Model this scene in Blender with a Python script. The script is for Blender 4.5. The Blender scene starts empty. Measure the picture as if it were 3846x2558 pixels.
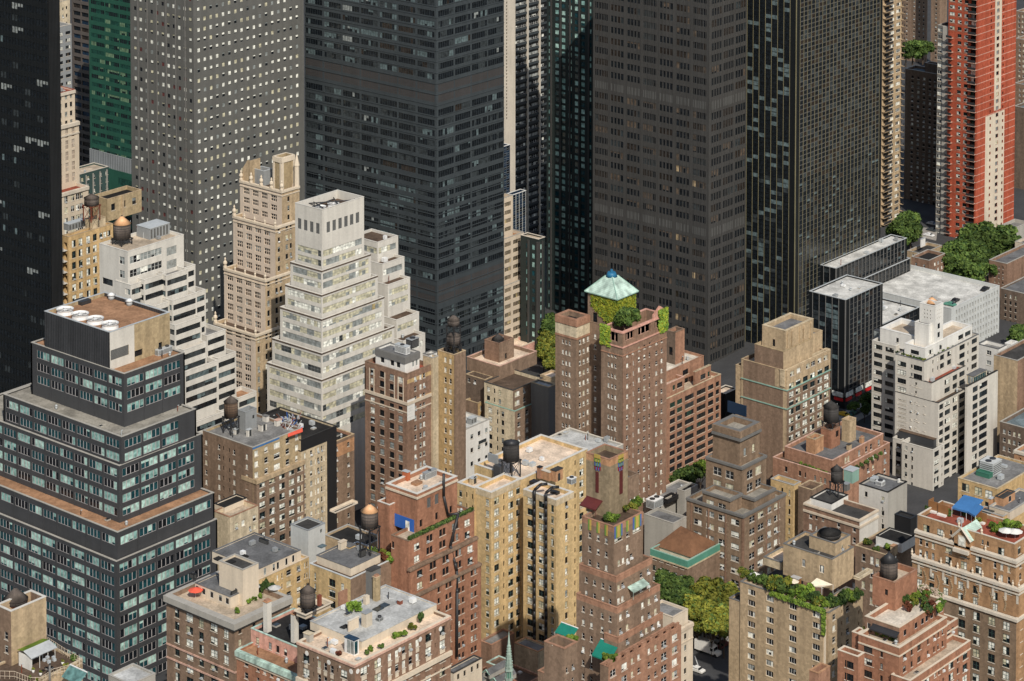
import bpy, bmesh, math, random
import numpy as np
from mathutils import Vector
random.seed(7); RN = np.random.RandomState(11)
SC = bpy.context.scene; COL = SC.collection
R = math.radians
# ------------------------------------------------------------------ camera (high observation deck, shift lens keeps verticals upright)
F, PITCH, AZ, PPV, HC = 9946.0, R(3.8), R(40.25), -1445.0, 335.0
FW = np.array([math.cos(AZ)*math.cos(PITCH), math.sin(AZ)*math.cos(PITCH), -math.sin(PITCH)])
RT = np.array([math.sin(AZ), -math.cos(AZ), 0.0]); UP = np.cross(RT, FW)
cam = bpy.data.cameras.new('camera'); cam_o = bpy.data.objects.new('camera', cam); COL.objects.link(cam_o)
cam.sensor_fit = 'HORIZONTAL'; cam.sensor_width = 36; cam.lens = F/3846*36
cam.shift_y = (PPV-1279)/3846; cam.clip_start = 5; cam.clip_end = 9000
cam_o.location = (0, 0, HC)
cam_o.rotation_euler = (R(90)-PITCH, 0, AZ-R(90))
SC.camera = cam_o
# ------------------------------------------------------------------ daylight
LD = np.array([.48, .66, -.74]); LD /= np.linalg.norm(LD)
w = bpy.data.worlds.new('World'); SC.world = w; w.use_nodes = True
nt = w.node_tree; bg = nt.nodes['Background']; sky = nt.nodes.new('ShaderNodeTexSky')
sky.sky_type = 'NISHITA'; sky.sun_disc = False
sky.sun_elevation = math.asin(-LD[2]); sky.sun_rotation = math.atan2(-LD[0], -LD[1])
sky.altitude = 100; sky.air_density = 1.2; sky.dust_density = 1.5
nt.links.new(sky.outputs[0], bg.inputs[0]); bg.inputs[1].default_value = 0.10
sun = bpy.data.lights.new('sun', 'SUN'); sun.energy = 4.1; sun.angle = R(.53); sun.color = (1, .94, .85)
sun_o = bpy.data.objects.new('sun', sun); COL.objects.link(sun_o)
sun_o.rotation_euler = Vector(LD).to_track_quat('-Z', 'Y').to_euler(); sun_o.location = (300, 200, 600)
SC.view_settings.view_transform = 'Standard'; SC.view_settings.look = 'None'
SC.view_settings.exposure = 0.0; SC.view_settings.gamma = 1.0
# ------------------------------------------------------------------ surveying: photo crops -> points in the place
S0, S1, S2, S3 = .54855, .35068, .32913, .27427
CR = dict(O=(0,0,1), A11=(0,0,S0), A12=(960,0,S0), A13=(1920,0,S0), A14=(2846,0,S0), A21=(0,850,S0), A22=(960,850,S0), A23=(1920,850,S0),
  A24=(2846,850,S0), A31=(0,1698,S0), A32=(960,1698,S0), A33=(1920,1698,S0), A34=(2846,1698,S0),
  Z1=(1100,0,S2), Z2=(1600,0,.19136), Z3=(480,0,S2), Z4=(2200,0,S2), Z5=(3446,0,.21942), Z6=(3246,1740,S2), Z7=(2300,1500,S2), Z8=(1650,1650,S2),
  c1=(200,600,S1), c2=(600,850,S1), c3=(800,550,S1), c4=(1350,1100,S1), c5=(1850,650,S1), c6=(2050,1000,S1), c7=(2700,1100,S1), c8=(3206,1050,S1),
  d1=(720,1450,S1), d2=(0,2150,.27142), d3=(600,1980,S1), d4=(1050,2008,S1), d5=(1640,2150,.27142), d6=(2140,1650,S1), d7=(2100,2008,S1), d8=(2700,1600,S1),
  e1=(2700,2008,S1), e2=(3206,2008,S1), e3=(3346,1500,S3), e4=(3346,750,S3), e5=(2500,2200,.22831))
def q(c, x, y): o = CR[c]; return o[0]+x*o[2], o[1]+y*o[2]
def ray(u, v): return FW + (u-1923)/F*RT - (v-PPV)/F*UP
def pt(u, v, k, a):
    d = ray(u, v)
    if k == 'd': t = a
    elif k == 'z': t = (a-HC)/d[2]
    elif k == 'x': t = a/d[0]
    elif k == 'y': t = a/d[1]
    return d*t + np.array([0, 0, HC])
def proj(p):
    p = np.asarray(p, float)-np.array([0, 0, HC]); d = p@FW
    return 1923+F*(p@RT)/d, PPV-F*(p@UP)/d, d
def solve_axis(u, x, y, z, ax):          # length coordinate on axis ax whose image column is u
    X = (u-1923)/F; o = np.array([x, y, z-HC], float); o[ax] = 0
    e = np.zeros(3); e[ax] = 1
    return (X*(o@FW)-o@RT)/(e@RT-X*(e@FW))
def zat(x, y, v):                        # height of the point above (x, y) seen on image row v
    k = -(v-PPV)/F; o = np.array([x, y, 0.0])
    return HC + (k*(o@FW)-o@UP)/(UP[2]-k*FW[2])
# ------------------------------------------------------------------ materials
MATS = {}
def node(nt, t, **kw):
    n = nt.nodes.new(t)
    for k, v in kw.items():
        if k in n.inputs: n.inputs[k].default_value = v
        else: setattr(n, k, v)
    return n
def mat(name, col, rough=.85, var=.16, streak=.12, fine=.10, scale=.12, spec=.3, metal=0, stripe=None, cells=0):
    """weathered surface: broad patches, grain, soot streaks running down; stripe=(axis, period, strength)"""
    m = bpy.data.materials.new(name); m.use_nodes = True; nt = m.node_tree; b = nt.nodes['Principled BSDF']
    L = nt.links.new
    geo = nt.nodes.new('ShaderNodeNewGeometry')
    n1 = node(nt, 'ShaderNodeTexNoise', Scale=scale, Detail=4.0, Roughness=.6); L(geo.outputs['Position'], n1.inputs['Vector'])
    n2 = node(nt, 'ShaderNodeTexNoise', Scale=1.7, Detail=2.0); L(geo.outputs['Position'], n2.inputs['Vector'])
    mp = node(nt, 'ShaderNodeMapping'); mp.inputs['Scale'].default_value = (.55, .55, .035); L(geo.outputs['Position'], mp.inputs['Vector'])
    n3 = node(nt, 'ShaderNodeTexNoise', Scale=1.0, Detail=3.0); L(mp.outputs[0], n3.inputs['Vector'])
    def mr(src, lo, hi, a, c):
        r = node(nt, 'ShaderNodeMapRange'); r.inputs[1].default_value = a; r.inputs[2].default_value = c
        r.inputs[3].default_value = lo; r.inputs[4].default_value = hi; L(src, r.inputs[0]); return r.outputs[0]
    def mul(a, c):
        k = node(nt, 'ShaderNodeMath', operation='MULTIPLY'); L(a, k.inputs[0]); L(c, k.inputs[1]); return k.outputs[0]
    f = mul(mr(n1.outputs[0], 1-var, 1+var, .3, .7), mr(n2.outputs[0], 1-fine, 1+fine, .3, .7))
    f = mul(f, mr(n3.outputs[0], 1-streak*1.6, 1+streak*.6, .28, .62))
    if cells:
        v = node(nt, 'ShaderNodeTexVoronoi', Scale=cells); L(geo.outputs['Position'], v.inputs['Vector'])
        sx = node(nt, 'ShaderNodeSeparateColor'); L(v.outputs['Color'], sx.inputs[0]); f = mul(f, mr(sx.outputs[0], .86, 1.12, 0, 1))
    if stripe:
        wv = node(nt, 'ShaderNodeTexWave', Scale=1/stripe[1]/3.1416*1.57, Distortion=.3, bands_direction=stripe[0], wave_profile='SIN')
        wv.inputs['Detail Scale'].default_value = .5
        L(geo.outputs['Position'], wv.inputs['Vector']); f = mul(f, mr(wv.outputs[1], 1-stripe[2], 1+stripe[2]*.4, 0, 1))
    cm = node(nt, 'ShaderNodeVectorMath', operation='SCALE'); cm.inputs[0].default_value = col[:3]; L(f, cm.inputs['Scale'])
    L(cm.outputs[0], b.inputs['Base Color'])
    b.inputs['Roughness'].default_value = rough; b.inputs['Specular IOR Level'].default_value = spec; b.inputs['Metallic'].default_value = metal
    MATS[name] = m; return m
def gmat(name, col, rough=.08, spec=.5):
    m = bpy.data.materials.new(name); m.use_nodes = True; nt = m.node_tree; b = nt.nodes['Principled BSDF']
    geo = nt.nodes.new('ShaderNodeNewGeometry')
    n = node(nt, 'ShaderNodeTexNoise', Scale=.9, Detail=1.0); nt.links.new(geo.outputs['Position'], n.inputs['Vector'])
    r = node(nt, 'ShaderNodeMapRange'); r.inputs[1].default_value = .3; r.inputs[2].default_value = .7; r.inputs[3].default_value = .6; r.inputs[4].default_value = 1.4
    nt.links.new(n.outputs[0], r.inputs[0])
    cm = node(nt, 'ShaderNodeVectorMath', operation='SCALE'); cm.inputs[0].default_value = col
    nt.links.new(r.outputs[0], cm.inputs['Scale']); nt.links.new(cm.outputs[0], b.inputs['Base Color'])
    b.inputs['Roughness'].default_value = rough; b.inputs['Specular IOR Level'].default_value = spec
    MATS[name] = m; return m
BRK = dict(rough=.92, var=.08, streak=.15, fine=.10, cells=1.3, spec=.15)
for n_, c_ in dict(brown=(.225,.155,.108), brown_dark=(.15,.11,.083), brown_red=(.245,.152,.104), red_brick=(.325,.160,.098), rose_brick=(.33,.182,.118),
    yellow_brick=(.55,.395,.20), ochre=(.50,.345,.17), tan=(.43,.325,.205), tan_pale=(.50,.405,.27), beige=(.54,.455,.32), olive_tan=(.37,.285,.17),
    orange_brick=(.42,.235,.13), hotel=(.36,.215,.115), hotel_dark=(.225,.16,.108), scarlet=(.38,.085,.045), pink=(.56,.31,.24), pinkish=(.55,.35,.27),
    grey_brick=(.24,.215,.19), stepbrown=(.225,.158,.106), speckled=(.25,.195,.125)).items(): mat(n_, c_, **BRK)
STO = dict(rough=.85, var=.07, streak=.07, fine=.05, spec=.2)
for n_, c_ in dict(white_wall=(.58,.55,.49), white_paint=(.68,.66,.61), cream=(.56,.47,.36), cream_pale=(.62,.53,.41), terracotta=(.60,.50,.40), limestone=(.58,.52,.43),
    white_apt=(.55,.515,.45), grey_stone=(.118,.117,.108), concrete=(.36,.34,.30), concrete_dark=(.16,.155,.145), beige_panel=(.50,.44,.35), pale_grey=(.50,.51,.49)).items(): mat(n_, c_, **STO)
PNL = dict(rough=.5, var=.10, streak=.06, fine=.05, spec=.4)
for n_, c_ in dict(steel_blue=(.046,.055,.060), steel_brown=(.056,.054,.051), steel_black=(.007,.0085,.0095), panel_dark=(.052,.053,.056), green_panel=(.018,.080,.052),
    green_dark=(.022,.03,.028), teal_panel=(.05,.085,.08), bronze=(.10,.085,.075), gold=(.19,.17,.10), grey_metal=(.27,.28,.28), dark_metal=(.03,.03,.032), black_paint=(.018,.018,.019),
    louvre_grey=(.10,.10,.095), louvre_rust=(.056,.05,.048), white_metal=(.72,.72,.70), galv=(.42,.44,.44), rust=(.19,.055,.03), orange_metal=(.42,.12,.05), blue_paint=(.03,.12,.42),
    blue_awning=(.05,.16,.36), green_awning=(.012,.18,.13), red_awning=(.75,.11,.06), maroon=(.10,.022,.02), copper=(.25,.40,.33), copper_dark=(.09,.26,.19),
    blue_tarp=(.02,.14,.26), green_box=(.04,.15,.10), blue_steel=(.010,.026,.055), cloth_grey=(.45,.44,.42), cloth_cream=(.75,.66,.5), orange_cap=(.66,.37,.19), wood=(.24,.115,.045), sign_red=(.55,.02,.02)).items(): mat(n_, c_, **PNL)
mat('copper_pale', (.43,.56,.48), rough=.6, var=.10, streak=.30, fine=.08, stripe=('DIAGONAL', .9, .10)); mat('tank_wood', (.105,.085,.072), rough=.9, var=.15, streak=.35, stripe=('X', .30, .25)); mat('tank_dark', (.05,.046,.043), rough=.9, streak=.3, stripe=('X', .30, .25))
mat('tank_brown', (.115,.075,.05), rough=.9, streak=.35, stripe=('X', .30, .3)); mat('rib_dark', (.05,.051,.054), rough=.5, streak=.15, stripe=('Y', 1.15, .5))
mat('fin_black', (.016,.017,.018), rough=.5, stripe=('X', .9, .7))
RF = dict(rough=.95, var=.30, streak=0, fine=.16, scale=.22, spec=.1, cells=.3)
for n_, c_ in dict(roof_grey=(.20,.195,.185), roof_dark=(.055,.053,.05), roof_black=(.026,.025,.024), roof_tan=(.43,.35,.26), roof_silver=(.42,.42,.40), roof_pale=(.56,.50,.41), roof_orange=(.31,.175,.10),
    roof_peach=(.66,.52,.39), roof_red=(.25,.07,.045), roof_brown=(.10,.07,.05), gravel=(.27,.25,.21), roof_slate=(.135,.135,.135), deck_grey=(.53,.52,.48), roof_blue=(.12,.15,.16)).items(): mat(n_, c_, **RF)
mat('asphalt', (.052,.052,.053), rough=.9, var=.2, streak=0, fine=.12); mat('sidewalk', (.30,.28,.25), rough=.9, streak=0); mat('paint_white', (.6,.6,.58), streak=0)
mat('bark', (.07,.05,.035), rough=.95); mat('soil', (.06,.042,.03), rough=.95)
for n_, c_ in dict(glass=(.010,.013,.016), glass_teal=(.012,.052,.062), glass_blue=(.012,.03,.055), glass_green=(.012,.05,.038), glass_brown=(.028,.022,.018), glass_grey=(.035,.042,.045)).items(): gmat(n_, c_)
for n_, c_ in dict(bl_white=(.74,.74,.66), bl_cream=(.52,.49,.35), bl_grey=(.24,.26,.25), bl_teal=(.22,.38,.345), bl_teal2=(.10,.20,.19), bl_slate=(.10,.135,.14), bl_gold=(.36,.28,.13), bl_brown=(.10,.075,.055),
    bl_red=(.10,.03,.028), bl_warm=(.36,.27,.16), bl_green=(.13,.20,.12), bl_mint=(.36,.53,.47)).items(): gmat(n_, c_, .35, .4)
for n_, c_ in dict(fr_white=(.70,.69,.65), fr_dark=(.035,.038,.038), fr_grey=(.25,.26,.26), fr_brown=(.07,.05,.04), fr_green=(.05,.09,.08), fr_pink=(.42,.39,.38)).items(): mat(n_, c_, rough=.5, var=.05, streak=.05, fine=.03)
def leafmat(name, c1, c2):
    m = bpy.data.materials.new(name); m.use_nodes = True; nt = m.node_tree; b = nt.nodes['Principled BSDF']
    geo = nt.nodes.new('ShaderNodeNewGeometry'); n = node(nt, 'ShaderNodeTexNoise', Scale=.55, Detail=3.0); nt.links.new(geo.outputs['Position'], n.inputs['Vector'])
    cr = nt.nodes.new('ShaderNodeValToRGB'); cr.color_ramp.elements[0].position = .32; cr.color_ramp.elements[1].position = .68
    cr.color_ramp.elements[0].color = (*c1, 1); cr.color_ramp.elements[1].color = (*c2, 1)
    nt.links.new(n.outputs[0], cr.inputs[0]); oi = nt.nodes.new('ShaderNodeObjectInfo'); r = node(nt, 'ShaderNodeMapRange'); r.inputs[3].default_value = .62; r.inputs[4].default_value = 1.35
    nt.links.new(oi.outputs['Random'], r.inputs[0]); sc = node(nt, 'ShaderNodeVectorMath', operation='SCALE'); nt.links.new(cr.outputs[0], sc.inputs[0]); nt.links.new(r.outputs[0], sc.inputs['Scale'])
    nt.links.new(sc.outputs[0], b.inputs['Base Color']); b.inputs['Roughness'].default_value = .7
    b.inputs['Specular IOR Level'].default_value = .15
    MATS[name] = m
leafmat('leaf', (.040,.075,.018), (.11,.16,.036)); leafmat('leaf_yellow', (.10,.115,.018), (.23,.225,.036)); leafmat('leaf_bright', (.075,.14,.02), (.20,.28,.04))
leafmat('ivy', (.16,.19,.02), (.32,.32,.03)); leafmat('leaf_dark', (.018,.04,.012), (.05,.085,.025)); leafmat('leaf_red', (.10,.03,.02), (.16,.06,.03)); leafmat('bloom', (.35,.27,.2), (.5,.42,.34))
# ------------------------------------------------------------------ mesh builder
class MB:
    def __init__(s): s.v = []; s.f = []; s.m = []; s.ml = []; s.sm = []
    def mi(s, m):
        if m not in s.ml: s.ml.append(m)
        return s.ml.index(m)
    def face(s, pts, m, smooth=False):
        i = len(s.v); s.v += [tuple(p) for p in pts]; s.f.append(tuple(range(i, i+len(pts)))); s.m.append(s.mi(m)); s.sm.append(smooth)
    def box(s, a, b, m, skip=''):
        x0, y0, z0 = a; x1, y1, z1 = b
        if x1 < x0: x0, x1 = x1, x0
        if y1 < y0: y0, y1 = y1, y0
        if z1 < z0: z0, z1 = z1, z0
        i = len(s.v); s.v += [(x0,y0,z0),(x1,y0,z0),(x1,y1,z0),(x0,y1,z0),(x0,y0,z1),(x1,y0,z1),(x1,y1,z1),(x0,y1,z1)]
        k = s.mi(m)
        for n, f in (('b',(0,3,2,1)),('t',(4,5,6,7)),('f',(0,1,5,4)),('r',(1,2,6,5)),('k',(2,3,7,6)),('l',(3,0,4,7))):
            if n in skip: continue
            s.f.append(tuple(i+j for j in f)); s.m.append(k); s.sm.append(False)
    def cyl(s, c, r0, r1, z0, z1, m, n=18, cap=True, sq=1.0):
        i = len(s.v); k = s.mi(m)
        for r, z in ((r0, z0), (r1, z1)):
            for j in range(n):
                a = 2*math.pi*j/n; s.v.append((c[0]+r*math.cos(a), c[1]+r*sq*math.sin(a), z))
        for j in range(n):
            s.f.append((i+j, i+(j+1) % n, i+n+(j+1) % n, i+n+j)); s.m.append(k); s.sm.append(n > 8)
        if cap:
            if r1 > 1e-6: s.f.append(tuple(i+n+j for j in range(n))); s.m.append(k); s.sm.append(False)
            if r0 > 1e-6: s.f.append(tuple(i+n-1-j for j in range(n))); s.m.append(k); s.sm.append(False)
    def bar(s, a, b, r, m, n=5):
        a = Vector(a); b = Vector(b); d = b-a
        if d.length < 1e-6: return
        qn = d.to_track_quat('Z', 'Y'); i = len(s.v); k = s.mi(m)
        for p in (a, b):
            for j in range(n):
                t = 2*math.pi*j/n; s.v.append(tuple(p+qn@Vector((r*math.cos(t), r*math.sin(t), 0))))
        for j in range(n): s.f.append((i+j, i+(j+1) % n, i+n+(j+1) % n, i+n+j)); s.m.append(k); s.sm.append(n > 6)
        s.f.append(tuple(i+n+j for j in range(n))); s.m.append(k); s.sm.append(False)
        s.f.append(tuple(i+n-1-j for j in range(n))); s.m.append(k); s.sm.append(False)
    def lathe(s, c, prof, m, n=16):
        for (r0, z0), (r1, z1) in zip(prof[:-1], prof[1:]): s.cyl(c, r0, r1, z0, z1, m, n, cap=False)
    def build(s, name, parent=None, loc=None):
        if not s.f: return None
        me = bpy.data.meshes.new(name); me.from_pydata(s.v, [], s.f)
        for m in s.ml: me.materials.append(MATS[m])
        me.polygons.foreach_set('material_index', s.m); me.polygons.foreach_set('use_smooth', s.sm); me.update()
        o = bpy.data.objects.new(name, me); COL.objects.link(o)
        if parent is not None: o.parent = parent
        if loc is not None: o.location = loc
        return o
def tag(o, label=None, cat=None, group=None, kind=None):
    if label: o['label'] = label
    if cat: o['category'] = cat
    if group: o['group'] = group
    if kind: o['kind'] = kind
    return o
def empty(name, loc, label, cat, group=None):
    o = bpy.data.objects.new(name, None); COL.objects.link(o); o.location = tuple(loc); o.empty_display_size = 1
    return tag(o, label, cat, group)
def copy_tree(o, parent=None):
    c = o.copy(); COL.objects.link(c)
    if parent is not None: c.parent = parent
    for ch in [x for x in KIDS.get(o.name, [])]: copy_tree(ch, c)
    return c
KIDS = {}
# ------------------------------------------------------------------ windows
WS = {}
def ws(name, n=1, rail=True, fw=.07, mw=.06, frame='fr_white', pal=(('glass', 1),), part=.5, r=.22, sill=None, ac=0, rest='glass', hb=None):
    WS[name] = dict(n=n, rail=rail, fw=fw, mw=mw, frame=frame, pal=pal, part=part, r=r, sill=sill, ac=ac, rest=rest, hb=hb, cache={})
def win_arrays(st, w, h, var):
    s = WS[st]; w = math.ceil(w*10)/10; h = math.ceil(h*10)/10; key = (round(w, 1), round(h, 1), var)
    if key in s['cache']: return s['cache'][key]
    rnd = random.Random(sum(map(ord, st))*131+int(key[0]*10)*17+int(key[1]*10)*7+var*1009)
    b = MB(); r = s['r']; n = s['n'] if s['n'] > 0 else max(1, round(w/abs(s['n'])))
    def qd(x0, z0, x1, z1, y, m):
        if x1-x0 > 1e-4 and z1-z0 > 1e-4: b.face([(x0, y, z0), (x1, y, z0), (x1, y, z1), (x0, y, z1)], m)
    fw, mw, fr = s['fw'], s['mw'], s['frame']
    ms = [p for p, _ in s['pal']]; wt = [k for _, k in s['pal']]
    cur = rnd.choices(ms, wt)[0]; curf = rnd.choice((.35, .55, .8, 1, 1))
    for i in range(n):
        x0, x1 = w*i/n, w*(i+1)/n
        if rnd.random() < .45: cur = rnd.choices(ms, wt)[0]; curf = rnd.choice((.3, .5, .75, 1, 1))
        if cur.startswith('bl') and rnd.random() < s['part']:
            zc = h*(1-curf); qd(x0, 0, x1, zc, r, s['rest']); qd(x0, zc, x1, h, r, cur)
        else: qd(x0, 0, x1, h, r, cur)
        if i: qd(x0-mw/2, fw, x0+mw/2, h-fw, r-.05, fr)
    if fw > 0:
        qd(0, 0, w, fw, r-.06, fr); qd(0, h-fw, w, h, r-.06, fr); qd(0, fw, fw, h-fw, r-.06, fr); qd(w-fw, fw, w, h-fw, r-.06, fr)
        if s['rail']: qd(fw, h*.48, w-fw, h*.48+fw*.8, r-.055, fr)
    if s['hb']:
        for k in range(1, s['hb']+1): qd(fw, h*k/(s['hb']+1)-mw/2, w-fw, h*k/(s['hb']+1)+mw/2, r-.045, fr)
    if s['sill']: b.box((-.08, -.10, -.14), (w+.08, r, -.002), s['sill'])
    if s['ac'] and rnd.random() < s['ac']:
        a = min(.34, w*.3); b.box((w/2-a, -.35, .02), (w/2+a, r-.07, .45), rnd.choice(('white_metal', 'galv', 'galv')))
    out = (np.array(b.v, np.float32), b.f, b.m, b.ml); s['cache'][key] = out; return out
WMESH = {}
def win_mesh(st, w, h, var):
    w = math.ceil(w*10)/10; h = math.ceil(h*10)/10; k = (st, round(w, 1), round(h, 1), var)
    if k in WMESH: return WMESH[k]
    v, f, m, ml = win_arrays(st, w, h, var)
    me = bpy.data.meshes.new('window'); me.from_pydata(v.tolist(), [], f)
    for x in ml: me.materials.append(MATS[x])
    me.polygons.foreach_set('material_index', m); me.update(); WMESH[k] = me; return me
# ------------------------------------------------------------------ buildings
BLD = []; BOXES = []
class T: pass
class Bld:
    def __init__(s, name, label, cat='building', group=None):
        s.name, s.label, s.cat, s.group = name, label, cat, group; s.t = []; s.extra = []; s.o = None; BLD.append(s)
        s.root = None
    def tier(s, c, top, by, l=None, r=None, lm=14, rm=14, zb=-14, over=None, m='brown', mr=None, roof='roof_grey', cop='concrete', ph=1.1, ptk=.4, L=(), Rr=(), belts=(), fins=(), on=None, zones=()):
        t = T(); u, v = q(c, *top); i = len(s.t)
        if on is not None:                       # near corner stands at this pixel of another tier's roof
            tt, bx, by_ = on; p = pt(*q(c, bx, by_), 'z', tt.zr); x, y = p[0], p[1]; z = zat(x, y, v)
        else:
            k, a = by
            if k in ('dx', 'dy'):
                a = a + (i*.012)*(1 if a >= 0 else -1) + s.o[0 if k == 'dx' else 1]; k = k[1]
            p = pt(u, v, k, a); x, y, z = p
        if s.o is None: s.o = (x, y)
        t.x0, t.y0, t.zt = x, y, z
        t.y1 = solve_axis(q(c, l, 0)[0], x, 0, z, 1) if l is not None else y+lm
        t.x1 = solve_axis(q(c, r, 0)[0], 0, y, z, 0) if r is not None else x+rm
        if t.y1 < t.y0+.5: t.y1 = t.y0+lm
        if t.x1 < t.x0+.5: t.x1 = t.x0+rm
        t.zb = over.zr if over is not None else zb
        t.zr = z-ph; t.ph = ph; t.pt = ptk; t.m = m; t.mr = mr or m; t.roof = roof; t.cop = cop; t.c = c
        t.L, t.R, t.belts, t.fins, t.zones = L, Rr, belts, fins, zones; t.d = proj((x, y, z))[2]; t.b = s
        s.t.append(t); BOXES.append((t.x0, t.x1, t.y0, t.y1, t.zb, t.zt))
        return t
def FC(st, c, cols, wp, fp, hp, tp, rows=60, skip=(), wps=None, bot=2.5):
    """facade rows: cols = image columns of window centres in crop c, sizes in crop pixels"""
    return dict(st=st, c=c, cols=cols, wp=wp, fp=fp, hp=hp, tp=tp, rows=rows, skip=skip, wps=wps, bot=bot)
def FM(st, bay, w, fh, h, top, m0=1.0, n=99, rows=220, skip=(), bot=2.5, m1=.6):
    """facade rows in metres: bays counted from the near corner"""
    return dict(st=st, bay=bay, w=w, fh=fh, h=h, top=top, m0=m0, n=n, rows=rows, skip=skip, bot=bot, m1=m1)
def openings(t, side):
    out = []; ax = 1 if side == 'L' else 0; ln = (t.y1-t.y0) if side == 'L' else (t.x1-t.x0); mp = t.d/F
    for f in (t.L if side == 'L' else t.R):
        if 'cols' in f:
            s = CR[f['c']][2]; fh, h, top = f['fp']*s*mp, f['hp']*s*mp, f['tp']*s*mp; cc = []
            for j, cx in enumerate(f['cols']):
                u = CR[f['c']][0]+cx*s
                a = solve_axis(u, t.x0, t.y0, t.zt, ax)-(t.y0 if ax else t.x0)
                X = (u-1923)/F; e = np.zeros(3); e[ax] = 1
                k = abs(e@RT-X*(e@FW)); wpx = (f['wps'][j] if f['wps'] else f['wp'])*s
                ww = wpx*mp/k; cc.append((a-ww/2, a+ww/2))
        else:
            fh, h, top = f['fh'], f['h'], f['top']; cc = []
            n = min(f['n'], int((ln-f['m0']-f['m1']-f['w'])/f['bay'])+1) if ln > f['m0']+f['w'] else 0
            cc = [(f['m0']+i*f['bay'], f['m0']+i*f['bay']+f['w']) for i in range(max(0, n))]
        zt = t.zt-top; i = 0
        bot = f['bot'] if t.zb < 5 else min(f['bot'], .35)
        while i < f['rows'] and zt-h > t.zb+bot:
            if i not in f['skip']:
                for a, b_ in cc:
                    if a > .12 and b_ < ln-.12: out.append((a, b_, zt-h, zt, f['st']))
            zt -= fh; i += 1
    return out
CAMS = [np.array([0, 0, HC]), np.array([0, 0, HC])+RT*22, np.array([0, 0, HC])-RT*22]
def visible(P, own):
    """boolean per point: seen from the deck or a few steps to the side of it"""
    B = np.array([b for b in BOXES]); res = np.zeros(len(P), bool); main = None
    for ci, C in enumerate(CAMS):
        vis = np.ones(len(P), bool)
        for k in range(0, len(P), 512):
            D = P[k:k+512, None, :]-C; D = np.where(np.abs(D) < 1e-9, 1e-9, D)
            lo = (B[None, :, 0:6:2]-C)/D; hi = (B[None, :, 1:6:2]-C)/D
            t0 = np.minimum(lo, hi).max(2); t1 = np.maximum(lo, hi).min(2)
            vis[k:k+512] = ~((t0 < t1) & (t0 > 0) & (t0 < .9992) & (t1 > 0)).any(1)
        if ci == 0: main = vis.copy()
        res |= vis
    return res, main
def wall_face(mb, t, side, ops):
    ln = (t.y1-t.y0) if side == 'L' else (t.x1-t.x0); m = t.m if side == 'L' else t.mr
    def P(a, z, dep=0.0):
        return (t.x0+dep, t.y0+a, z) if side == 'L' else (t.x0+a, t.y0+dep, z)
    zn = []
    for zz in t.zones:
        if zz[0] != side: continue
        if isinstance(zz[1], str):               # measured on the photo: (side, crop, u0, u1, v0, v1, material)
            _, c, u0, u1 = zz[:4]; zm = zz[-1]; ax = 1 if side == 'L' else 0
            aa = sorted(solve_axis(q(c, u, 0)[0], t.x0, t.y0, t.zt, ax)-(t.y0 if ax else t.x0) for u in (u0, u1))
            if isinstance(zz[4], tuple): zn.append((aa[0], aa[1], t.zt-zz[4][2], t.zt-zz[4][1], zm)); continue
            v0, v1 = zz[4:6]; xy = P(max(aa[0], 0), 0); zn.append((aa[0], aa[1], zat(xy[0], xy[1], q(c, 0, v1)[1]), zat(xy[0], xy[1], q(c, 0, v0)[1]), zm))
        else: zn.append((zz[1], zz[2], t.zt-zz[4], t.zt-zz[3], zz[5]))
    def quad(a0, a1, z0, z1, k=0):
        if a1-a0 < 1e-4 or z1-z0 < 1e-4: return
        for i in range(k, len(zn)):
            za0, za1, zz0, zz1, zm = zn[i]
            if za0 < a1 and za1 > a0 and zz0 < z1 and zz1 > z0:
                c0, c1, e0, e1 = max(a0, za0), min(a1, za1), max(z0, zz0), min(z1, zz1)
                quad(a0, a1, z0, e0, i+1); quad(a0, a1, e1, z1, i+1); quad(a0, c0, e0, e1, i+1); quad(c1, a1, e0, e1, i+1)
                p = [P(c0, e0), P(c1, e0), P(c1, e1), P(c0, e1)]; mb.face(p[::-1] if side == 'L' else p, zm); return
        p = [P(a0, z0), P(a1, z0), P(a1, z1), P(a0, z1)]
        mb.face(p[::-1] if side == 'L' else p, m)
    zs = sorted({t.zb, t.zt} | {round(o[2], 4) for o in ops} | {round(o[3], 4) for o in ops})
    zs = [z for z in zs if t.zb <= z <= t.zt]; prev = None; acc = None
    for z0, z1 in zip(zs[:-1], zs[1:]):
        if z1-z0 < 1e-4: continue
        zm = (z0+z1)/2; sp = sorted((o[0], o[1]) for o in ops if o[2] < zm < o[3]); a = 0.0
        for x0, x1 in sp:
            quad(a, x0, z0, z1); a = max(a, x1)
        quad(a, ln, z0, z1)
    for a, b_, z0, z1, st in ops:
        d = WS[st]['r']
        for pp in ([P(a,z0),P(a,z0,d),P(a,z1,d),P(a,z1)], [P(b_,z0,d),P(b_,z0),P(b_,z1),P(b_,z1,d)], [P(a,z0),P(b_,z0),P(b_,z0,d),P(a,z0,d)], [P(a,z1,d),P(b_,z1,d),P(b_,z1),P(a,z1)]):
            mb.face(pp[::-1] if side == 'L' else pp, m)
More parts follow.
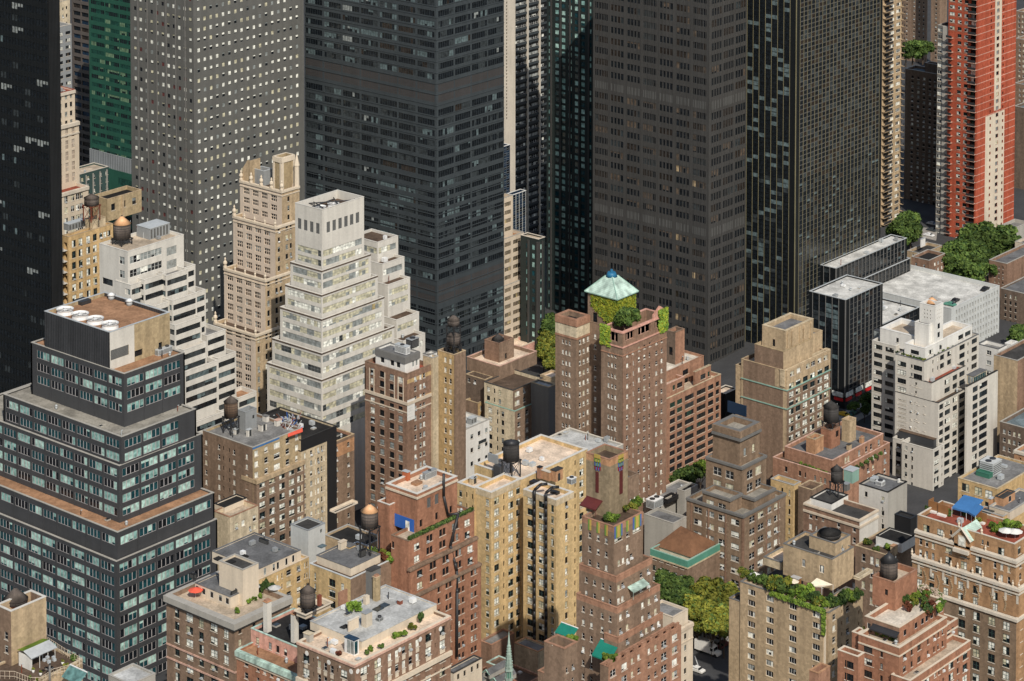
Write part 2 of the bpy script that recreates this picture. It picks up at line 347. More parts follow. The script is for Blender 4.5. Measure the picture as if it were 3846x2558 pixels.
def finish(b):
    t0 = b.t[0]; base = (t0.x0, t0.y0, min(t.zb for t in b.t))
    root = empty(b.name, base, b.label, b.cat, b.group); b.root = root; O = np.array(base)
    wall = MB(); wins = []
    for t in b.t:
        for side in 'LR':
            ops = openings(t, side)
            if ops:
                c = []
                for a, b_, z0, z1, st in ops:
                    m = (a+b_)/2; c.append((t.x0-.3, t.y0+m, (z0+z1)/2) if side == 'L' else (t.x0+m, t.y0-.3, (z0+z1)/2))
                any_, main = visible(np.array(c), t); keep = []
                for o, p, s1, s2 in zip(ops, c, any_, main):
                    if not s1: continue
                    u, v, d = proj(p)
                    if not (-260 < u < 4106 and -260 < v < 2900): continue
                    keep.append(o); a, b_, z0, z1, st = o
                    org = (t.x0, t.y0+b_, z0) if side == 'L' else (t.x0+a, t.y0, z0)
                    infr = s2 and -5 < u < 3851 and -5 < v < 2563
                    wins.append((infr*(b_-a)*(z1-z0)/d/d, side, org, b_-a, z1-z0, st))
                ops = keep
            wall_face(wall, t, side, ops)
        x0, x1, y0, y1, zb, zt, zr = t.x0, t.x1, t.y0, t.y1, t.zb, t.zt, t.zr; k = t.pt
        wall.face([(x1,y0,zb),(x1,y1,zb),(x1,y1,zt),(x1,y0,zt)], t.m); wall.face([(x1,y1,zb),(x0,y1,zb),(x0,y1,zt),(x1,y1,zt)], t.mr)
        rf = MB(); rf.face([(x0+k,y0+k,zr),(x1-k,y0+k,zr),(x1-k,y1-k,zr),(x0+k,y1-k,zr)], t.roof)
        rf.v = [tuple(np.array(p)-O) for p in rf.v]; ro = rf.build('roof', root)
        ix0, ix1, iy0, iy1 = x0+k, x1-k, y0+k, y1-k
        wall.face([(ix0,iy0,zr),(ix0,iy1,zr),(ix0,iy1,zt),(ix0,iy0,zt)], t.m); wall.face([(ix1,iy1,zr),(ix1,iy0,zr),(ix1,iy0,zt),(ix1,iy1,zt)], t.m)
        wall.face([(ix1,iy0,zr),(ix0,iy0,zr),(ix0,iy0,zt),(ix1,iy0,zt)], t.mr); wall.face([(ix0,iy1,zr),(ix1,iy1,zr),(ix1,iy1,zt),(ix0,iy1,zt)], t.mr)
        o_ = .07; h_ = .14; cop = MB(); belt = MB(); fin = MB()
        cop.box((x0-o_, y0-o_, zt), (x1+o_, y0+k+.02, zt+h_), t.cop); cop.box((x0-o_, y1-k-.02, zt), (x1+o_, y1+o_, zt+h_), t.cop)
        cop.box((x0-o_, y0+k+.02, zt), (x0+k+.02, y1-k-.02, zt+h_), t.cop); cop.box((x1-k-.02, y0+k+.02, zt), (x1+o_, y1-k-.02, zt+h_), t.cop)
        for dz, hh, out, bm in t.belts:
            z1 = zt-dz; z0 = z1-hh
            belt.box((x0-out, y0-out, z0), (x0+.1, y1+.02, z1), bm); belt.box((x0+.1, y0-out, z0), (x1+.02, y0+.1, z1), bm)
        for side, ss, ww, out, bm, d0, d1 in t.fins:
            ln = (t.y1-t.y0) if side == 'L' else (t.x1-t.x0)
            if isinstance(ss, (int, float)): ss = [ss*i for i in range(int(ln/ss)+1)]
            for a in ss:
                a = min(max(a, ww/2), ln-ww/2); z1 = zt-d0; z0 = max(zb, zt-d1)
                if side == 'L': fin.box((x0-out, y0+a-ww/2, z0), (x0+.05, y0+a+ww/2, z1), bm)
                else: fin.box((x0+a-ww/2, y0-out, z0), (x0+a+ww/2, y0+.05, z1), bm)
        for mb, nm in ((cop, 'coping'), (belt, 'cornice'), (fin, 'mullion')):
            if mb.f: mb.v = (np.array(mb.v)-O).tolist(); mb.build(nm, root)
    wall.v = (np.array(wall.v)-O).tolist(); wall.build('wall', root)
    wins.sort(key=lambda x: -x[0])
    rest = {}
    for i, (sc, side, org, ww, hh, st) in enumerate(wins):
        var = random.randrange(14)
        if i < 100:
            o = bpy.data.objects.new('window', win_mesh(st, ww, hh, var)); COL.objects.link(o); o.parent = root
            o.location = tuple(np.array(org)-O)
            if side == 'L': o.rotation_euler = (0, 0, -math.pi/2)
        else: rest.setdefault((st, math.ceil(ww*10)/10, math.ceil(hh*10)/10, var), []).append((side, np.array(org)-O, ww, hh))
    if rest:
        V = []; Fc = []; Mi = []; ml = []; nv = 0
        for (st, ww_, hh_, var), lst in rest.items():
            v, f, m, l = win_arrays(st, ww_, hh_, var)
            mm = []
            for x in l:
                if x not in ml: ml.append(x)
                mm.append(ml.index(x))
            fa = np.array(f); mi = [mm[k] for k in m]
            for side, o, ww, hh in lst:
                p = v if side == 'R' else np.stack([v[:, 1], -v[:, 0], v[:, 2]], 1)
                V.append(p+o); Fc.append(fa+nv); Mi += mi; nv += len(v)
        V = np.concatenate(V); Fc = np.concatenate(Fc)
        me = bpy.data.meshes.new('window'); me.vertices.add(len(V)); me.vertices.foreach_set('co', V.astype(np.float32).ravel())
        me.loops.add(Fc.size); me.loops.foreach_set('vertex_index', Fc.astype(np.int32).ravel())
        me.polygons.add(len(Fc)); me.polygons.foreach_set('loop_start', np.arange(0, Fc.size, 4, dtype=np.int32)); me.polygons.foreach_set('loop_total', np.full(len(Fc), 4, np.int32))
        for x in ml: me.materials.append(MATS[x])
        me.polygons.foreach_set('material_index', np.array(Mi, np.int32)); me.update(calc_edges=True)
        o = bpy.data.objects.new('window', me); COL.objects.link(o); o.parent = root; o['kind'] = 'stuff'
    for name, mb in b.extra:
        mb.v = (np.array(mb.v)-O).tolist(); mb.build(name, root)
    return len(wins)
# ------------------------------------------------------------------ window kinds
ws('tower_black', n=-1.6, rail=False, fw=0, mw=.10, frame='steel_black', pal=(('glass', 44), ('glass_grey', 4), ('bl_slate', 1.2), ('bl_grey', .3)), r=.10)
ws('tower_blue', n=7, rail=False, fw=0, mw=.13, frame='steel_blue', pal=(('glass', 10), ('glass_grey', 3), ('bl_slate', 2.2), ('bl_grey', .4), ('glass_brown', .6)), r=.14, part=.35)
ws('louver', n=8, rail=False, fw=0, mw=.22, frame='steel_blue', pal=(('louvre_rust', 1),), r=.05)
ws('tower_brown', n=4, rail=False, fw=0, mw=.42, frame='steel_brown', pal=(('glass', 9), ('glass_brown', 3), ('glass_grey', 1.5), ('bl_brown', 1.2), ('bl_warm', .22)), r=.16, part=.6)
ws('louver_dark', n=8, rail=False, fw=0, mw=.25, frame='steel_brown', pal=(('louvre_grey', 1),), r=.05)
ws('curtain', n=1, rail=False, fw=.09, frame='concrete_dark', pal=(('glass', 30), ('glass_grey', 5), ('glass_brown', 2), ('bl_slate', .5)), r=.06, part=.4)
ws('curtain_l', n=1, rail=False, fw=.05, frame='steel_black', pal=(('glass', 14), ('glass_grey', 3), ('bl_slate', 4), ('bl_grey', .5)), r=.06, part=.6)
ws('granite', rail=False, fw=.04, frame='fr_grey', pal=(('bl_white', 7), ('bl_cream', 4), ('bl_grey', 1.5), ('glass', 1.6), ('glass_blue', .7), ('bl_red', .2)), part=.55, r=.13)
ws('green_strip', n=8, rail=False, fw=0, mw=.14, frame='green_panel', pal=(('glass_green', 5), ('glass', 3), ('bl_green', 2)), r=.12, part=.7)
ws('teal_slot', rail=False, fw=0, frame='green_dark', pal=(('bl_mint', 3), ('bl_teal', 3), ('glass_teal', 3), ('glass', 2)), r=.15, part=.5, rest='glass_teal')
ws('concrete_slot', rail=False, fw=0, frame='bronze', pal=(('glass', 5), ('glass_blue', 2), ('glass_brown', .6)), r=.5)
ws('teal_group', n=4, rail=False, fw=.12, mw=.24, frame='fr_pink', pal=(('glass_teal', 7), ('glass', 4), ('bl_mint', 4.5), ('bl_teal', 5)), part=.55, r=.14, rest='glass_teal')
ws('rib_white', n=-1.5, rail=False, fw=.06, mw=.07, frame='fr_grey', pal=(('bl_cream', 6), ('bl_white', 3), ('bl_grey', 3), ('glass_grey', .7), ('bl_gold', .3)), part=.3, r=.16, hb=1, rest='bl_grey')
ws('rib_dark', n=-1.6, rail=False, fw=.05, mw=.07, frame='fr_dark', pal=(('glass', 6), ('glass_grey', 3), ('bl_slate', 3)), r=.3)
ws('rib_old', n=-1.4, rail=True, fw=.08, mw=.14, frame='fr_white', pal=(('glass', 3), ('bl_grey', 4), ('bl_white', 2)), r=.2)
ws('vent', rail=False, fw=.06, frame='fr_grey', pal=(('louvre_grey', 1),), r=.15, hb=7)
ws('vent_pale', rail=False, fw=.06, frame='white_wall', pal=(('bl_grey', 1),), r=.12, hb=6)
ws('gothic4', n=3, rail=False, fw=.06, mw=.3, frame='terracotta', pal=(('glass', 5), ('bl_grey', 2), ('glass_grey', 3), ('bl_brown', 1)), r=.32, hb=1)
DHP = (('glass', 4), ('bl_white', 3), ('bl_cream', 1.5), ('bl_grey', 1.5))
ws('dh', pal=DHP, fw=.09, frame='fr_white', sill='limestone', ac=.16)
ws('dh2', n=2, pal=DHP, fw=.09, mw=.16, frame='fr_white', sill='limestone', ac=.12)
ws('dh_dark', pal=(('glass', 6), ('bl_grey', 2), ('bl_white', 1.2), ('bl_cream', 1), ('glass_brown', 1.5)), fw=.08, frame='fr_dark', sill='limestone', ac=.1)
ws('dh2_dark', n=2, pal=(('glass', 3), ('bl_white', 4), ('bl_cream', 1)), fw=.09, mw=.12, frame='fr_green', sill='limestone', ac=.25)
ws('dh3_dark', n=3, pal=(('glass', 6), ('bl_white', 2.2), ('glass_grey', 3), ('bl_brown', .5)), fw=.08, mw=.12, frame='fr_dark', sill='limestone', part=1)
ws('dh4_dark', n=4, pal=(('glass', 5), ('bl_white', 3.5), ('glass_grey', 3), ('bl_brown', .5)), fw=.08, mw=.10, frame='fr_dark', sill='limestone', part=1)
ws('bright', pal=(('bl_white', 6), ('glass', 3), ('bl_cream', 1)), fw=.13, frame='fr_white', sill='limestone', part=.6)
ws('bright2', n=2, pal=(('bl_white', 7), ('glass', 2), ('bl_cream', 2)), fw=.10, mw=.13, frame='fr_green', sill='limestone', part=.6)
ws('loft', n=-1.3, rail=False, fw=.08, mw=.09, frame='fr_dark', pal=(('glass', 7), ('glass_grey', 3), ('glass_green', 1)), sill='cream', r=.2, hb=1)
ws('picture', n=3, rail=False, fw=.12, mw=.10, frame='fr_white', pal=(('bl_white', 4), ('bl_grey', 2.5), ('glass', 3), ('bl_brown', 1.6), ('glass_grey', 2)), sill='tan_pale', part=.4, ac=.0)
ws('slit', rail=False, fw=.04, frame='fr_dark', pal=(('glass', 1),), r=.3)
ws('arcade', n=3, rail=False, fw=.12, mw=.35, frame='pinkish', pal=(('black_paint', 5), ('bl_white', .8), ('leaf_dark', .6)), r=.7)  # black panes stand in for the shade inside the open arches
ws('garage', rail=False, fw=0, frame='pale_grey', pal=(('black_paint', 1),), r=.6)  # black sheet in each opening stands in for the shade of the decks inside
ws('blue_grid', n=-1.4, rail=False, fw=.08, mw=.12, frame='fr_grey', pal=(('blue_steel', 4), ('glass', 4), ('glass_blue', 3)), r=.1, hb=1)
ws('cream_group', n=6, rail=False, fw=.06, mw=.14, frame='beige', pal=(('bl_brown', 4), ('bl_gold', 2), ('glass_brown', 3)), r=.3)
ws('balcony', n=2, rail=False, fw=.06, mw=.08, frame='fr_dark', pal=(('glass', 5), ('bl_grey', 2), ('bl_white', 1), ('glass_green', 1)), r=1.3)
ws('door', rail=False, fw=.1, frame='fr_white', pal=(('glass', 3), ('bl_grey', 1)), r=.1)
ws('door_white', rail=True, fw=.12, frame='white_paint', pal=(('bl_white', 2), ('glass', 2)), r=.1)
# ================================================================== the towers at the back
b = Bld('office_tower', 'tall black glass tower with a ribbed side at the left border', 'office tower')
b.tier('A11', (322, -560), ('d', 840), l=-700, r=402, m='steel_black', mr='fin_black', roof='roof_dark', cop='steel_black',
   L=[FM('tower_black', 6.0, 5.75, 3.9, 2.1, 2.0, m0=.5)], fins=[('L', 1.5, .10, .10, 'steel_black', 0, 190)])
b = Bld('office_tower', 'slim cream stone office tower topped with red tiles next to the tall black glass tower', 'office tower')
t = b.tier('A11', (370, 648), ('d', 1010), r=512, lm=16, m='cream_pale', roof='roof_red', cop='roof_red', ph=.4, Rr=[FC('dh_dark', 'A11', [413, 452, 486], 17, 62, 34, 16)], belts=[(0, 1.2, .5, 'limestone')])
t2 = b.tier('A11', (362, 875), ('dy', -1.2), r=540, lm=18, m='cream_pale', roof='roof_grey', cop='limestone', Rr=[FC('gothic4', 'A11', [412, 457, 500], 20, 78, 62, 36)], belts=[(0, 1.3, .6, 'limestone'), (4, .6, .3, 'limestone')])
t3 = b.tier('A11', (352, 1345), ('dy', -8), r=605, lm=20, m='cream_pale', roof='roof_red', cop='limestone', Rr=[FC('dh2', 'A11', [410, 452, 497, 531, 556], 24, 74, 42, 32)], belts=[(0, 1.2, .5, 'limestone')])
b = Bld('office_building', 'blue-grey office block with paired windows seen in the gap beside the black glass tower', 'office building')
b.tier('A11', (372, 192), ('d', 1150), r=489, m='grey_metal', roof='roof_tan', cop='limestone', ph=2.5, Rr=[FC('dh3_dark', 'A11', [412, 465], 34, 50, 22, 42)])
b = Bld('office_building', 'pale yellow building top above the blue-grey office block', 'office building')
b.tier('A11', (360, 22), ('d', 1260), r=478, m='beige', roof='roof_tan', Rr=[FC('dh_dark', 'A11', [430, 455], 10, 55, 22, 40)])
b = Bld('office_tower', 'brown concrete tower with deep dark window slots beside the green tower', 'office tower')
b.tier('A11', (648, -190), ('d', 1190), l=487, r=700, m='bronze', roof='roof_dark', L=[FC('concrete_slot', 'A11', [522, 577, 630], 50, 53.2, 31, 30)])
b = Bld('office_tower', 'green curtain wall office tower with bands of dark windows', 'office tower')
t = b.tier('A11', (915, -190), ('d', 1110), l=605, r=960, m='green_panel', roof='roof_dark', L=[FM('green_strip', 9.2, 8.6, 3.55, 1.75, 1.2, m0=.5, rows=33)])
t.m = 'green_panel'
b.tier('A11', (912, 1098), ('dx', -.8), l=612, r=960, m='grey_metal', roof='roof_grey', cop='grey_metal', fins=[('L', 1.1, .12, .1, 'steel_blue', 0, 9.5)])
b.tier('A11', (908, 1200), ('dx', -1.6), l=740, r=960, m='green_panel', roof='roof_grey', cop='green_panel', L=[FM('green_strip', 9.2, 8.6, 5.2, 3.1, 2.6, m0=.5)])
b = Bld('office_building', 'low teal office block with a flat tan roof at the foot of the green tower', 'office building')
b.tier('c1', (276, 160), ('d', 1050), l=120, r=592, m='teal_panel', roof='roof_tan', cop='limestone', ph=.6, Rr=[FC('dh_dark', 'c1', [310, 372, 436, 505, 572], 26, 78, 42, 42)], fins=[('R', 3.6, .5, .2, 'concrete', 1, 40)])
b = Bld('office_tower', 'grey granite tower dotted with small square windows and white blinds', 'office tower')
b.tier('Z3', (757, -278), ('d', 940), l=22, r=2003, m='grey_stone', roof='roof_dark', cop='grey_stone',
   L=[FC('granite', 'Z3', [78+62.9*i for i in range(11)], 29, 118, 47, 24)], Rr=[FC('granite', 'Z3', [803+70.2*i for i in range(17)], 29, 118, 47, 24)],
   fins=[('L', 5.0, .5, .14, 'concrete_dark', 0, 200)])
b = Bld('office_tower', 'dark blue-grey steel tower with wide window bands and rust louvres', 'office tower')
b.tier('Z1', (1636, -300), ('d', 947), l=130, r=2409, m='steel_blue', roof='roof_dark', cop='steel_blue', lm=30,
   L=[FC('tower_blue', 'Z1', [235, 447, 658, 870, 1085, 1297, 1515], 196, 122, 64, 71, rows=10), FC('louver', 'Z1', [235, 447, 658, 870, 1085, 1297, 1515], 196, 122, 84, 1290, rows=2),
      FC('tower_blue', 'Z1', [235, 447, 658, 870, 1085, 1297, 1515], 196, 120, 70, 1583, rows=17), FC('louver', 'Z1', [235, 447, 658, 870, 1085, 1297, 1515], 196, 122, 84, 3640, rows=2), FC('tower_blue', 'Z1', [235, 447, 658, 870, 1085, 1297, 1515], 196, 120, 66, 3920)],
   Rr=[FC('tower_blue', 'Z1', [1746, 1938, 2130, 2314], 176, 122, 70, 71, rows=10), FC('louver', 'Z1', [1746, 1938, 2130, 2314], 176, 122, 88, 1290, rows=2),
      FC('tower_blue', 'Z1', [1746, 1938, 2130, 2314], 176, 120, 74, 1583, rows=17), FC('louver', 'Z1', [1746, 1938, 2130, 2314], 176, 122, 88, 3640, rows=2), FC('tower_blue', 'Z1', [1746, 1938, 2130, 2314], 176, 120, 78, 3920)],
   belts=[(4.0*i+3.9, .22, .16, 'steel_blue') for i in range(42)], fins=[('L', .9, 1.0, .12, 'steel_blue', 0, 1)])
b = Bld('stone_slab', 'narrow blank limestone slab with one thin column of windows', 'office tower')
b.tier('Z2', (1380, -560), ('d', 1072), r=1755, m='limestone', roof='roof_tan', Rr=[FC('slit', 'Z2', [1586], 22, 68, 44, 40, rows=44)])
b = Bld('office_tower', 'dark banded tower with two white piers in the shade behind the limestone slab', 'office tower')
b.tier('A13', (12, -300), ('d', 1112), r=250, lm=3, m='steel_black', roof='roof_dark', Rr=[FM('rib_old', 4.1, 3.9, 3.2, 1.25, 1.2, m0=.2)], fins=[('R', [9.2], .8, .6, 'limestone', 0, 200), ('R', [17.2], .8, .6, 'limestone', 0, 200)], belts=[(3.2*i+2.6, .9, .35, 'steel_blue') for i in range(50)])
b = Bld('office_tower', 'teal glass tower with vertical fins, half of it in shadow', 'office tower')
t = b.tier('A13', (600, -420), ('d', 1028), l=244, r=640, m='green_dark', roof='roof_dark', L=[FC('teal_slot', 'A13', [270+44.6*i for i in range(8)], 25, 47.6, 31, 20)],
   fins=[('L', 4.75, .7, .45, 'steel_brown', 0, 300)])
t = b.tier('c5', (490, 712), ('d', 985), l=300, r=563, m='green_dark', roof='roof_tan', cop='limestone', ph=.5, L=[FC('teal_slot', 'c5', [373, 437], 29, 95, 56, 70)], Rr=[FC('teal_slot', 'c5', [527], 26, 95, 56, 62)], fins=[('R', 2.2, .6, .4, 'steel_brown', 1, 100), ('L', 4.6, .7, .4, 'steel_brown', 1, 100)])
b = Bld('glass_building', 'blue glass office block stepping up beside the dark steel tower', 'office building')
b.tier('A12', (1650, 1020), ('d', 1055), r=1742, m='blue_steel', roof='roof_dark', cop='fr_white', Rr=[FM('blue_grid', 2.0, 1.8, 1.9, 1.6, .4, m0=.15, m1=.1)])
b.tier('c5', (215, 238), ('dy', -16), l=150, r=361, m='blue_steel', roof='roof_dark', cop='fr_white', Rr=[FM('blue_grid', 2.0, 1.8, 1.9, 1.6, .4, m0=.15, m1=.1)], fins=[('R', 2.0, .14, .1, 'pale_grey', 0, 60)])
b = Bld('office_building', 'beige stepped office block with grouped brown windows and a pink lower wall', 'office building')
t = b.tier('c5', (60, 290), ('d', 988), r=216, m='cream', roof='roof_tan', Rr=[FC('cream_group', 'c5', [164], 68, 90.5, 48, 56)])
t = b.tier('c5', (50, 735), ('dy', -2), r=336, m='cream', roof='roof_orange', Rr=[FC('cream_group', 'c5', [164, 270], 68, 90.5, 48, 48, wps=[68, 98])])
t = b.tier('c5', (40, 1245), ('dy', -4), r=462, m='cream', roof='roof_tan', Rr=[FC('cream_group', 'c5', [164, 270, 392], 68, 90.5, 48, 34, wps=[68, 98, 98])])
t = b.tier('A23', (-20, 862), ('dy', -12), r=167, m='pink', roof='roof_peach', cop='cream')
b = Bld('office_tower', 'dark brown steel office tower with groups of four narrow windows', 'office tower')
b.tier('Z4', (1412, -201), ('d', 953), l=85, r=1841, m='steel_brown', roof='roof_dark', cop='steel_brown',
   L=[FC('tower_brown', 'Z4', [180, 362, 545, 733, 922, 1112, 1305], 150, 134.6, 74, 46+134.6*0, rows=10), FC('louver_dark', 'Z4', [180, 362, 545, 733, 922, 1112, 1305], 150, 134.6, 88, 46+134.6*10, rows=1), FC('tower_brown', 'Z4', [180, 362, 545, 733, 922, 1112, 1305], 150, 134.6, 74, 46+134.6*11, rows=10), FC('louver_dark', 'Z4', [180, 362, 545, 733, 922, 1112, 1305], 150, 134.6, 88, 46+134.6*21, rows=1), FC('tower_brown', 'Z4', [180, 362, 545, 733, 922, 1112, 1305], 150, 134.6, 74, 46+134.6*22, rows=30)],
   Rr=[FC('tower_brown', 'Z4', [1497, 1637, 1775], 116, 134.6, 84, 46+134.6*0, rows=10), FC('louver_dark', 'Z4', [1497, 1637, 1775], 116, 134.6, 98, 46+134.6*10, rows=1), FC('tower_brown', 'Z4', [1497, 1637, 1775], 116, 134.6, 84, 46+134.6*11, rows=10), FC('louver_dark', 'Z4', [1497, 1637, 1775], 116, 134.6, 98, 46+134.6*21, rows=1), FC('tower_brown', 'Z4', [1497, 1637, 1775], 116, 134.6, 84, 46+134.6*22, rows=30)],
   fins=[('L', 1.62, .10, .12, 'steel_brown', 0, 250), ('R', 1.62, .10, .12, 'steel_brown', 0, 250)])
b = Bld('office_tower', 'black glass tower ruled with thin pale gold mullions above stepped terraces', 'office tower')
t0 = b.tier('A14', (268, -330), ('d', 962), l=-76, r=860, m='steel_black', roof='roof_dark', cop='steel_black',
   L=[FM('curtain_l', 2.72, 2.5, 1.72, 1.6, .5, m0=.1, m1=.1)], Rr=[FM('curtain', 2.45, 2.25, 1.72, 1.6, .5, m0=.1, m1=.1)], fins=[('L', 2.72, .13, .16, 'gold', 0, 260), ('R', 2.45, .13, .16, 'gold', 0, 260)])
zt = pt(*q('A24', 845, 96), 'y', t0.y0)[2]
CW = dict(m='steel_black', roof='deck_grey', cop='galv', ph=.5)
t1 = b.tier('A24', (536, 290), ('z', zt+.5), l=425, r=1021, L=[FM('curtain_l', 2.7, 2.5, 1.75, 1.6, .8, m0=.1, m1=.1)], Rr=[FM('curtain', 2.5, 2.3, 1.75, 1.6, .8, m0=.1, m1=.1)], fins=[('L', 2.7, .14, .2, 'concrete_dark', 0, 99), ('R', 2.5, .14, .2, 'concrete_dark', 0, 99)], **CW)
zt = zat(t1.x0, t1.y0, q('A24', 530, 432)[1])
t2 = b.tier('A24', (601, 506), ('d', 914), l=352, r=856, L=[FM('curtain_l', 2.7, 2.5, 1.75, 1.6, .8, m0=.1, m1=.1, bot=9)], Rr=[FM('curtain', 2.5, 2.3, 1.75, 1.6, .8, m0=.1, m1=.1, bot=9)], fins=[('L', 2.7, .14, .2, 'concrete_dark', 0, 34), ('R', 2.5, .14, .2, 'concrete_dark', 0, 34)], **CW)
t3 = b.tier('A24', (700, 372), ('dy', 0 if 0 else t1.y0-t0.y0-1.5), l=640, r=1046, L=[], Rr=[FM('curtain', 2.5, 2.3, 1.75, 1.6, .8, m0=.1, m1=.1)], fins=[('R', 2.5, .14, .2, 'concrete_dark', 0, 60)], **CW)
TPOD = t2; TPOD1 = t1
t4 = b.tier('c8', (316, 480), ('dy', t2.y0-t0.y0-.3), lm=26, r=706, m='steel_black', roof='deck_grey', cop='galv', ph=.5, Rr=[FM('curtain', 2.5, 2.3, 1.75, 1.6, .8, m0=.1)])
b = Bld('apartment_tower', 'tan brick apartment tower with balconies stacked at both corners behind the black tower', 'apartment tower')
TB = b
b.tier('A14', (846, -240), ('d', 1120), r=990, lm=24, m='tan', roof='roof_grey', Rr=[FC('picture', 'A14', [925, 968], 30, 46.4, 24, 20), FC('slit', 'A14', [890], 34, 46.4, 24, 26)])
b = Bld('apartment_tower', 'distant brown apartment tower above the trees in the gap between towers', 'apartment tower')
b.tier('A14', (1158, -300), ('d', 1420), l=985, r=1166, m='brown', roof='roof_grey', L=[FC('dh_dark', 'A14', [1025, 1075, 1110, 1140], 9, 30, 14, 20)])
b = Bld('apartment_tower', 'second distant brown apartment tower beside a dark slot', 'apartment tower')
b.tier('A14', (1250, -300), ('d', 1400), l=1190, r=1300, m='brown', roof='roof_grey', L=[FC('dh_dark', 'A14', [1225], 11, 31, 15, 20)])
b = Bld('apartment_building', 'dark brick apartment block in deep shade with a flat blue-grey roof', 'apartment building')
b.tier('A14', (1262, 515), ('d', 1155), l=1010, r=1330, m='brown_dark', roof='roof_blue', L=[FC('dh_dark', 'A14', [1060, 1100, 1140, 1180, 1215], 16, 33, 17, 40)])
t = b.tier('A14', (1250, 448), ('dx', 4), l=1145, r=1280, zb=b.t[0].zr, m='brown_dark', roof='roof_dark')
b = Bld('apartment_tower', 'tall scarlet brick apartment tower with balconies and a white central strip', 'apartment tower')
RL = [FC('balcony', 'A14', [1478], 44, 49, 40, 12), FC('bright2', 'A14', [1386, 1432], 27, 49, 23, 20), FC('bright2', 'A14', [1335], 36, 49, 23, 20, rows=5+4), FC('balcony', 'A14', [1328], 50, 49, 40, 12+49*9)]
t = b.tier('A14', (1510, -200), ('d', 1100), l=1310, r=1775, m='scarlet', roof='roof_grey', cop='pinkish', L=RL, Rr=[FC('slit', 'A14', [1605, 1690], 9, 49, 20, 24), FC('dh_dark', 'A14', [1651], 18, 49, 26, 14)],
   zones=[('R', 'A14', 1630, 1676, -300, 760, 'cream_pale'), ('R', 'A14', 1572, 1702, 800, 1660, 'cream_pale')]+[('R', 0, 60, 2.98*i, 2.98*i+.3, 'pink') for i in range(60)]+[('L', 0, 60, 2.98*i, 2.98*i+.16, 'brown_red') for i in range(60)])
b.tier('A14', (1316, 186), ('dx', 1.2), l=1232, rm=9, m='concrete_dark', roof='roof_grey', L=[FC('picture', 'A14', [1253], 38, 49, 26, 18), FC('slit', 'A14', [1300], 1, 999, 10, 10)], fins=[('L', [1.6], 3.2, .5, 'concrete', 0, 99)])
REDT = b.t[0]; REDB = b
b = Bld('apartment_building', 'low brick walk-up with a flat black roof between the parking deck and the scarlet tower', 'apartment building')
b.tier('e4', (525, 836), ('z', 15), l=282, r=747, m='brown_red', roof='roof_black', L=[FC('dh', 'e4', [345, 455], 30, 90, 44, 70)], Rr=[FC('dh', 'e4', [605, 650, 700], 22, 90, 44, 60)])
b = Bld('apartment_building', 'tan low building with a cluttered roof under the white billboard', 'apartment building')
b.tier('e4', (432, 745), ('z', 12), l=225, r=700, m='tan', roof='roof_dark', L=[FC('dh', 'e4', [300, 360], 22, 90, 40, 30)])
b = Bld('parking_garage', 'pale grey parking garage with a flat roof deck and rows of narrow openings', 'parking garage')
PARK = b.tier('A24', (1326, 566), ('d', 968), lm=75, r=1656, m='pale_grey', roof='deck_grey', cop='pale_grey', ph=1.2, ptk=.5, Rr=[FC('garage', 'A24', [1362+18.6*i for i in range(16)], 9, 50, 33, 24, bot=1)])
b = Bld('apartment_building', 'white stepped walk-up building tucked behind the white apartment block', 'apartment building')
t = b.tier('c8', (1552, 748), ('d', 918), l=1330, r=1640, m='white_paint', roof='roof_grey', cop='roof_slate', L=[FC('dh2', 'c8', [1450], 50, 110, 48, 40)])
b.tier('c8', (1690, 700), ('dx', 10), l=1620, r=1757, m='white_paint', roof='roof_grey', cop='white_paint', L=[FC('slit', 'c8', [1655], 12, 80, 26, 30)], Rr=[FC('slit', 'c8', [1720], 12, 80, 26, 30)])
b.tier('c8', (1668, 938), ('dx', -5), l=1600, r=1755, m='white_paint', roof='roof_silver', cop='white_paint', L=[], Rr=[FC('dh', 'c8', [1700], 26, 90, 50, 40)])
b = Bld('apartment_building', 'brick and tan building cut by the right border beside the white stepped walk-up', 'apartment building')
t = b.tier('c8', (1757, 872), ('d', 880), lm=9, rm=20, m='tan', mr='brown_red', roof='roof_dark')
b = Bld('row_building', 'brown building in shade at the right border with grey roofs behind the garage', 'apartment building')
t = b.tier('e4', (1590, 880), ('z', 14), l=1345, rm=40, m='brown_red', roof='roof_slate', L=[FC('dh_dark', 'e4', [1425, 1480, 1535], 16, 70, 36, 50)])
t = b.tier('e4', (2000, 640), ('z', 14), l=1700, rm=20, m='cream', roof='roof_slate')
t = b.tier('e4', (1560, 458), ('z', 9), l=1360, rm=20, m='concrete', roof='roof_grey')
b = Bld('apartment_building', 'brick apartment house coloured dark for shade to the right of the white apartment block', 'apartment building')
b.tier('e3', (2100, 470), ('z', 16), l=1492, rm=30, m='brown_dark', roof='roof_blue', L=[FC('dh', 'e3', [1555, 1625, 1692, 1760], 36, 120, 62, 90)])  # brown_dark puts the shade of a missing caster into the brick colour
b = Bld('apartment_building', 'distant brown brick building at the right border beside the scarlet tower', 'apartment building')
b.tier('A14', (1990, 110), ('d', 1290), l=1768, rm=20, m='brown', roof='roof_tan', L=[FC('dh', 'A14', [1790, 1815], 12, 36, 18, 20)])
b.tier('A14', (1990, 300), ('d', 1240), l=1766, rm=20, m='brown', roof='roof_tan', L=[FC('dh', 'A14', [1795, 1822], 12, 36, 18, 30)])
b.tier('A14', (1990, 610), ('d', 1200), l=1760, rm=20, m='brown', roof='roof_slate', L=[FC('dh', 'A14', [1795, 1822], 12, 36, 18, 30)])
b.tier('A14', (1990, 770), ('d', 1175), l=1755, rm=20, m='brown_dark', roof='roof_blue')
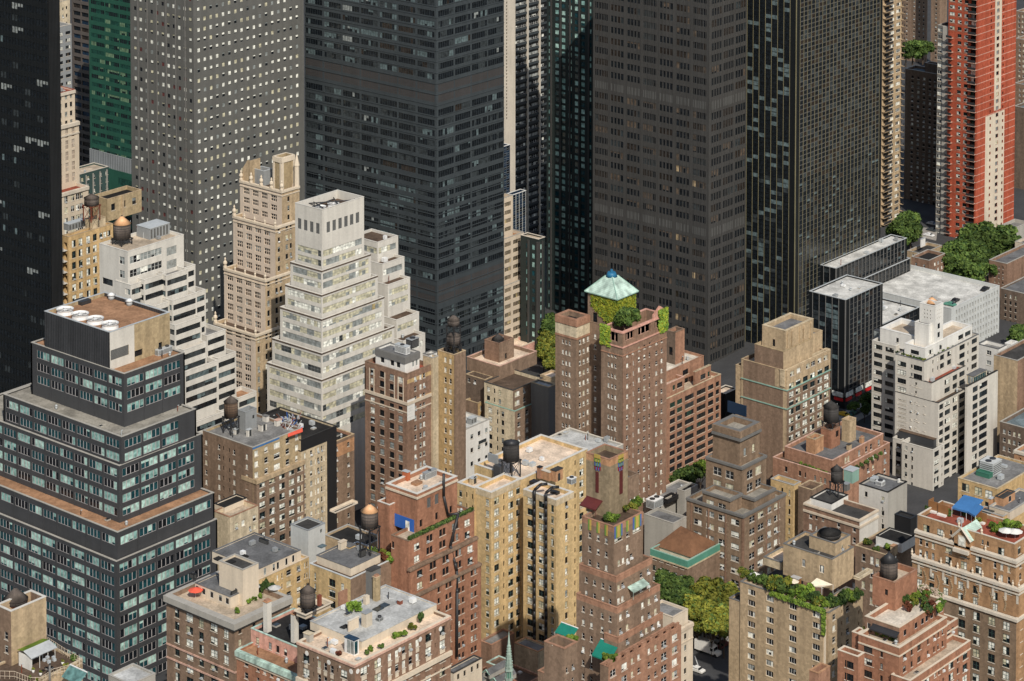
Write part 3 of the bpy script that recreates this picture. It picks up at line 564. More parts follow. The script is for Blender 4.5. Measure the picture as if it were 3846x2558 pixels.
# ================================================================== the middle row
b = Bld('apartment_building', 'tan brick building with a flat-roofed penthouse and a red-framed water tank', 'apartment building')
t = b.tier('c1', (162, 828), ('d', 858), l=98, r=640, m='ochre', roof='roof_tan', cop='tan', Rr=[FC('dh2_dark', 'c1', [220, 292, 374, 445], 42, 119.5, 76, 52), FC('dh2_dark', 'c1', [510, 553, 596], 34, 119.5, 62, 60)], L=[FC('balcony', 'c1', [128], 38, 119.5, 76, 70)])
M1a = t
t = b.tier('c1', (578, 428), ('dy', 6), l=418, r=945, zb=t.zr, m='olive_tan', roof='roof_black', cop='tan', L=[FC('dh_dark', 'c1', [620], 1, 999, 2, 2)], Rr=[FC('dh_dark', 'c1', [641, 753, 866], 42, 150, 72, 62)], fins=[('R', [6.6], .7, .5, 'tan', 0, 30)])
M1b = t
b.tier('c1', (420, 655), ('dy', 1.2), l=340, r=560, zb=M1a.zr, m='tan_pale', roof='roof_grey', cop='tan')
b = Bld('apartment_building', 'white painted building cascading down in stepped terraces, with an orange-capped water tank', 'office building')
t = b.tier('c1', (797, 988), ('d', 812), l=493, r=1398, m='white_wall', roof='roof_tan', cop='white_wall', L=[FC('rib_old', 'c1', [735], 55, 150, 82, 72, rows=2), FC('rib_dark', 'c1', [577, 715], 112, 150, 72, 375-15, wps=[112, 84])],
   Rr=[FC('rib_old', 'c1', [992], 346, 148, 80, 62, rows=2), FC('vent_pale', 'c1', [1267], 108, 148, 90, 50+40, rows=2)], ph=.9)
M2a = t
RW = lambda tp=46, fp=106, hp=56: [FM('rib_dark', 11, 10.6, 3.35, 1.75, 1.45, m0=.35, m1=.35), ]
def cascade(c, top, dy, r, roof='roof_grey', lm=7):
    tt = b.tier(c, top, ('dy', dy), r=r, lm=lm, m='white_wall', roof=roof, cop='white_wall')
    ln = tt.x1-tt.x0; tt.R = [FM('rib_dark', ln, ln-.8, 3.4, 1.75, 1.45, m0=.4, m1=.3)]; tt.L = [FM('rib_dark', 5, 2.2, 3.4, 1.75, 1.45, m0=.4, n=1, m1=.1)]
    return tt
cascade('c1', (830, 1345), -1.5, 975); cascade('c1', (975, 1290), -3, 1210); cascade('c1', (1210, 1248), -4.5, 1445); cascade('c1', (1400, 1165), -3.2, 1522)
cascade('c2', (-60, 860), -6, 105); cascade('c2', (135, 800), -7.5, 398); cascade('c2', (380, 715), -6, 492)
cascade('c2', (165, 1065), -10, 448); cascade('c2', (505, 1178), -10.5, 706, lm=9); cascade('c2', (255, 1330), -12.5, 502, roof='roof_tan')
cascade('c2', (620, 1418), -13, 818); cascade('c2', (270, 1565), -15, 622); cascade('d1', (45, 392), -18, 345); cascade('d1', (498, 132), -16, 695, roof='roof_orange')
b = Bld('office_tower', 'cream terracotta tower with gothic window bays, finials and a tall brick chimney tower', 'office tower')
TC = dict(m='terracotta', mr='tan', cop='cream_pale', roof='roof_brown')
BL = [(0, .7, .35, 'cream_pale'), (1.6, .3, .2, 'cream_pale')]
t = b.tier('c3', (737, 478), ('d', 888), l=288, r=925, L=[FC('gothic4', 'c3', [357, 453, 550, 650], 64, 100, 62, 72, bot=0)], Rr=[FC('dh_dark', 'c3', [808], 24, 100, 54, 80, bot=0)], belts=BL, **TC)
M3a = t
t = b.tier('c3', (667, 865), ('dy', -.8), l=215, r=877, L=[FC('gothic4', 'c3', [285, 382, 479, 578], 64, 104, 68, 48, bot=0)], Rr=[FC('dh_dark', 'c3', [705, 790, 833], 26, 104, 56, 20, wps=[26, 28, 22])], belts=BL, **TC)
M3b = t
t = b.tier('c2', (1130, 575), ('dy', -1.6), l=688, r=1395, L=[FC('gothic4', 'c2', [752, 850, 947, 1045], 64, 108, 70, 50)], Rr=[FC('dh_dark', 'c2', [1165, 1252, 1297], 28, 108, 64, 20)], belts=BL, **TC)
M3c = t
t = b.tier('c2', (1027, 1165), ('dy', -2.4), l=583, r=1282, L=[FC('gothic4', 'c2', [650, 745, 842, 940], 64, 110, 72, 20)], Rr=[FC('dh_dark', 'c2', [1060, 1145, 1187, 1250], 26, 110, 64, 26)], belts=BL, **TC)
M3d = t
t = b.tier('c3', (735, 128), ('dy', 3), l=643, r=872, zb=M3a.zr, m='olive_tan', roof='roof_brown', cop='cream_pale', ph=1.6, fins=[('L', [.4, 4.6], .8, .2, 'cream_pale', 0, 40), ('R', [.4, 6.0], .8, .2, 'cream_pale', 0, 40)], belts=[(0, 1.6, .3, 'cream_pale')])
M3t = t
t = b.tier('c3', (545, 268), ('dx', 3), l=428, r=636, zb=M3a.zr, m='grey_metal', mr='grey_metal', roof='roof_dark', cop='galv', L=[FC('slit', 'c3', [480], 44, 200, 90, 70)])
b = Bld('office_building', 'white stepped office building of ribbon windows with two fans in its roof well', 'office building')
LV = [FC('vent', 'c3', [925, 990, 1055, 1120], 38, 900, 116, 155, rows=1)]; RV = [FC('vent', 'c3', [1235, 1298, 1361, 1424, 1485, 1547], 38, 900, 116, 150, rows=1)]
def rib2(t, tops, fh=None):
    for side in 'LR':
        ln = (t.y1-t.y0) if side == 'L' else (t.x1-t.x0); mp = t.d/F
        fs = [FM('rib_white', 99, ln-1.5, 99, 1.95, a*mp, m0=.45, m1=.2, rows=1, bot=0) for a in tops]
        if side == 'L': t.L = list(t.L)+fs
        else: t.R = list(t.R)+fs
WB = [(0, .35, .18, 'roof_brown')]
t = b.tier('c3', (1166, 682), ('d', 822), l=879, r=1617, L=LV, Rr=RV, m='white_wall', roof='roof_brown', cop='white_wall', ph=2.6); rib2(t, (157, 194)); M4a = t
for (c, tp, off, l, r, tops) in (('c3', (1166, 1332), -1.3, 829, 1690, (13, 47)), ('c2', (1735, 738), -2.7, 1343, 2333, (12, 50)), ('c2', (1735, 997), -4.1, 1288, 2403, (12, 51, 88)), ('c2', (1735, 1362), -5.6, 1204, 2512, (14, 56)), ('A22', (453, 1052), -7.2, 78, 1040, (14, 57, 100, 143, 186))):
    t = b.tier(c, tp, ('dx', off), l=l, r=r, m='white_wall', roof='roof_brown', cop='white_wall', ph=.7, belts=WB); rib2(t, tops)
for (tp, dd, r, tops) in (((836, 113), 862, 976, (22, 60)), ((868, 262), 858, 1019, (22, 62)), ((905, 405), 854, 1058, (20, 62)), ((965, 645), 850, 1119, (22, 66)), ((1010, 790), 846, 1161, (22, 66))):
    t = b.tier('A22', tp, ('d', dd), lm=12, r=r, m='white_wall', roof='roof_brown', cop='white_wall', ph=.7); rib2(t, tops)
b = Bld('apartment_building', 'brown brick building with arched cream trim, a white penthouse and a hanging white banner', 'apartment building')
t = b.tier('c4', (512, 872), ('d', 790), l=58, r=783, m='brown_red', roof='roof_red', cop='brown', L=[FC('dh_dark', 'c4', [138, 240, 345, 437], 48, 107, 68, 52)], Rr=[FC('dh', 'c4', [600, 656, 693], 24, 107, 54, 60)],
   zones=[('R', 0, 40, 1.8, 3.0, 'ochre'), ('R', 0, 40, 8.4, 9.8, 'ochre')], belts=[(8.6, .9, .3, 'cream'), (11.6, .35, .15, 'cream')], fins=[('L', s, .3, .14, 'cream', 1.6, 8.6) for s in ([1.6], [3.7], [5.2], [9.1], [13.6], [15.4], [18.5], [20])]); M5a = t
M5p = b.tier('c4', (487, 690), ('dx', 1.6), l=173, r=642, zb=t.zr, m='white_paint', roof='roof_slate', cop='concrete_dark', ph=.5, belts=[(0, 1.9, .35, 'concrete_dark')], L=[FC('slit', 'c4', [245, 350, 415], 42, 900, 60, 75)], Rr=[FC('door', 'c4', [575, 612], 20, 900, 80, 60)])
b.tier('c4', (745, 670), ('dy', 1.5), l=680, r=832, zb=t.zr, m='white_paint', roof='roof_slate', cop='concrete_dark', L=[FC('slit', 'c4', [690], 26, 900, 70, 40)])
b.tier('c4', (786, 700), ('dy', -.7), lm=4, r=846, m='tan_pale', roof='roof_tan', cop='concrete')
b = Bld('apartment_building', 'narrow ochre brick building with a blank brown side carrying a black-framed water tank', 'apartment building')
M5b = b.tier('c4', (1013, 668), ('d', 812), l=838, r=1139, m='ochre', mr='brown', roof='roof_dark', cop='tan', L=[FC('bright', 'c4', [920, 974], 26, 111, 58, 48)], ph=.9)
b = Bld('apartment_building', 'brown and beige terraced apartment house with a brick tank house, cluttered with antennas', 'apartment building')
t = b.tier('c4', (1645, 1048), ('d', 842), l=1337, r=1965, m='beige', mr='brown', roof='roof_brown', cop='roof_dark', L=[FC('dh_dark', 'c4', [1380, 1446, 1502], 28, 98, 52, 40, wps=[36, 16, 28])], Rr=[FC('dh2', 'c4', [1690, 1765, 1830, 1900], 50, 98, 54, 26, wps=[52, 24, 44, 40])]); M6a = t
b.tier('c4', (1664, 1272), ('dx', -.9), l=1345, r=2014, m='beige', mr='brown', roof='roof_brown', cop='copper', L=[FC('dh_dark', 'c4', [1400, 1478, 1535], 30, 98, 56, 40, wps=[44, 16, 30])], Rr=[FC('dh', 'c4', [1708, 1795, 1880, 1960], 30, 98, 52, 36)])
M6c = b.tier('c4', (1500, 790), ('dx', 7), l=1150, r=1900, m='brown', roof='roof_peach', cop='pinkish', zb=t.zr)
M6d = b.tier('c4', (1497, 548), ('dx', 12), l=1340, r=1655, zb=t.zr, m='brown_red', mr='brown', roof='roof_brown', cop='brown_red', Rr=[FC('slit', 'c4', [1570], 24, 300, 60, 130)])
b.tier('c4', (1345, 935), ('dx', 3.2), l=1138, rm=4, m='brown_dark', roof='roof_brown', cop='tan', L=[FC('dh', 'c4', [1172, 1236], 26, 240, 46, 30)])
b.tier('c4', (1268, 1185), ('dx', 1.2), l=1138, rm=7, m='brown', mr='ochre', roof='roof_brown', cop='tan', Rr=[FC('dh_dark', 'c4', [1308], 30, 92, 52, 40)])
b = Bld('apartment_building', 'small bright white building with a rooftop cooling unit', 'apartment building')
M7a = b.tier('c4', (1105, 1480), ('d', 826), r=1392, lm=14, m='white_paint', roof='roof_silver', cop='concrete', Rr=[FC('dh_dark', 'c4', [1205, 1283, 1360], 30, 150, 50, 80), FC('dh3_dark', 'c4', [1320], 90, 999, 40, 190)])
b = Bld('apartment_tower', 'twin-winged brown brick apartment tower with a copper pyramid roof and ivy', 'apartment tower')
t = b.tier('c6', (822, 712), ('d', 788), l=594, r=1296, m='brown', mr='brown_red', roof='roof_tan', cop='pink', ph=5.5, ptk=.7, L=[FC('arcade', 'c6', [705], 130, 999, 108, 18, rows=1), FC('bright', 'c6', [672, 708, 744], 20, 115, 46, 250)],
   Rr=[FC('arcade', 'c6', [903, 1058, 1213], 96, 999, 100, 14, rows=1, wps=[96, 136, 92]), FC('bright', 'c6', [875, 934, 1187, 1243], 22, 113, 46, 245), FC('bright', 'c6', [1000, 1058, 1116], 22, 113, 50, 232), FC('slit', 'c6', [905], 11, 113, 30, 258)],
   belts=[(4.4, .35, .3, 'pink'), (7.0, .3, .2, 'rose_brick'), (0, .4, .2, 'pink')], fins=[('R', 4.6, .7, .14, 'brown_red', 8, 130)]); M8a = t
t = b.tier('c6', (330, 582), ('dx', .0), l=103, r=470, m='brown', mr='brown', roof='roof_black', cop='rose_brick', ph=1.4, ptk=.9, L=[FC('bright', 'c6', [182, 218, 254], 20, 115, 46, 245-0), FC('door', 'c6', [172, 222, 272], 34, 999, 78, 18, rows=1)], Rr=[FC('bright', 'c6', [368, 408, 452], 22, 115, 52, 225), FC('door', 'c6', [366, 410, 452], 22, 999, 60, 12, rows=1)],
   belts=[(0, 2.0, .25, 'rose_brick'), (5.5, .5, .2, 'rose_brick'), (2.2, 3.2, .04, 'beige')]); M8b = t
t = b.tier('c6', (640, 640), ('dx', 6.5), l=330, rm=12, m='brown', roof='roof_tan', cop='brown', L=[FC('bright', 'c6', [528], 26, 115, 52, 120)]); M8c = t
t = b.tier('c6', (762, 352), ('dx', 7.5), l=450, r=958, zb=M8c.zr-6, m='brown', mr='brown', roof='roof_brown', cop='brown', L=[FC('slit', 'c6', [528, 598, 664], 24, 999, 78, 45, rows=1), FC('slit', 'c6', [527, 660], 50, 999, 130, 215, rows=1)], Rr=[FC('slit', 'c6', [855], 24, 999, 72, 45, rows=1)]); M8t = t
b = Bld('apartment_building', 'red-orange brick building with wide dark loft windows stepping down beside the copper-roofed tower', 'apartment building')
LW = [1330, 1357, 1400, 1435]
t = b.tier('A23', (1045, 1192), ('d', 842), r=1436, lm=16, m='rose_brick', roof='roof_tan', cop='tan_pale', Rr=[FC('loft', 'A23', [1105, 1154, 1221, 1301, 1367, 1413], 36, 56.6, 34, 42, wps=[36, 36, 62, 62, 38, 24])]); M9a = t
b.tier('c6', (1270, 1280), ('dy', 2), r=1482, lm=10, m='rose_brick', roof='roof_tan', cop='pinkish', Rr=[FC('loft', 'c6', [1372, 1435], 30, 92, 54, 40, wps=[26, 58])])
M9u = b.tier('c6', (1262, 1150), ('dy', 5), r=1692, lm=10, m='rose_brick', roof='roof_pale', cop='rose_brick', ph=.6, Rr=[FC('loft', 'c6', [1390, 1498], 62, 92, 58, 62), FC('loft', 'c6', [1518], 60, 92, 60, 160, rows=2)])
b.tier('c6', (1600, 1135), ('dy', 1.5), l=1580, r=1768, m='rose_brick', roof='roof_tan', cop='tan_pale', ph=1.6, Rr=[FC('loft', 'c6', [1685, 1746], 54, 92, 54, 60, wps=[56, 22])])
M9t = b.tier('c6', (1388, 712), ('dy', 8), l=1294, r=1486, m='brown_dark', mr='rose_brick', roof='roof_brown', cop='brown', zb=M9u.zr, L=[FC('slit', 'c6', [1338], 40, 999, 90, 170, rows=1)])
b = Bld('office_building', 'tan stepped brick building with a blank side wall and paired white windows', 'office building')
t = b.tier('c7', (730, 842), ('d', 848), l=240, r=1196, m='brown', mr='brown', roof='roof_tan', cop='tan', zones=[('L', 'c7', 690, 730, 400, 1900, 'tan'), ('L', 'c7', 600, 690, 400, 1020, 'tan'), ('L', 'c7', 240, 262, 600, 1900, 'tan'), ('R', 0, 60, 0, 6.2, 'tan')], Rr=[FC('bright2', 'c7', [780, 852, 928, 1006, 1085, 1157], 52, 95.5, 60, 148), FC('dh2', 'c7', [785, 856, 955, 1010, 1080, 1145], 42, 999, 52, 22, rows=1)],
   belts=[(6.1, .3, .25, 'copper'), (12.2, .3, .25, 'copper')]); M10a = t
b.tier('c7', (705, 836), ('dx', -.3), l=655, r=1196, zb=t.zt-5.2, m='tan_pale', roof='roof_grey', cop='tan_pale', Rr=[FC('dh2', 'c7', [785, 856, 955, 1010, 1080, 1145], 42, 999, 50, 20, rows=1, bot=0)])
b.tier('c7', (262, 795), ('dx', .3), l=180, rm=5, m='tan', roof='roof_grey', cop='tan')
M10s = b.tier('c7', (690, 632), ('dx', .2), l=383, r=1000, m='brown', mr='tan', roof='roof_grey', cop='olive_tan')
M10c = b.tier('c7', (716, 412), ('dx', 3), l=464, r=1012, zb=t.zr, m='tan', mr='tan', roof='roof_slate', cop='tan_pale', ph=1.4, ptk=.9, Rr=[FC('slit', 'c7', [742, 905], 11, 120, 110, 60, rows=2), FC('slit', 'c7', [826], 9, 120, 130, 150, rows=1)], L=[FC('slit', 'c7', [588], 30, 999, 80, 120, rows=1)], fins=[('R', [1.2, 3.6, 8.2, 10.5, 14.5], .9, .35, 'tan', .8, 60)])
b.tier('c7', (1000, 455), ('dy', 1.2+M10c.y0-M10a.y0), lm=8, r=1110, zb=t.zr, m='tan', roof='roof_grey', cop='tan')
b = Bld('apartment_building', 'white brick apartment block with terraces, red-tiled roof deck and a square tank tower', 'apartment building')
W3 = 'dh3_dark'
t = b.tier('c8', (757, 880), ('d', 852), l=448, r=1342, m='white_apt', roof='roof_dark', cop='roof_slate', ph=1.2,
   L=[FC(W3, 'c8', [517, 688], 96, 93.5, 56, 62, wps=[94, 94], rows=3), FC(W3, 'c8', [519], 92, 93.5, 54, 62+93.5*3), FC('dh_dark', 'c8', [622], 20, 93.5, 40, 66), FC('dh_dark', 'c8', [668], 22, 93.5, 52, 62+93.5*2)],
   Rr=[FC('dh_dark', 'c8', [852, 904], 14, 93.5, 46, 28), FC('dh3_dark', 'c8', [950, 1026, 1165, 1296], 52, 93.5, 58, 22, wps=[46, 44, 62, 62]), FC('dh_dark', 'c8', [1228], 14, 93.5, 40, 30)]); M11a = t
t = b.tier('c8', (837, 1112), ('dx', -.02), l=600, r=1198, m='white_apt', roof='roof_red', cop='roof_dark', ph=.8, Rr=[FC(W3, 'c8', [865, 1005, 1088, 1163], 60, 93.5, 58, 40, wps=[52, 60, 52, 60])], L=[FC('dh_dark', 'c8', [670], 22, 93.5, 52, 14)]); M11b = t
t = b.tier('c8', (908, 1325), ('dx', -.04), l=449, r=1198, m='white_apt', roof='roof_brown', cop='roof_dark', ph=.8, Rr=[FC(W3, 'c8', [942, 1008, 1088, 1165], 60, 93.5, 58, 28, wps=[46, 60, 50, 60])], L=[FC(W3, 'c8', [519], 92, 93.5, 54, 24+46), FC('dh_dark', 'c8', [620, 692], 22, 93.5, 40, 44), FC('dh_dark', 'c8', [760], 24, 93.5, 56, 16)])
t = b.tier('c8', (1215, 1150), ('dy', t.y0-M11a.y0-5), l=1196, r=1546, m='white_apt', roof='roof_dark', cop='roof_dark', ph=1.0, Rr=[FC(W3, 'c8', [1305, 1393], 64, 93.5, 64, 42, wps=[56, 88])]); M11c = t
t = b.tier('c8', (452, 718), ('dx', 7), l=198, rm=10, m='white_apt', roof='roof_dark', cop='white_wall', L=[FC('dh4_dark', 'c8', [262, 385], 92, 93.5, 52, 30)]); M11w = t
t = b.tier('c8', (766, 742), ('dx', 3.0), l=545, r=1270, zb=M11a.zr, m='white_paint', roof='roof_tan', cop='white_paint', ph=1.3, ptk=.7, L=[FC('dh3_dark', 'c8', [655], 90, 999, 46, 45, rows=1)], Rr=[FC('dh3_dark', 'c8', [828, 935, 1150, 1225], 54, 999, 52, 40, rows=1, wps=[52, 30, 56, 64])]); M11p = t
t = b.tier('c8', (700, 625), ('dx', 9), l=284, rm=13, zb=M11w.zr, m='white_paint', roof='roof_tan', cop='white_paint', ph=1.4, ptk=1.0, L=[FC('dh_dark', 'c8', [470, 585], 28, 999, 50, 60, rows=1)]); M11q = t
t = b.tier('c8', (876, 292), ('dx', 9.5), l=709, r=962, zb=M11p.zr, m='white_paint', roof='roof_brown', cop='white_paint', ph=1.6, L=[FC('slit', 'c8', [760, 790, 822], 10, 41, 16, 52, rows=3)], Rr=[FC('slit', 'c8', [898, 917, 936], 8, 41, 16, 48, rows=3), FC('door', 'c8', [880, 915], 26, 95, 60, 200, rows=2)]); M11t = t
t = b.tier('c8', (806, 492), ('dx', 7.5), l=655, r=868, zb=M11p.zr, m='white_paint', roof='roof_black', cop='white_paint', ph=.3)
t = b.tier('e3', (578, 700), ('dx', -6), l=150, r=728, m='white_apt', roof='roof_dark', cop='white_apt', L=[FC('dh_dark', 'e3', [208, 292], 36, 122, 64, 45, wps=[36, 26])], Rr=[FC('dh3_dark', 'e3', [630], 66, 122, 76, 36), FC('slit', 'e3', [705], 16, 122, 40, 30)]); M11e = t
t = b.tier('e3', (146, 560), ('dx', -3), l=26, rm=6, m='white_apt', roof='roof_dark', cop='white_apt', L=[FC('dh_dark', 'e3', [104], 66, 122, 68, 56)])
b = Bld('apartment_building', 'rose brick apartment house with a broad grey roof, tank house and terrace plants', 'apartment building')
t = b.tier('d8', (1195, 520), ('d', 812), l=578, r=1830, m='rose_brick', roof='roof_brown', cop='pinkish', L=[FC('dh_dark', 'd8', [720, 868, 926, 1030, 1092, 1138], 26, 104, 56, 60, wps=[28, 26, 14, 22, 18, 26])], Rr=[FC('dh', 'd8', [1600, 1655, 1780], 24, 110, 56, 40)]); M12a = t
t = b.tier('d8', (1216, 372), ('dx', 4), l=704, r=1762, zb=t.zr, m='rose_brick', roof='roof_slate', cop='pinkish', L=[FC('dh', 'd8', [740, 862, 937, 1032, 1083], 28, 999, 72, 66, rows=1)], Rr=[FC('dh', 'd8', [1360, 1390, 1505, 1580, 1632, 1715], 24, 999, 66, 40, rows=1)]); M12b = t
M12h = b.tier('c7', (1205, 1478), ('dx', 14), l=1092, r=1300, zb=t.zr, m='red_brick', roof='roof_grey', cop='brown_red', Rr=[FC('slit', 'c7', [1270], 36, 999, 70, 30, rows=1)])
b.tier('c7', (1400, 1378), ('dx', 22), l=1316, r=1470, zb=t.zr, m='tan', roof='roof_slate', cop='tan')
b.tier('d8', (1030, 150), ('dx', 7), l=935, r=1122, zb=t.zr, m='orange_brick', roof='roof_slate', cop='tan')
# ================================================================== brown stepped tower and its neighbours
b = Bld('office_tower', 'brown stepped art deco tower with dark ledges and an open square cap', 'office tower')
SB = dict(m='stepbrown', mr='stepbrown', cop='concrete_dark', roof='gravel')
LB = [(-.1, .7, .35, 'concrete_dark')]
PW = lambda c, cols, fp, hp, tp, w=58, **k: FC('dh2', c, cols, w, fp, hp, tp, **k)
t = b.tier('Z7', (1492, 1330), ('d', 772), l=846, r=1978, L=[PW('Z7', [975, 1115, 1255, 1400], 143, 66, 70, 92)], Rr=[PW('Z7', [1598, 1695, 1785, 1880], 143, 70, 60, 66)], belts=LB, fins=[('L', 6.2, .5, .15, 'brown_red', 1, 90), ('R', 6.0, .5, .15, 'brown_red', 1, 90)], **SB); M13a = t
t = b.tier('Z7', (1345, 1142), ('dx', .8), l=1030, rm=6, zb=t.zr, L=[PW('Z7', [1115, 1250], 143, 66, 82, 84)], belts=LB, **SB); M13l = t
t = b.tier('Z7', (1622, 1138), ('dy', .8), lm=6, r=1860, zb=M13a.zr, Rr=[PW('Z7', [1695, 1790], 143, 70, 70, 66)], belts=LB, **SB); M13r = t
t = b.tier('Z7', (1478, 780), ('d', 781), l=1068, r=1757, zb=M13a.zr, L=[PW('Z7', [1198, 1338], 150, 92, 84, 92)], Rr=[PW('Z7', [1570, 1668], 150, 92, 80, 66)], belts=LB, **SB); M13b = t
t = b.tier('Z7', (1456, 372), ('d', 784), l=1147, r=1682, zb=M13b.zr, L=[FC('dh', 'Z7', [1368], 60, 999, 120, 275, rows=1)], Rr=[FC('dh_dark', 'Z7', [1515, 1612], 30, 999, 90, 220, rows=1)], belts=[(-.1, 1.9, .5, 'stepbrown'), (1.9, .8, .7, 'concrete_dark')], ph=1.6, ptk=1.3, **SB)
M13c = t
b = Bld('apartment_building', 'mustard yellow painted party wall of a narrow building behind the brown stepped tower', 'apartment building')
t = b.tier('d8', (800, 640), ('d', 797), l=556, rm=4, m='yellow_brick', roof='roof_grey', cop='concrete', L=[FC('dh_dark', 'd8', [678, 756], 22, 104, 62, 60)])
b.tier('d8', (1000, 690), ('dx', -1), l=850, r=1120, m='brown', roof='roof_brown', cop='tan')
b = Bld('office_building', 'low brick building with copper green parapets and a brown hip roof beside the stepped tower', 'office building')
t = b.tier('d6', (1262, 1308), ('d', 766), l=864, rm=24, m='brown', roof='copper_dark', cop='copper', ph=1.8, L=[FC('bright2', 'd6', [908, 982, 1055, 1130, 1203], 40, 122, 60, 45)], belts=[(-.05, 1.9, .12, 'copper_dark'), (1.85, .4, .25, 'tan_pale')]); M25a = t
b = Bld('low_building', 'low building with flat grey and black roofs behind the rainbow-tiled tower', 'apartment building')
t = b.tier('d6', (1110, 905), ('d', 780), l=800, r=1250, m='concrete', roof='roof_slate', cop='concrete', ph=.6); LOWA = t
t = b.tier('d6', (1050, 1010), ('dx', 5), l=845, r=1165, m='pinkish', roof='roof_black', cop='rose_brick', ph=.5)
t = b.tier('d6', (900, 700), ('dx', 10), l=735, r=1330, m='concrete', roof='roof_grey', cop='limestone', ph=.5); LOWB = t
t = b.tier('d6', (1050, 655), ('dx', 14), l=972, r=1165, zb=t.zr, m='black_paint', roof='roof_dark', cop='black_paint')
t = b.tier('d6', (1230, 560), ('dx', 20), l=1150, r=1370, m='concrete', roof='roof_black', cop='concrete', ph=.5)
# ================================================================== left foreground
b = Bld('office_building', 'dark panelled stepped office building with teal windows and four white fans on its penthouse', 'office building')
PD = dict(m='panel_dark', mr='panel_dark', roof='gravel', cop='concrete', ph=.35, ptk=.5)
def TG(rows=40, top=1.05, skip=()): return dict(L=[FM('teal_group', 6.05, 5.3, 3.62, 2.3, top, m0=1.0, m1=.2, rows=rows)], Rr=[FM('teal_group', 6.75, 6.0, 3.62, 2.3, top, m0=1.1, m1=.2, rows=rows)], fins=[('L', [.5+6.05*i for i in range(1, 16)], .4, .12, 'panel_dark', .2, 60), ('R', [.55+6.75*i for i in range(1, 9)], .4, .12, 'panel_dark', .2, 60)])
g5 = b.tier('A31', (797, 752), ('d', 706), l=-420, r=1486, **TG(), **PD)
PO = dict(PD, roof='roof_orange')
g4 = b.tier('A31', (804, 552), ('dx', 1.3), l=-420, r=1466, over=g5, **TG(rows=2, top=1.5), **PO)
g3 = b.tier('A31', (826, 96), None, l=-260, r=1386, over=g4, on=(g4, 820, 486), **TG(rows=4), **PD)
g2 = b.tier('A21', (832, 1444), ('dx', g3.x0-g5.x0+1.0), l=24, r=1341, over=g3, **TG(rows=2, top=1.2), **PD)
g1 = b.tier('A21', (857, 1012), None, l=213, r=1263, over=g2, on=(g2, 852, 1376), **TG(rows=4, top=1.5), **PO)
g0 = b.tier('A21', (751, 728), ('dx', g1.x0-g5.x0+.15), l=304, r=1162, over=g1, m='rib_dark', mr='olive_tan', roof='roof_orange', cop='galv', ph=1.0, ptk=.5, zones=[('R', 'A21', 751, 919, 0, 3000, 'white_wall')], Rr=[FC('vent', 'A21', [818], 124, 999, 70, 128, rows=1), FC('slit', 'A21', [948, 1097], 54, 999, 44, 190, rows=1, wps=[56, 26])])
G0, G1, G2, G4, GB = g0, g1, g2, g4, b
b = Bld('apartment_building', 'brown brick apartment block with a cluttered roof, water tank and red sun shade', 'apartment building')
t = b.tier('d1', (652, 662), ('d', 768), l=118, r=1171, m='brown', mr='olive_tan', roof='roof_grey', cop='concrete', ph=.7, L=[FC('bright', 'd1', [153, 291, 452, 588], 24, 111, 56, 92), FC('slit', 'd1', [337, 400], 16, 111, 46, 96)], Rr=[FC('bright', 'd1', [692, 797, 912, 1025, 1125], 40, 118, 64, 46, wps=[40, 38, 66, 40, 36])]); M14a = t
b.tier('d1', (694, 1008), ('dy', -1.4), lm=6, r=1207, m='brown', mr='brown', roof='roof_red', cop='tan', ph=.6, Rr=[FC('dh2_dark', 'd1', [755, 860, 968, 1070, 1160], 60, 114, 68, 34)], belts=[(.0, 1.2, .3, 'tan')])
b.tier('d1', (575, 285), ('dx', 9), l=495, r=695, zb=t.zr, m='grey_metal', roof='roof_grey', cop='grey_metal', Rr=[FC('slit', 'd1', [588, 662], 22, 999, 40, 60, rows=1)])
b = Bld('apartment_building', 'beige brick building with a black tarred roof top beside the brown apartment block', 'apartment building')
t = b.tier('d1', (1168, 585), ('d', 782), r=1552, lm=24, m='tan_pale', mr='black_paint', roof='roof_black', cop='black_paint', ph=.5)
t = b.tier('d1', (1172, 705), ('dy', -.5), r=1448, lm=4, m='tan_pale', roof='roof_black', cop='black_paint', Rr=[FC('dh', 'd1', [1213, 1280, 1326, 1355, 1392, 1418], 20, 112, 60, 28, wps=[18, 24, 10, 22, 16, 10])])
b = Bld('apartment_building', 'rose brown brick building with a rusty flue pipe at its corner', 'apartment building')
t = b.tier('d1', (1482, 622), ('d', 808), r=1742, lm=20, m='rose_brick', mr='brown', roof='roof_black', cop='tan', ph=.8, zones=[('R', 0, 40, .9, 5, 'orange_brick')], Rr=[FC('dh', 'd1', [1552, 1678], 24, 112, 48, 60)], belts=[])
M14c = t
b = Bld('apartment_building', 'small beige house with a black roof between the dark stepped office and brown block', 'apartment building')
t = b.tier('d1', (412, 1408), ('d', 742), l=235, r=712, m='beige', roof='roof_tan', cop='rose_brick', Rr=[FC('dh', 'd1', [478, 552, 672], 36, 190, 66, 90), FC('dh', 'd1', [625, 672], 26, 110, 54, 190)]); M15a = t
b.tier('d1', (352, 1300), ('dx', 3), l=240, r=592, zb=t.zr, m='cream_pale', roof='roof_black', cop='black_paint', ph=.3, Rr=[FC('door', 'd1', [408, 540], 30, 999, 60, 20, rows=1)])
b = Bld('apartment_building', 'red brick apartment block with planted terraces and a long dark flue running down its face', 'apartment building')
CO = dict(m='red_brick', mr='red_brick', cop='brown', roof='roof_tan')
K2 = lambda cols, tp, **k: FC('dh_dark', 'A32', cols, 20, 85, 50, tp, **k)
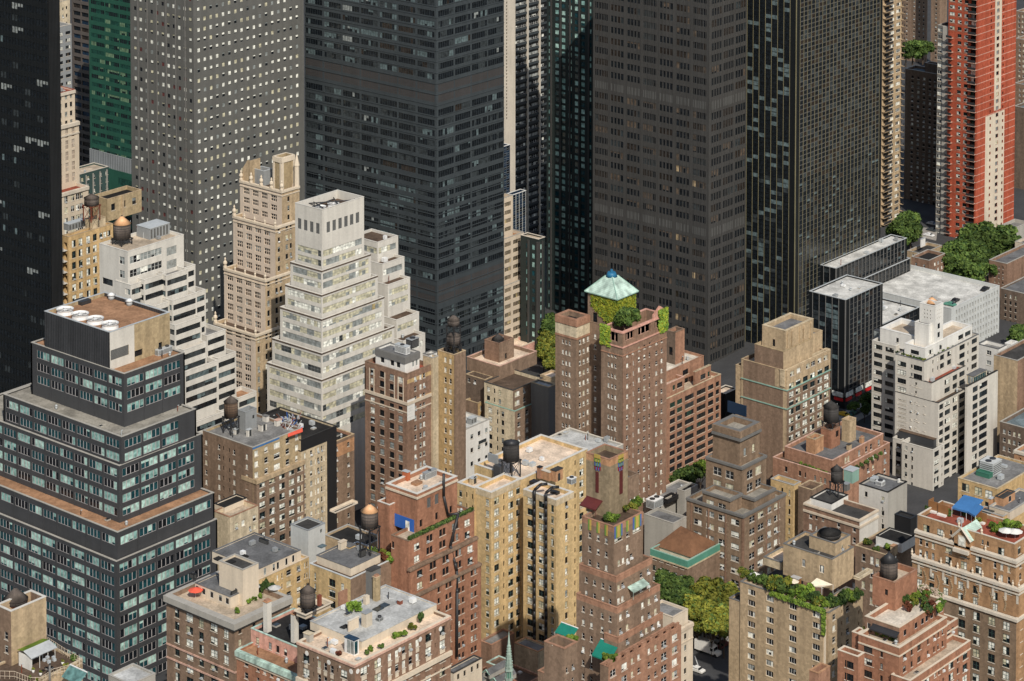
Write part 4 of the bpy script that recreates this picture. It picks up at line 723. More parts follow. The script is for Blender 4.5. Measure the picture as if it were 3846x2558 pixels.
t = b.tier('A32', (1047, 612), ('d', 662), l=928, r=1498, ph=.6, L=[FC('dh_dark', 'A32', [940], 16, 999, 46, 40)], Rr=[FC('dh2_dark', 'A32', [1104, 1450], 38, 86, 46, 40, rows=2), K2([1180, 1202, 1268, 1291, 1355, 1380], 22, rows=2)], **CO); M16a = t
t = b.tier('A32', (1060, 803), ('dy', -.9), l=1045, r=1520, Rr=[FC('dh2_dark', 'A32', [1124, 1470], 38, 86, 46, 36, rows=2), K2([1203, 1226, 1290, 1313, 1378, 1400], 22, rows=2)], belts=[(0, .5, .35, 'brown')], ph=.3, **CO)
t = b.tier('A32', (1090, 985), ('dy', -1.8), lm=5, r=1544, Rr=[FC('dh_dark', 'd5', [30, 140, 190, 315, 366, 490, 538], 34, 160, 78, 40)], belts=[(0, .5, .35, 'brown')], ph=.3, **CO)
t = b.tier('A32', (1105, 290), ('dx', 6), l=893, r=1381, zb=M16a.zr, m='red_brick', mr='red_brick', roof='roof_peach', cop='white_wall', ph=1.0, ptk=.7, belts=[(.7, .5, .3, 'cream')], Rr=[FC('slit', 'A32', [1133, 1240, 1338], 20, 999, 52, 190, rows=1), FC('vent', 'A32', [1187, 1240], 26, 999, 70, 60, rows=1)]); M16t = t
t = b.tier('A32', (917, 365), ('dx', 4), l=835, r=1017, zb=0, m='red_brick', roof='roof_silver', cop='white_wall', Rr=[FC('dh_dark', 'A32', [962, 998], 22, 999, 64, 40, rows=1)]); M16l = t
b = Bld('apartment_building', 'yellow brick apartment block with white parapets, a pale roof and two black flues', 'apartment building')
YC = dict(m='yellow_brick', mr='yellow_brick', roof='roof_peach', cop='white_wall', ph=1.0, ptk=.7)
B2 = 'bright2'
t = b.tier('Z8', (592, 612), ('d', 702), l=393, r=932, L=[FC(B2, 'Z8', [548], 38, 131, 76, 88)], Rr=[FC(B2, 'Z8', [655, 817, 900], 54, 131, 78, 82, wps=[56, 58, 46]), FC('slit', 'Z8', [738], 18, 131, 60, 86)], belts=[(0, 1.6, .06, 'tan_pale')], **YC); M17a = t
z = t.zt
t = b.tier('Z8', (1332, 697), ('z', z), l=958, r=1532, L=[FC(B2, 'Z8', [1038, 1165], 66, 131, 78, 68, wps=[70, 66]), FC(B2, 'Z8', [1290], 32, 131, 84, 70)], Rr=[FC('dh_dark', 'Z8', [1452], 30, 131, 76, 70)], belts=[(0, 1.6, .06, 'tan_pale')], **YC); M17b = t
t = b.tier('Z8', (935, 462), ('z', z-.05), l=400, r=1690, L=[FC('bright2', 'Z8', [300], 30, 131, 60, 80)], Rr=[FC('bright2', 'Z8', [1625], 50, 131, 76, 78), FC('slit', 'Z8', [1552], 16, 131, 60, 70)], **YC); M17c = t
t = b.tier('Z8', (400, 560), ('z', z-.1), l=203, rm=8, L=[FC('bright2', 'Z8', [241], 34, 131, 76, 78), FC('slit', 'Z8', [310, 375], 18, 131, 62, 76)], **YC)
b = Bld('low_building', 'wide flat grey roof of a low building behind the yellow brick block', 'commercial building')
t = b.tier('Z8', (1520, 330), ('d', 762), l=900, r=2100, lm=60, m='concrete', roof='roof_silver', cop='limestone', ph=.5); M17g = t
# ------------------------------------------------------------------ bottom left block
b = Bld('apartment_building', 'brown brick apartment block with a heavy stone cornice and cream roof houses', 'apartment building')
t = b.tier('d3', (800, 1022), ('d', 638), l=70, r=1392, m='brown', mr='brown', roof='roof_tan', cop='concrete', ph=1.2, ptk=.9, L=[FC('dh2_dark', 'd3', [182, 442, 708], 52, 143, 96, 118), FC('dh2_dark', 'd3', [316, 578], 76, 143, 84, 112)], Rr=[FC('dh_dark', 'd3', [860, 1010], 34, 143, 80, 70)],
   belts=[(-.1, 1.5, 1.0, 'concrete'), (1.4, .6, .5, 'concrete_dark'), (12.2, .4, .2, 'pinkish'), (15.6, .4, .2, 'pinkish')]); M20a = t
t = b.tier('d3', (757, 752), None, l=378, r=980, over=M20a, on=(M20a, 757, 872), m='cream_pale', roof='roof_slate', cop='roof_slate', ph=.15, L=[FC('door', 'd3', [400, 470, 556, 648, 722], 36, 999, 70, 20, rows=1)]); M20b = t
t = b.tier('d3', (890, 462), ('dx', t.x0-M20a.x0+3), l=636, r=1058, over=M20a, m='cream_pale', roof='roof_dark', cop='concrete', ph=.5); M20c = t
b = Bld('apartment_building', 'yellow brick courtyard wing with cream penthouses and slate grey roofs', 'apartment building')
t = b.tier('d3', (1040, 575), ('d', 668), lm=12, r=1598, m='yellow_brick', roof='roof_tan', cop='cream', Rr=[FC('dh', 'd3', [1262, 1310, 1382, 1488, 1552, 1578], 24, 120, 62, 40, wps=[18, 14, 52, 44, 14, 14])], ph=.5); M19a = t
t = b.tier('d3', (1058, 452), ('dy', .6), lm=17, r=1512, zb=t.zr, m='cream_pale', roof='roof_slate', cop='roof_slate', ph=.15, Rr=[FC('door', 'd3', [1127, 1222, 1265, 1357, 1430], 26, 999, 78, 18, rows=1)]); M19b = t
t = b.tier('d4', (760, 478), ('d', 655), l=322, r=1268, m='yellow_brick', mr='brown', roof='roof_brown', cop='pale_grey', L=[FC('dh2_dark', 'd4', [380, 562, 672], 60, 118, 84, 78, wps=[22, 70, 34])], ph=.6); M19c = t
t = b.tier('d4', (762, 362), ('dx', M19c.x0-M19a.x0+2.2), l=394, r=1080, zb=t.zr, m='cream_pale', roof='roof_slate', cop='roof_slate', ph=.15, L=[FC('door_white', 'd4', [445, 510, 570, 645], 30, 999, 66, 26, rows=1)], Rr=[FC('door_white', 'd4', [885, 1012], 50, 999, 70, 20, rows=1)]); M19d = t
t = b.tier('d3', (1590, 40), ('d', 690), l=1402, r=1772, m='pale_grey', roof='roof_dark', cop='grey_metal', ph=.3, Rr=[FC('slit', 'd3', [1730], 22, 999, 40, 46, rows=1)]); M19e = t
b = Bld('apartment_building', 'pink stucco and red brick apartment house with two white chimneys', 'apartment building')
t = b.tier('d3', (1475, 1590), ('d', 600), l=822, rm=10, m='red_brick', roof='roof_orange', cop='copper_pale', ph=.5, L=[FC('dh', 'd3', [925, 1050, 1122, 1198, 1270, 1345, 1420], 36, 140, 72, 70, wps=[42, 30, 34, 34, 34, 34, 34])], belts=[(0, 1.2, .6, 'copper_pale'), (1.2, .8, .25, 'cream')]); M21a = t
t = b.tier('d3', (1475, 1292), ('dx', 5), l=976, rm=14, zb=t.zr, m='pink', roof='roof_black', cop='copper_pale', L=[FC('dh_dark', 'd3', [1045, 1180, 1262, 1345], 36, 999, 78, 68, rows=1)], ph=.7); M21b = t
b = Bld('apartment_building', 'brown brick apartment block with white medallions and a cream rooftop house', 'apartment building')
t = b.tier('d4', (802, 1400), ('d', 580), l=188, r=1832, m='brown', mr='brown_red', roof='roof_peach', cop='cream_pale', ph=.6, ptk=.6, zones=[('R', 'd4', x-18, x+18, ('m', a, a+1.05), 'cream_pale') for x in (1180, 1257, 1330, 1402, 1477) for a in (3.35, 6.6)]+[('R', 'd4', x-28, x+28, ('m', a, a+1.05), 'cream_pale') for x in (905, 1055, 1595, 1745) for a in (3.4, 6.6)]+[('L', 'd4', x-18, x+18, ('m', a, a+1.05), 'cream_pale') for x in (283, 424, 490, 560, 688) for a in (4.1, 7.3)], L=[FC('dh2_dark', 'd4', [283, 688], 70, 158, 92, 102), FC('dh', 'd4', [424, 490, 560], 36, 158, 86, 108), FC('slit', 'd4', [360, 617], 14, 158, 50, 108)],
   Rr=[FC('dh2_dark', 'd4', [905, 1055, 1595, 1745], 74, 158, 92, 68, wps=[74, 76, 66, 62]), FC('dh', 'd4', [1180, 1257, 1330, 1402, 1477], 40, 158, 86, 70), FC('slit', 'd4', [1668], 14, 158, 52, 60)], belts=[(7.9, 1.0, .55, 'cream_pale'), (11.4, .3, .2, 'cream_pale'), (0, .5, .25, 'pinkish')]); M22a = t
t = b.tier('d4', (872, 1150), None, l=328, r=1682, over=t, on=(t, 880, 1240), m='cream_pale', roof='roof_silver', cop='roof_silver', ph=.15, L=[FC('door', 'd4', [440, 520], 46, 999, 110, 40, rows=1, wps=[48, 28])], Rr=[FC('door', 'd4', [985, 1110, 1340, 1450, 1590], 40, 999, 100, 36, rows=1, wps=[26, 42, 120, 50, 46])]); M22b = t
t = b.tier('d4', (280, 870), ('dx', 12), l=155, rm=9, zb=M22a.zr, m='cream_pale', roof='roof_dark', cop='cream_pale', L=[FC('slit', 'd4', [225], 36, 999, 60, 30, rows=1)]); M22t = t
b = Bld('apartment_building', 'tan brick building with a blank side wall at the bottom left corner', 'apartment building')
t = b.tier('d2', (100, 1690), ('d', 560), l=-420, r=1140, m='tan', roof='roof_brown', cop='tan_pale', ph=.3); M23d = t
t = b.tier('d2', (160, 545), None, l=-60, r=638, over=t, on=(t, 160, 1295), m='brown', mr='tan', roof='roof_red', cop='white_wall', ph=2.6, ptk=.5, L=[FC('dh', 'd2', [80], 50, 190, 110, 320, rows=3)]); M23a = t
b = Bld('low_building', 'flat grey roof edge at the bottom border in front of the dark stepped office', 'commercial building')
b.tier('d2', (1810, 1560), ('d', 600), l=1500, r=2150, m='concrete', roof='roof_silver', cop='concrete', ph=.3)
# ------------------------------------------------------------------ bottom centre
b = Bld('apartment_tower', 'brown brick stepped apartment tower with a rounded chimney top and rainbow tile bands', 'apartment tower')
RB = dict(m='brown', mr='brown', cop='rose_brick', roof='roof_brown', ph=1.0, zones=[('L', 0, 60, 0, 1.3, 'rose_brick'), ('R', 0, 60, 0, 1.3, 'rose_brick')])
DW = lambda c, cols, tp, rows=60, w=30, hp=62: FC('dh', c, cols, w, 150, hp, tp, rows=rows)
t = b.tier('d6', (472, 942), ('d', 602), l=130, r=786, L=[DW('d6', [213, 303, 390], 146)], Rr=[FC('bright2', 'd6', [520, 715], 80, 150, 82, 96, rows=1), DW('d6', [620], 120), DW('d6', [530, 575, 660], 390)], **RB); M18a = t
t = b.tier('d7', (612, 458), ('dx', -1.2), l=214, r=1000, L=[DW('d7', [290, 378, 468, 545], 112)], Rr=[DW('d7', [640, 682, 880, 955], 92)], **RB); M18b = t
t = b.tier('d7', (622, 790), ('dx', -2.4), l=184, r=1082, L=[DW('d7', [258, 345, 460, 545], 110, hp=66)], Rr=[DW('d7', [660, 732, 895, 965, 1035], 86, hp=66)], **RB); M18c = t
t = b.tier('d7', (630, 1110), ('dy', -3.5), lm=4, r=1112, Rr=[DW('d7', [730, 880, 935, 1000, 1065], 60)], **RB)
t = b.tier('d7', (528, 1420), ('d', 588), l=440, r=1308, mr='rose_brick', m='brown', cop='rose_brick', roof='roof_brown', ph=1.0, Rr=[FC('dh2', 'd7', [578, 700, 1125, 1240], 62, 140, 78, 56), DW('d7', [785, 855, 965, 1035], 50)]); M18e = t
t = b.tier('d5', (1768, 1062), ('d', 584), l=1488, r=1948, m='brown', mr='brown', cop='rose_brick', roof='roof_brown', ph=2.2, ptk=.5, L=[FC('dh', 'd5', [1600], 1, 999, 2, 2)], Rr=[FC('dh', 'd5', [1805, 1885], 30, 190, 80, 280)]); M18f = t
b.tier('d5', (1500, 1400), ('dx', .4), l=1400, rm=5, m='brown', cop='rose_brick', roof='roof_brown')
t = b.tier('d6', (420, 222), None, l=176, r=622, over=M18a, on=(M18a, 425, 850), m='speckled', mr='speckled', roof='roof_brown', cop='rose_brick', ph=1.2, zones=[('L', 0, 40, 0, 1.6, 'orange_brick'), ('R', 0, 40, 0, 1.6, 'orange_brick')]); M18t = t
t = b.tier('d6', (626, 425), ('d', 621), lm=4, r=742, m='brown', roof='roof_slate', cop='brown', Rr=[FC('dh', 'd6', [655, 700], 22, 250, 50, 230)])
b = Bld('apartment_building', 'cream stucco building squeezed behind the brown stepped tower beside the street', 'apartment building')
t = b.tier('d7', (1308, 1012), ('d', 645), lm=14, r=1434, m='cream_pale', roof='roof_grey', cop='cream_pale', Rr=[FC('dh_dark', 'd7', [1352], 26, 128, 62, 74)], belts=[(0, .8, .3, 'cream'), (3.6, .3, .15, 'cream')])
t = b.tier('d7', (1220, 890), ('dx', -2), lm=8, r=1380, zb=t.zr, m='cream_pale', roof='roof_grey', cop='cream', ph=.4)
b = Bld('low_building', 'low roofs of grey slate and dormers around the green church spire', 'church')
t = b.tier('d5', (1230, 1560), ('d', 668), l=640, r=1460, m='brown_red', roof='roof_brown', cop='rose_brick', ph=.5); CH = t
t = b.tier('d5', (880, 1320), ('dx', -3), l=690, r=1050, m='brown_red', roof='roof_brown', cop='copper_pale', ph=.5)
b = Bld('low_building', 'small cream roof house with a grey slate roof at the bottom border', 'apartment building')
b.tier('d5', (235, 1400), ('d', 640), l=120, r=628, m='cream_pale', roof='roof_slate', cop='roof_dark', ph=.2, Rr=[FC('dh_dark', 'd5', [300, 390, 490, 570], 34, 999, 80, 40, rows=1)])
b = Bld('low_building', 'beige walled low building with a grey roof in front of the yellow brick block', 'apartment building')
t = b.tier('d5', (1405, 1105), ('d', 690), l=1075, r=1560, m='tan_pale', roof='roof_slate', cop='orange_brick', ph=.4); LOWC = t
b.tier('d5', (760, 1010), ('dx', -2), l=600, r=1080, m='brown_red', roof='roof_grey', cop='rose_brick', ph=.4)
# ------------------------------------------------------------------ bottom right
b = Bld('apartment_building', 'tan brick apartment block with a leafy roof garden and stacked tan penthouses', 'apartment building')
PC = lambda cols, tp: FC('picture', 'e1', cols, 80, 120, 66, tp)
t = b.tier('e1', (1117, 806), ('d', 645), l=229, r=1180, m='tan', roof='roof_tan', cop='concrete_dark', ph=.4, L=[PC([350, 548, 793, 1043], 26+20)]); M28a = t
t.rm = 9
t = b.tier('e1', (235, 722), ('dx', .3), l=110, rm=4, m='tan', roof='roof_dark', cop='concrete_dark', ph=.4, L=[FC('picture', 'e1', [200], 76, 120, 66, 60)])
t = b.tier('e1', (1176, 842), ('dy', -.6), lm=5, r=1542, m='tan', roof='roof_tan', cop='concrete_dark', ph=.4, Rr=[FC('dh', 'e1', [1235, 1380], 34, 125, 66, 46), FC('slit', 'e1', [1318, 1500], 12, 125, 44, 50)]); M28r = t
t = b.tier('e1', (1212, 268), None, l=690, r=1446, over=M28a, on=(M28a, 1212, 600), m='tan', roof='roof_dark', cop='concrete_dark', ph=.7, L=[FC('picture', 'e1', [908, 1102], 44, 999, 84, 100, rows=1, wps=[38, 50]), FC('slit', 'e1', [1235], 1, 999, 1, 1)]); M28p = t
t = b.tier('d8', (1246, 1262), ('dx', M28p.x0-M28a.x0+3.5), l=968, r=1410, zb=M28p.zr, m='tan', roof='roof_tan', cop='concrete_dark', ph=.8, L=[FC('door', 'd8', [1168], 30, 999, 70, 60, rows=1)], Rr=[FC('dh', 'd8', [1325], 22, 999, 60, 60, rows=1)]); M28t = t
t = b.tier('e1', (668, 302), ('dx', M28p.x0-M28a.x0+1.5), l=478, rm=8, zb=M28a.zr, m='tan_pale', roof='roof_peach', cop='concrete_dark', ph=.9, L=[FC('picture', 'e1', [565], 60, 999, 60, 68, rows=1)])
t = b.tier('e1', (1500, 470), ('dy', M28p.y0-M28a.y0-2), l=1440, r=1648, zb=M28a.zr, m='beige', roof='roof_black', cop='beige', ph=.5, Rr=[FC('dh3_dark', 'e1', [1520, 1585], 60, 999, 60, 34, rows=1)])
b = Bld('apartment_building', 'red brick stepped apartment block with white copings, roof garden and brick tank house', 'apartment building')
R9 = dict(m='red_brick', mr='red_brick', cop='cream_pale', roof='roof_tan')
ND = lambda cols, tp, c='e2', rows=60, **k: FC('dh_dark', c, cols, 30, 134, 66, tp, rows=rows, **k)
t = b.tier('e2', (490, 1218), ('d', 606), l=52, r=1000, ph=1.0, ptk=.6, L=[FC('dh3_dark', 'e2', [155, 215], 92, 136, 76, 96, wps=[94, 1]), ND([300], 100)], Rr=[ND([548, 626, 705, 800, 866, 910, 956], 100, wps=[34, 22, 40, 20, 20, 20, 20])], belts=[(1.7, .35, .15, 'cream_pale'), (13.2, .3, .2, 'copper')], **R9); M29a = t
t = b.tier('e2', (900, 1040), ('dy', 2.5), lm=8, r=1116, ph=1.0, Rr=[ND([1020, 1065], 60)], belts=[(1.7, .35, .15, 'cream_pale')], **R9)
t = b.tier('e2', (605, 1570), ('dy', -3.5), lm=5, r=1252, ph=1.0, Rr=[FC('dh2_dark', 'e2', [790, 1048, 1198], 56, 134, 86, 90), ND([875, 918, 965, 1120], 80, wps=[24, 20, 20, 22])], belts=[(1.7, .3, .15, 'cream_pale')], **R9)
t = b.tier('e2', (492, 1000), None, l=122, r=968, over=M29a, on=(M29a, 488, 1168), m='brown_red', mr='red_brick', roof='roof_pale', cop='cream_pale', ph=1.2, ptk=.6, L=[FC('door', 'e2', [165, 290, 400, 455], 36, 999, 72, 60, rows=1)], Rr=[FC('door', 'e2', [552, 670, 740, 785, 840, 900, 945], 30, 999, 66, 60, rows=1)]); M29b = t
t = b.tier('e2', (442, 520), None, l=203, r=683, over=t, on=(t, 440, 820), m='red_brick', mr='red_brick', roof='roof_tan', cop='rose_brick', ph=1.2, L=[FC('slit', 'e2', [350], 36, 999, 66, 100, rows=1)]); M29t = t
t = b.tier('e1', (1490, 1312), ('d', 600), l=1272, r=1560, m='red_brick', roof='roof_brown', cop='cream_pale', L=[FC('dh3_dark', 'e1', [1395, 1368], 94, 138, 80, 80, wps=[96, 1])])
t = b.tier('e1', (1492, 1064), ('dx', 1), l=1425, rm=3, m='red_brick', roof='roof_brown', cop='cream_pale')
b = Bld('chimney_block', 'small pinkish brick stair tower with an open black top at the bottom border', 'roof structure')
t = b.tier('e1', (1068, 1490), ('d', 570), l=968, r=1193, m='rose_brick', roof='roof_black', cop='orange_brick', ph=1.2)
b = Bld('hotel', 'large orange brick hotel with stone swags, finials and a planted roof terrace', 'hotel')
HO = dict(m='hotel', mr='hotel', cop='limestone', roof='roof_brown')
t = b.tier('Z6', (1716, 926), ('d', 662), l=609, r=1985, ph=1.0, L=[FC('bright2', 'Z6', [710, 867, 1562], 76, 999, 90, 88, rows=1, wps=[76, 74, 74]), FC('dh_dark', 'Z6', [990, 1350, 1410], 26, 999, 56, 60, rows=1)], Rr=[FC('bright2', 'Z6', [1772], 36, 999, 90, 60, rows=1)], **HO); M30a = t
ST = [(0, .7, .5, 'limestone'), (1.3, .35, .3, 'limestone')]
t = b.tier('Z6', (1730, 1112), ('dx', -.7), l=582, r=1990, ph=.6, L=[FC('dh', 'Z6', [645, 714, 787, 1492, 1571, 1652], 34, 140, 88, 74, rows=2), FC('bright2', 'Z6', [963, 1137, 1305], 74, 140, 92, 60, rows=2)], Rr=[FC('dh', 'Z6', [1785], 26, 140, 84, 40, rows=2)], belts=ST, **HO)
t = b.tier('Z6', (1762, 1432), ('dx', -1.6), l=550, r=2010, ph=.8, L=[FC('bright2', 'Z6', [646, 800, 963, 1137, 1310, 1492, 1650], 66, 300, 80, 20, rows=1), FC('bright2', 'Z6', [632, 770, 933, 1100, 1270, 1495], 60, 130, 92, 130, rows=2)], Rr=[], belts=ST, fins=[('L', 3.6, .6, .12, 'limestone', 1.4, 4)], **HO)
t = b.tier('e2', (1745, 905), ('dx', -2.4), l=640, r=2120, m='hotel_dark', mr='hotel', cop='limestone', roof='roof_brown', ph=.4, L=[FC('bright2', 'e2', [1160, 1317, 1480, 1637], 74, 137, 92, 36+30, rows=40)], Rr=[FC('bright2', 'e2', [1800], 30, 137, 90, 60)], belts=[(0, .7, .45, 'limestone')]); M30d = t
M30p = b.tier('Z6', (1585, 612), ('dx', 12), l=1300, r=1650, zb=M30a.zr, m='orange_brick', mr='ochre', roof='gravel', cop='concrete', ph=.4)
b.tier('Z6', (1588, 405), ('dx', 17), l=1492, r=1722, zb=M30a.zr, m='orange_brick', roof='roof_dark', cop='roof_dark', ph=.2, Rr=[FC('door', 'Z6', [1665], 30, 999, 70, 14, rows=1)])
b.tier('Z6', (1660, 560), ('dx', 14), lm=6, r=2000, zb=M30a.zr, m='cream', roof='roof_slate', cop='concrete', ph=.4, Rr=[FC('door', 'Z6', [1760, 1810], 30, 999, 90, 30, rows=1)])
b = Bld('apartment_building', 'brown brick house with arched windows and a planted roof terrace', 'apartment building')
t = b.tier('d8', (1790, 1385), ('d', 700), l=1462, r=2100, m='brown', roof='roof_brown', cop='tan', ph=.6, L=[FC('dh', 'd8', [1550, 1640, 1700], 38, 150, 84, 62)]); M31a = t
t = b.tier('Z6', (426, 916), ('dx', 5), l=134, r=580, zb=t.zr, m='white_paint', roof='roof_black', cop='roof_black', ph=.2, L=[FC('door', 'Z6', [222], 34, 999, 90, 70, rows=1), FC('slit', 'Z6', [330], 26, 999, 70, 70, rows=1)]); M31b = t
t = b.tier('Z6', (530, 640), ('dx', 12), l=345, r=600, zb=M31a.zr, m='black_paint', roof='roof_black', cop='black_paint', ph=.2)
b = Bld('apartment_building', 'brick apartment house with cream parapet panels, white penthouse and white side wall', 'apartment building')
t = b.tier('d8', (1506, 1012), ('d', 722), l=908, r=1708, m='brown_red', mr='white_wall', roof='roof_dark', cop='cream', ph=1.2, L=[FC('bright', 'd8', [984, 1282, 1450], 34, 124, 66, 80), FC('dh_dark', 'd8', [1045, 1115], 22, 124, 50, 84)], belts=[(0, .4, .25, 'cream'), (1.6, .6, .3, 'cream')]); M32a = t
t = b.tier('d8', (1206, 838), ('dx', 3), l=975, r=1386, zb=t.zr, m='white_paint', roof='roof_dark', cop='roof_black', ph=.4, L=[FC('dh_dark', 'd8', [1046, 1143], 30, 999, 60, 60, rows=1)], Rr=[FC('dh', 'd8', [1248], 14, 999, 60, 60, rows=1)]); M32b = t
t = b.tier('Z6', (272, 335), ('dx', 14), l=-60, r=490, m='white_wall', mr='concrete', roof='roof_slate', cop='roof_black', ph=.5, L=[FC('dh_dark', 'Z6', [22, 214], 32, 160, 62, 66), FC('slit', 'Z6', [210], 14, 140, 46, 190)]); M32c = t
b = Bld('apartment_building', 'tan brick building with a green roof hut behind the hotel terrace', 'apartment building')
t = b.tier('e3', (1458, 1232), ('d', 735), l=920, r=2000, m='ochre', roof='roof_grey', cop='tan_pale', ph=.5, L=[FC('bright2', 'e3', [1022, 1197, 1340], 104, 170, 110, 50)]); M34a = t
M34g = b.tier('e3', (1345, 1035), ('dx', 6), l=1163, r=1400, zb=t.zr, m='green_box', roof='green_box', cop='green_box', ph=.15)
b = Bld('bell_tower', 'orange brick tower with an arched opening cut by the right border', 'tower')
t = b.tier('e3', (1830, 735), ('d', 800), l=1688, r=2000, m='orange_brick', roof='roof_grey', cop='limestone', L=[FC('slit', 'e3', [1785], 52, 999, 190, 160, rows=1), FC('slit', 'e3', [1775], 24, 999, 30, 82, rows=1)], belts=[(0, .8, .3, 'limestone'), (7.4, .8, .3, 'limestone')])

b = Bld('low_building', 'low flat-roofed building in the gap left of the twin-winged tower', 'commercial building')
b.tier('c6', (30, 1300), ('d', 842), l=-160, r=112, m='concrete_dark', roof='roof_silver', cop='tan', ph=.5)  # wall kept dark: its colour carries the shadow lying in this gap
b.tier('c6', (60, 1200), ('dx', 8), l=-60, r=180, m='tan', roof='roof_peach', cop='tan', ph=.4)
b = Bld('low_building', 'low black-walled building with a peach roof beside the loft building', 'commercial building')
b.tier('c7', (70, 1085), ('d', 880), l=-60, r=200, m='black_paint', roof='roof_peach', cop='limestone', ph=.5)

b = Bld('low_building', 'low building with a flat black roof left of the red brick block', 'commercial building')
t = b.tier('A32', (720, 660), ('d', 692), l=470, r=880, m='tan', roof='roof_black', cop='concrete', ph=.5); LOWD = t
b.tier('A32', (546, 420), ('dx', 14), l=508, r=700, zb=t.zr, m='cream_pale', roof='roof_dark', cop='cream', Rr=[FC('door', 'A32', [535, 560], 14, 999, 40, 24, rows=1)], ph=.3)
b = Bld('low_building', 'low building coloured dark for shade below the parking garage at the right border', 'commercial building')
b.tier('e4', (2000, 1330), ('z', 12), l=1500, rm=30, m='brown_dark', roof='roof_slate', cop='concrete', L=[FC('dh_dark', 'e4', [1570, 1640, 1710], 26, 90, 50, 60)], ph=.5)  # dark wall colour stands in for shade that nothing casts here
# ================================================================== build everything surveyed so far
for b in BLD: finish(b)
# ------------------------------------------------------------------ ground
g = MB(); N = 60; GX = [-900+4600*i/N for i in range(N+1)]
def gz(x, y):
    d = x*FW[0]+y*FW[1]; l = x*RT[0]+y*RT[1]; sm = lambda a, lo, hi: (lambda t: t*t*(3-2*t))(min(1, max(0, (a-lo)/(hi-lo))))
    return -10.5*sm(d, 905, 990)*(1-sm(l, 30, 90))
GX = sorted(set(GX) | {500+12*i for i in range(50)}); GY = sorted(set([-900+4600*i/N for i in range(N+1)]) | {350+12*i for i in range(50)})
iv = {}
for i, x in enumerate(GX):
    for j, y in enumerate(GY): iv[i, j] = len(g.v); g.v.append((x, y, gz(x, y)))
k = g.mi('asphalt')
for i in range(len(GX)-1):
    for j in range(len(GY)-1): g.f.append((iv[i, j], iv[i+1, j], iv[i+1, j+1], iv[i, j+1])); g.m.append(k); g.sm.append(True)
tag(g.build('ground'), kind='structure')
# ================================================================== helpers for things standing in the place
def roofpt(t, c, x, y): return pt(*q(c, x, y), 'z', t.zr+.01)
def mpx(p, c): return proj(p)[2]/F*CR[c][2]              # metres per crop pixel at that spot
def child(b, name, mb):
    if not mb.f: return None
    O = np.array(b.root.location); mb.v = (np.array(mb.v)-O).tolist(); return mb.build(name, b.root)
def plane_pt(t, side, c, x, y, off=0.0):
    return pt(*q(c, x, y), 'x' if side == 'L' else 'y', (t.x0 if side == 'L' else t.y0)-off)
def tank(label, c, base, t, w, bot, top, peak, wood='tank_wood', frame='dark_metal', capm='tank_wood', zbase=None, leg=True, flat=False):
    p = roofpt(t, c, *base) if zbase is None else zbase; k = mpx(p, c); r = w*k/2; zb = (base[1]-bot)*k+r*.15; zt = zb+(bot-top)*k; zp = zt+(top-peak)*k
    o = empty('water_tank', p, label, 'water tank', 'rooftop water tanks')
    m = MB(); m.cyl((0, 0), r, r*.97, zb, zt, wood, 24)
    m.build('tank_body', o); h = MB()
    n = max(3, int((zt-zb)/.7))
    for i in range(n):
        z = zb+(zt-zb)*(i+.5)/n; h.cyl((0, 0), r*1.012, r*1.012, z-.035, z+.035, 'dark_metal', 24, cap=False)
    h.build('hoop', o)
    m = MB(); m.cyl((0, 0), r*1.06, r*.05, zt, max(zp, zt+.25), capm, 24); m.cyl((0, 0), r*.10, r*.10, max(zp, zt+.25)-.25, max(zp, zt+.25)+.12, 'dark_metal', 8); m.build('tank_roof', o)
    if leg and zb > .5:
        a = r*.78
        for sx in (-1, 1):
            for sy in (-1, 1):
                m = MB(); m.box((sx*a-.14, sy*a-.14, 0), (sx*a+.14, sy*a+.14, zb-.3), frame); m.build('leg', o)
        m = MB()
        for i in (-1, 0, 1): m.box((i*a-.12, -r, zb-.3), (i*a+.12, r, zb-.02), frame); m.box((-r, i*a-.1, zb-.55), (r, i*a+.1, zb-.3), frame)
        for s in (-1, 1):
            for d in (1, -1):
                m.bar((s*a, -a*d, .2), (s*a, a*d, zb-.5), .06, frame); m.bar((-a*d, s*a, .2), (a*d, s*a, zb-.5), .06, frame)
        m.build('brace', o)
    m = MB(); m.bar((r*1.1, -r*.2, 0), (r*1.1, -r*.2, zt+.4), .07, 'galv'); m.build('pipe', o)
    return o
